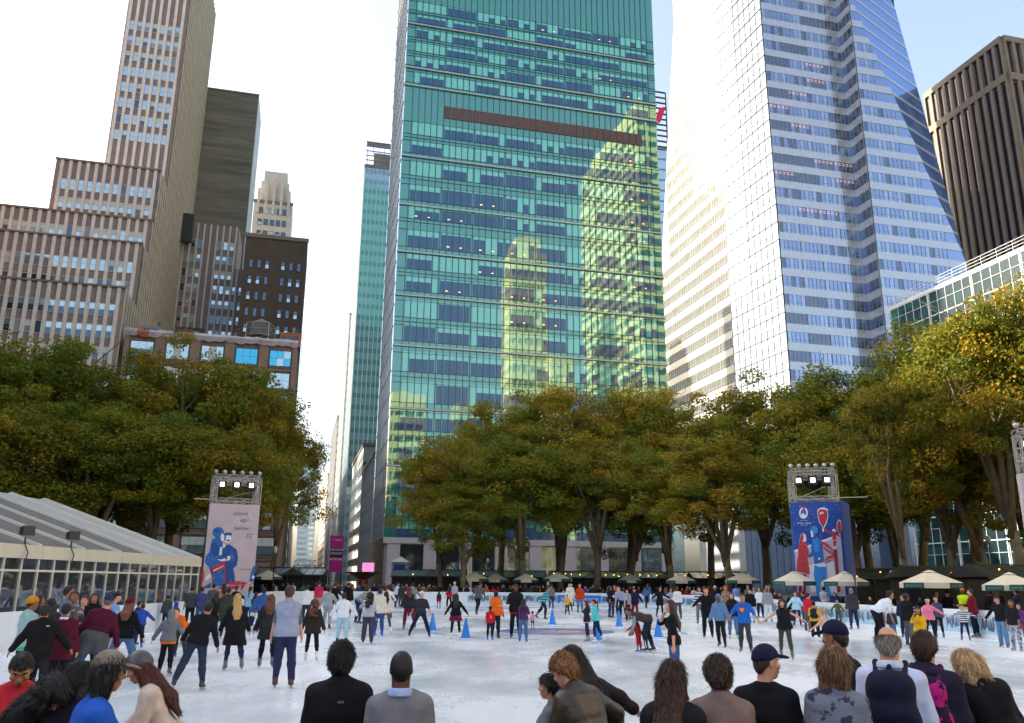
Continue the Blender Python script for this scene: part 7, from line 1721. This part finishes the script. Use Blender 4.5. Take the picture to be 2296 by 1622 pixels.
sk(Z6, 2182, 438, 2215, 1100, 150, 'stand', ('tee', '#1a1b20'), ('pants', '#a9abb8', 'ca:2b3046:16'), ('pony', '#120d0c'), 'woman in a black tee and patterned blue white trousers at the right edge', fem=1, skin='tan', feet='#8b8c92')
sk(Z6, 2270, 488, 2290, 1000, 160, 'stand', ('hoodie', '#5a2f68'), ('pants', '#7c3a58'), ('short', '#2a1914'), 'child in purple cut off by the right edge', fem=1)

# ---- onlookers standing outside the boards, right side
def beh(zf, hx, hy, Y, yaw, ps, top, bot, hair, label, **kw):
    NP[0] += 1; p = at_y(*zf(hx, hy), Y); sp = dict(pose=ps, top=top, bot=bot, hair=hair, seed=NP[0], skates=0, **kw)
    h = p.z; 
    return build_person(sp, (p.x, p.y, 0 if h < 2.0 else 0), R(yaw) + math.atan2(-p.x, p.y), min(h, 2.0), label, 'onlookers outside the right boards', res=.03, detail=1)
beh(Z6, 1505, 290, 40.2, 176, 'stand', ('vest', '#c6e41c'), ('pants', '#22242c'), ('buzz', '#15100e'), 'guard in a fluorescent yellow vest behind the right boards', under=('#23242a', .97), hat=('beanie', '#d0661c'), skin='dark')
beh(Z6, 1312, 328, 41.5, 176, 'hands', ('jacket', '#141418'), ('pants', '#17181e'), ('buzz', '#15100e'), 'man in black with a black cap behind the right boards', hat=('cap', '#15151a'))
beh(Z6, 1950, 305, 40, 150, 'stand', ('jacket', '#23252e'), ('pants', '#22242c'), ('short', '#15100e'), 'man in dark grey talking behind the right boards')
beh(Z6, 2190, 298, 38.5, 60, 'stand', ('jacket', '#2c2f4c'), ('pants', '#22242c'), ('short', '#120e0d'), 'man in a navy jacket in profile behind the right boards')
beh(Z6, 1860, 312, 41, 0, 'stand', ('jacket', '#17181f'), ('pants', '#22242c'), ('short', '#120e0d'), 'person in black seen from behind at the right boards')
beh(Z6, 590, 450, 44.5, 176, 'hands', ('jacket', '#b9a98f'), ('pants', '#3a3634'), ('bald', ''), 'bald man in a tan jacket looking over the right boards')
beh(Z6, 330, 395, 47, 170, 'hands', ('jacket', '#1a1a1f'), ('pants', '#22242c'), ('short', '#15100e'), 'man in black with two white cups behind the right boards')
beh(Z6, 185, 442, 48, 176, 'hands', ('jacket', '#23222a'), ('pants', '#22242c'), ('long', '#15100e'), 'dark haired woman low behind the right boards', fem=1)
beh(Z6, 560, 345, 46.5, 120, 'stand', ('long', '#6a1c4c'), ('pants', '#22242c'), ('short', '#2a1a14'), 'person in a magenta top behind the white tee man', fem=1)
beh(Z6, 965, 405, 43.5, 176, 'hands', ('jacket', '#1a1a20'), ('pants', '#22242c'), ('short', '#15100e'), 'man in dark glasses behind the right boards', skin='tan', glasses=1)
beh(Z6, 1175, 330, 43, 176, 'stand', ('jacket', '#3a322e'), ('pants', '#22242c'), ('short', '#4a3426'), 'person in brown under the large umbrella')
beh(Z5, 1895, 185, 53.5, 4, 'stand', ('long', '#c4c6de'), ('pants', '#1d2036'), ('short', '#17110f'), 'man in a white shirt standing before the blue banner')
beh(Z5, 1215, 255, 58, 176, 'stand', ('jacket', '#4c1c2a'), ('pants', '#22242c'), ('short', '#6a625a'), 'grey haired person in dark red before the blue banner')
beh(Z5, 1285, 280, 57, 176, 'stand', ('jacket', '#2a282c'), ('pants', '#22242c'), ('bald', ''), 'bald man in black before the blue banner')
beh(Z5, 1140, 140, 62, 176, 'stand', ('jacket', '#3a1c22'), ('pants', '#22242c'), ('short', '#6b5d50'), 'tall person in dark red behind the grey hooded skater')
beh(Z5, 1098, 155, 60, 176, 'stand', ('jacket', '#8c5a48'), ('pants', '#22242c'), ('short', '#6a3a22'), 'person in rust brown behind the grey hooded skater', fem=1)
beh(Z5, 672, 132, 66, 20, 'stand', ('long', '#7f9ad8'), ('pants', '#22242c'), ('buzz', '#15100e'), 'man in a sky blue shirt behind the right far boards', skin='dark')
beh(Z5, 375, 172, 68, 176, 'stand', ('jacket', '#1a1a22'), ('pants', '#22242c'), ('under', '#3a2a22'), 'man in a white patched cap behind the right far boards', hat=('cap', '#c9cbd8'))
beh(Z5, 545, 138, 67, 90, 'stand', ('jacket', '#3c2c26'), ('pants', '#22242c'), ('short', '#3a2419'), 'person in brown behind the right far boards')
beh(Z5, 835, 162, 63, 176, 'stand', ('long', '#4f6f62'), ('pants', '#22242c'), ('long', '#6a3f26'), 'woman in green with long brown hair behind the right far boards', fem=1)
beh(Z5, 920, 190, 61, 176, 'stand', ('long', '#8a8c94'), ('pants', '#22242c'), ('short', '#7a5a48'), 'person in pale grey behind the black jacket man')
beh(Z5, 1830, 330, 52, 0, 'stand', ('jacket', '#2c1f22'), ('pants', '#22242c'), ('long', '#2a1712'), 'woman with long dark hair before the white shirt man', fem=1)

# ---- the crowd behind the far boards: a few bodies, copied with their own clothes
ARCH = []
for i, sp in enumerate((dict(pose='stand', top=('jacket', '#111111'), bot=('pants', '#16171b'), hair=('short', '#15100e')), dict(pose='stand', fem=1, top=('long', '#111111'), bot=('pants', '#16171b'), hair=('long', '#15100e')), dict(pose='hands', top=('long', '#111111'), bot=('pants', '#16171b'), hair=('short', '#15100e')),
                         dict(pose='phone', fem=1, top=('jacket', '#111111'), bot=('pants', '#16171b'), hair=('bob', '#15100e')), dict(pose='stand', top=('hoodie', '#111111'), bot=('pants', '#16171b'), hair=('buzz', '#15100e')), dict(pose='wave', top=('tee', '#111111'), bot=('pants', '#16171b'), hair=('short', '#15100e')),
                         dict(pose='hands', fem=1, top=('coat', '#111111'), bot=('leggings', '#16171b'), hair=('long', '#15100e')), dict(pose='stand', top=('jacket', '#111111'), bot=('pants', '#16171b'), hair=('under', '#15100e'), hat=('beanie', '#888888')), dict(pose='hands', top=('jacket', '#111111'), bot=('pants', '#16171b'), hair=('under', '#15100e'), hat=('cap', '#888888')))):
    sp = dict(sp, skates=0, seed=900 + i); ARCH.append([(nm, V, F, ms, mi) for nm, V, F, ms, mi in person_parts(sp, .045, 0)[0]])
AM = []
for parts in ARCH:
    z0 = min(p[1][:, 2].min() for p in parts); AM.append([(nm, np_mesh(nm, V - A_(0, 0, z0), F, ms, mi, True)) for nm, V, F, ms, mi in parts])
TOPC = [('black', '#141417'), ('charcoal', '#2b2c30'), ('navy', '#1d2340'), ('dark red', '#6b1822'), ('red', '#b01d28'), ('white', '#d2d3d8'), ('grey', '#7c7e84'), ('sky blue', '#6f93c8'), ('royal blue', '#2548a0'), ('brown', '#4a3528'), ('olive', '#44462e'), ('plum', '#5a2348'), ('tan', '#a58c6c'), ('orange', '#c8501c'), ('teal', '#2f7078'), ('pink', '#c8808c')]
TW_ = [22, 14, 10, 7, 4, 7, 6, 4, 3, 6, 4, 4, 3, 2, 2, 2]
HAIRC = [('black hair', '#120e0d'), ('brown hair', '#3a2419'), ('grey hair', '#77736e'), ('fair hair', '#8d6f48'), ('reddish hair', '#5a2c1c')]
used = set(); rc = random.Random(77); cnt = 0
anchors = [(602, 'right of the pale banner'), (760, 'under the magenta billboard'), (830, 'before the fountain'), (960, 'below the left trees of the tower'), (1070, 'under the first middle umbrella'), (1180, 'under the third middle umbrella'), (1250, 'under the scalloped umbrella'), (1340, 'between two middle umbrellas'), (1412, 'under the smallest umbrella'), (1526, 'near the far corner umbrella'), (1650, 'left of the blue banner')]
posl = []
for i in range(320):
    px = 588 + (1665 - 588) * ((i * .6180339) % 1.0); row = rc.choice([0, 0, 1, 2]); posl.append((px, row))
for px, row in posl:
    if cnt >= 150: break
    # stand just outside the boards
    x0 = (px - CX) / (FPX * 1.035)
    Yb = 81.5 if px < 1300 else 81.5 - max(0, px - 1300) * .026
    Y = Yb + 1.2 + row * 1.1 + rc.uniform(-.3, .3); p = Vector((x0 * Y, Y, 0))
    if any((p - q).length < .42 for q in used if isinstance(q, Vector)): continue
    for tr in range(60):
        a = rc.randrange(len(AM)); tn, tcx = rc.choices(TOPC, TW_)[0]; hn, hc_ = rc.choices(HAIRC, [10, 6, 3, 3, 1])[0]; an = min(anchors, key=lambda q: abs(q[0] - px))[1]
        what = {7: 'in beanie', 8: 'in cap', 5: 'with raised arm', 3: 'with camera up'}.get(a, '')
        lab = f'spectator in {tn} with {hn} {what} {an}'.replace('  ', ' ') if a not in (7, 8) else f'spectator in {tn} {what[3:]} and top {an}'
        if lab not in used: break
    used.add(lab); used.add(p.freeze()); cnt += 1
    hgt = rc.uniform(.90, 1.03) if rc.random() > .15 else rc.uniform(.7, .85); yaw = math.pi + rc.uniform(-.7, .7); skn = SKIN[rc.choice(['light', 'light', 'mid', 'tan', 'dark'])]
    root = None
    for nm, me in AM[a]:
        o = link(nm, me, root, (p.x, p.y, 0) if root is None else (0, 0, 0), yaw if root is None else 0)
        mm = skn if root is None else cloth(tcx) if nm in ('jacket', 'sweater', 'hoodie', 'shirt', 'coat') else hairm(hc_) if nm == 'hair' else cloth(rc.choice(['#8a2030', '#c9c9c9', '#20242c', '#2b4fa0'])) if nm in ('beanie', 'cap', 'cap_brim') else None
        if mm: o.material_slots[0].link = 'OBJECT'; o.material_slots[0].material = mm
        if root is None: root = o; o.scale = (hgt, hgt, hgt); tag(o, lab, 'person', 'spectators behind the far boards')

# ---- people in the foreground
fgp(k0, 205, 752, 6.3, 178, pose(lean=8, hp=32, La=(14, 30, 40), Ra=(14, 34, 36)), ('long', '#c02a36'), ('pants', '#23242c'), ('under', '#191211'), 'woman in a red top looking down at the bottom left corner', fem=1, skin='mid', fat=1.15)
fgp(k0, 560, 880, 6.0, -140, pose(lean=30, hp=44, La=(12, 40, 40), Ra=(12, 40, 40)), ('long', '#17141c'), ('pants', '#23242c'), ('curly', '#120d0e'), 'person with a mass of dark curls bending down beside the red top', fem=1)
fgp(k0, 742, 812, 6.2, -30, pose(lean=12, hp=20), ('long', '#1c1624'), ('pants', '#23242c'), ('bob', '#100c0d'), 'dark haired person between the curls and the blue sweater', fem=1, skin='mid')
fgp(k0, 985, 735, 5.5, -82, pose(lean=8, hp=4, La=(10, 10, 40), Ra=(16, 42, 72)), ('long', '#2457b8'), ('pants', '#23304c'), ('bob', '#1d1716'), 'man in a blue sweater and taupe cap with glasses in profile', hat=('cap', '#857a70'), glasses=1, skin='mid')
fgp(k0, 1200, 742, 6.9, 82, pose(lean=26, hp=14, La=(10, 34, 30), Ra=(14, 48, 30)), ('long', '#d2bdb0'), ('midskirt', '#b4727a'), ('long', '#5a2a20'), 'girl in a speckled helmet and pink skirt with long auburn hair', fem=1, hat=('helmet', '#4b4a50'), hlen=.2, skates=1, feet=WSK)
ri = fgp(k1, 778, 628, 6.4, -8, pose(hp=4), ('jacket', '#141217'), ('pants', '#20222c'), ('messy', '#0e0a0b'), 'man in a black jacket with a small logo seen from behind at centre left')
decal(ri, (.045, -.155, .385), .020, arcs(), [mat('logo_grey', '#77767c', .6, noise=0)])
fgp(k1, 1298, 750, 6.0, -2, pose(), ('long', '#77757c'), ('pants', '#23242c'), ('buzz', '#120d0c'), 'man in a grey sweater with a pale blue collar seen from behind', collar='#9db0d8', skin='dark')
fgp(k2, 545, 680, 7.0, 34, pose(lean=20, hp=10, side=-6, Ra=(64, 14, 12)), ('coat', '#241c24'), ('pants', '#17181e'), ('long', '#2b1b16'), 'woman in a black coat with long dark hair behind the leather jacket', fem=1)
LJ = fgp(k2, 450, 728, 6.6, 42, pose(lean=30, hp=26, side=0, Ra=(62, 10, 40), La=(16, 40, 50)), ('jacket', '#33291f'), ('pants', '#1d1c20'), ('messy', '#8a5c34'), 'woman in a dark brown leather jacket with short fair hair leaning over', fem=1)
for o_ in LJ[0].children:
    if o_.name.startswith('jacket'): o_.data.materials[0] = mat('brown_leather', '#3a2c20', .38, spec=.5, noise=.25, nscale=7, bump=.006, bscale=22)
fgp(k2, 360, 935, 7.1, 82, pose(hp=2, La=(8, 4, 12), Ra=(8, 4, 12)), ('tee', '#6e7376'), ('pants', '#23242c'), ('pony', '#2a1a14'), 'girl in grey with a long brown ponytail in profile', fem=1, skin='light')
fgp(k2, 1440, 800, 5.7, -18, pose(hp=6), ('coat', '#19171e'), ('pants', '#17181e'), ('long', '#3c1f15'), 'woman with straight reddish brown hair in a black coat seen from behind', fem=1, hlen=.22)
ri = fgp(k2, 1830, 752, 6.0, 14, pose(hp=6, La=(20, 28, 84), Ra=(12, 20, 60)), ('coat', '#7d6862'), ('pants', '#23242c'), ('messy', '#3b261d'), 'person with short brown hair in a taupe wool coat holding a phone', fat=1.05)
PHI = ri[1]
fgp(k3, 25, 684, 6.3, -6, pose(hy=-50, hp=0), ('long', '#131319'), ('pants', '#23242c'), ('buzz', '#3a2c26'), 'man in a black sweater and navy cap looking right', hat=('cap', '#1b1d38'), fat=1.1)
ri = fgp(k3, 620, 472, 7.2, 62, pose(hp=6, La=(10, 4, 14)), ('tee', '#15141a'), ('pants', '#23242c'), ('buzz', '#2a211d'), 'stocky man in a black tee and navy cap in profile facing left', hat=('cap', '#171933'), skin='tan', fat=1.22)
fgp(k3, 610, 684, 6.1, -6, pose(hp=2), ('long', '#757a88', 'ca:3b3a4c:11'), ('pants', '#23242c'), ('bob', '#6b4a30'), 'woman with a light brown bob in a grey patterned top', fem=1, fat=1.15)
ri = fgp(k3, 1095, 540, 6.7, -4, pose(hp=8, lean=6), ('long', '#c4c9e2'), ('pants', '#23242c'), ('fringe', '#8b8078'), 'balding grey haired man in a white shirt with a navy backpack', pack='#171b2e', collar='#ccd0e6', strapc='#1c2236')
decal(ri, (.0, -.325, .20), .03, arcs(), [mat('logo_grey', '#77767c', .6, noise=0)])
fgp(k3, 1408, 554, 6.9, -12, pose(hp=4), ('hoodie', '#241f33'), ('pants', '#23242c'), ('short', '#3b231b'), 'young man in a navy hoodie with a magenta patterned backpack', pack=('#2a1230', 'ca:b01d78:9'), strapc='#5a1848')
fgp(k3, 1735, 716, 7.0, 30, pose(hp=10, side=-14, hr=-12), ('coat', '#15141a'), ('pants', '#23242c'), ('bob', '#c09a70'), 'blonde woman in a black coat leaning on the young man', fem=1, fat=1.1)
# phone in the hand of the taupe coat
sh, eb, wr, M_ = PHI['arms'][-1]; pw = PHI['W'](wr + M_ @ A_(0, .035, -.09))
b = MB(Matrix.Translation(pw) @ Matrix.Rotation(PHI['yaw'], 4, 'Z') @ Euler((R(-40), 0, R(15))).to_matrix().to_4x4()); b.box(-.037, .037, -.005, .005, -.075, .075, 0); b.box(-.032, .032, -.0065, -.005, -.062, .062, 1); b.T = None
tag(b.build('phone', [FRAMED, mat('phone_screen', '#9fb4c8', .2, noise=0, emit=.25)]), 'smartphone with a pale screen held by the taupe coat person', 'phone')
# ================================================================== LIGHT, SKY, CAMERA
SUN_AZ = R(-78.5)   # clockwise from +Y (the view) : the sun stands to the left, slightly ahead
SUN_EL = R(27)
w = bpy.data.worlds.new('World'); S.world = w; w.use_nodes = True
nt = w.node_tree; bg = nt.nodes['Background']; sk = nt.nodes.new('ShaderNodeTexSky'); sk.sky_type = 'NISHITA'; sk.sun_disc = False
sk.sun_elevation = SUN_EL; sk.sun_rotation = SUN_AZ; sk.air_density = 1.0; sk.dust_density = 5.0; sk.ozone_density = 1.0
hs = nt.nodes.new('ShaderNodeHueSaturation'); hs.inputs['Saturation'].default_value = .85; nt.links.new(sk.outputs[0], hs.inputs['Color']); nt.links.new(hs.outputs[0], bg.inputs[0]); bg.inputs[1].default_value = 0.13
sd = Vector((math.sin(SUN_AZ) * math.cos(SUN_EL), math.cos(SUN_AZ) * math.cos(SUN_EL), math.sin(SUN_EL)))
l = bpy.data.lights.new('sun', 'SUN'); l.energy = 4.0; l.angle = R(.5); l.color = (1.0, .88, .70)
lo = bpy.data.objects.new('sun', l); COL.objects.link(lo); lo.rotation_euler = (-sd).to_track_quat('-Z', 'Y').to_euler(); lo.location = sd * 300
cam = bpy.data.cameras.new('camera'); co = bpy.data.objects.new('camera', cam); COL.objects.link(co)
cam.sensor_fit = 'HORIZONTAL'; cam.sensor_width = 36.0; cam.lens = 36.0 * FPX / 2296.0; cam.clip_start = .1; cam.clip_end = 4000
co.matrix_world = Matrix.Translation(CAM) @ Matrix((RT, UP, -FW)).transposed().to_4x4()
S.camera = co
S.view_settings.view_transform = 'Standard'; S.view_settings.look = 'None'; S.view_settings.gamma = 1.0; S.view_settings.exposure = 1.95
S.cycles.max_bounces = 6; S.cycles.diffuse_bounces = 3; S.cycles.glossy_bounces = 4; S.cycles.transmission_bounces = 4; S.cycles.transparent_max_bounces = 6
S.cycles.caustics_reflective = False; S.cycles.caustics_refractive = False
try: S.cycles.use_denoising = True
except Exception: pass
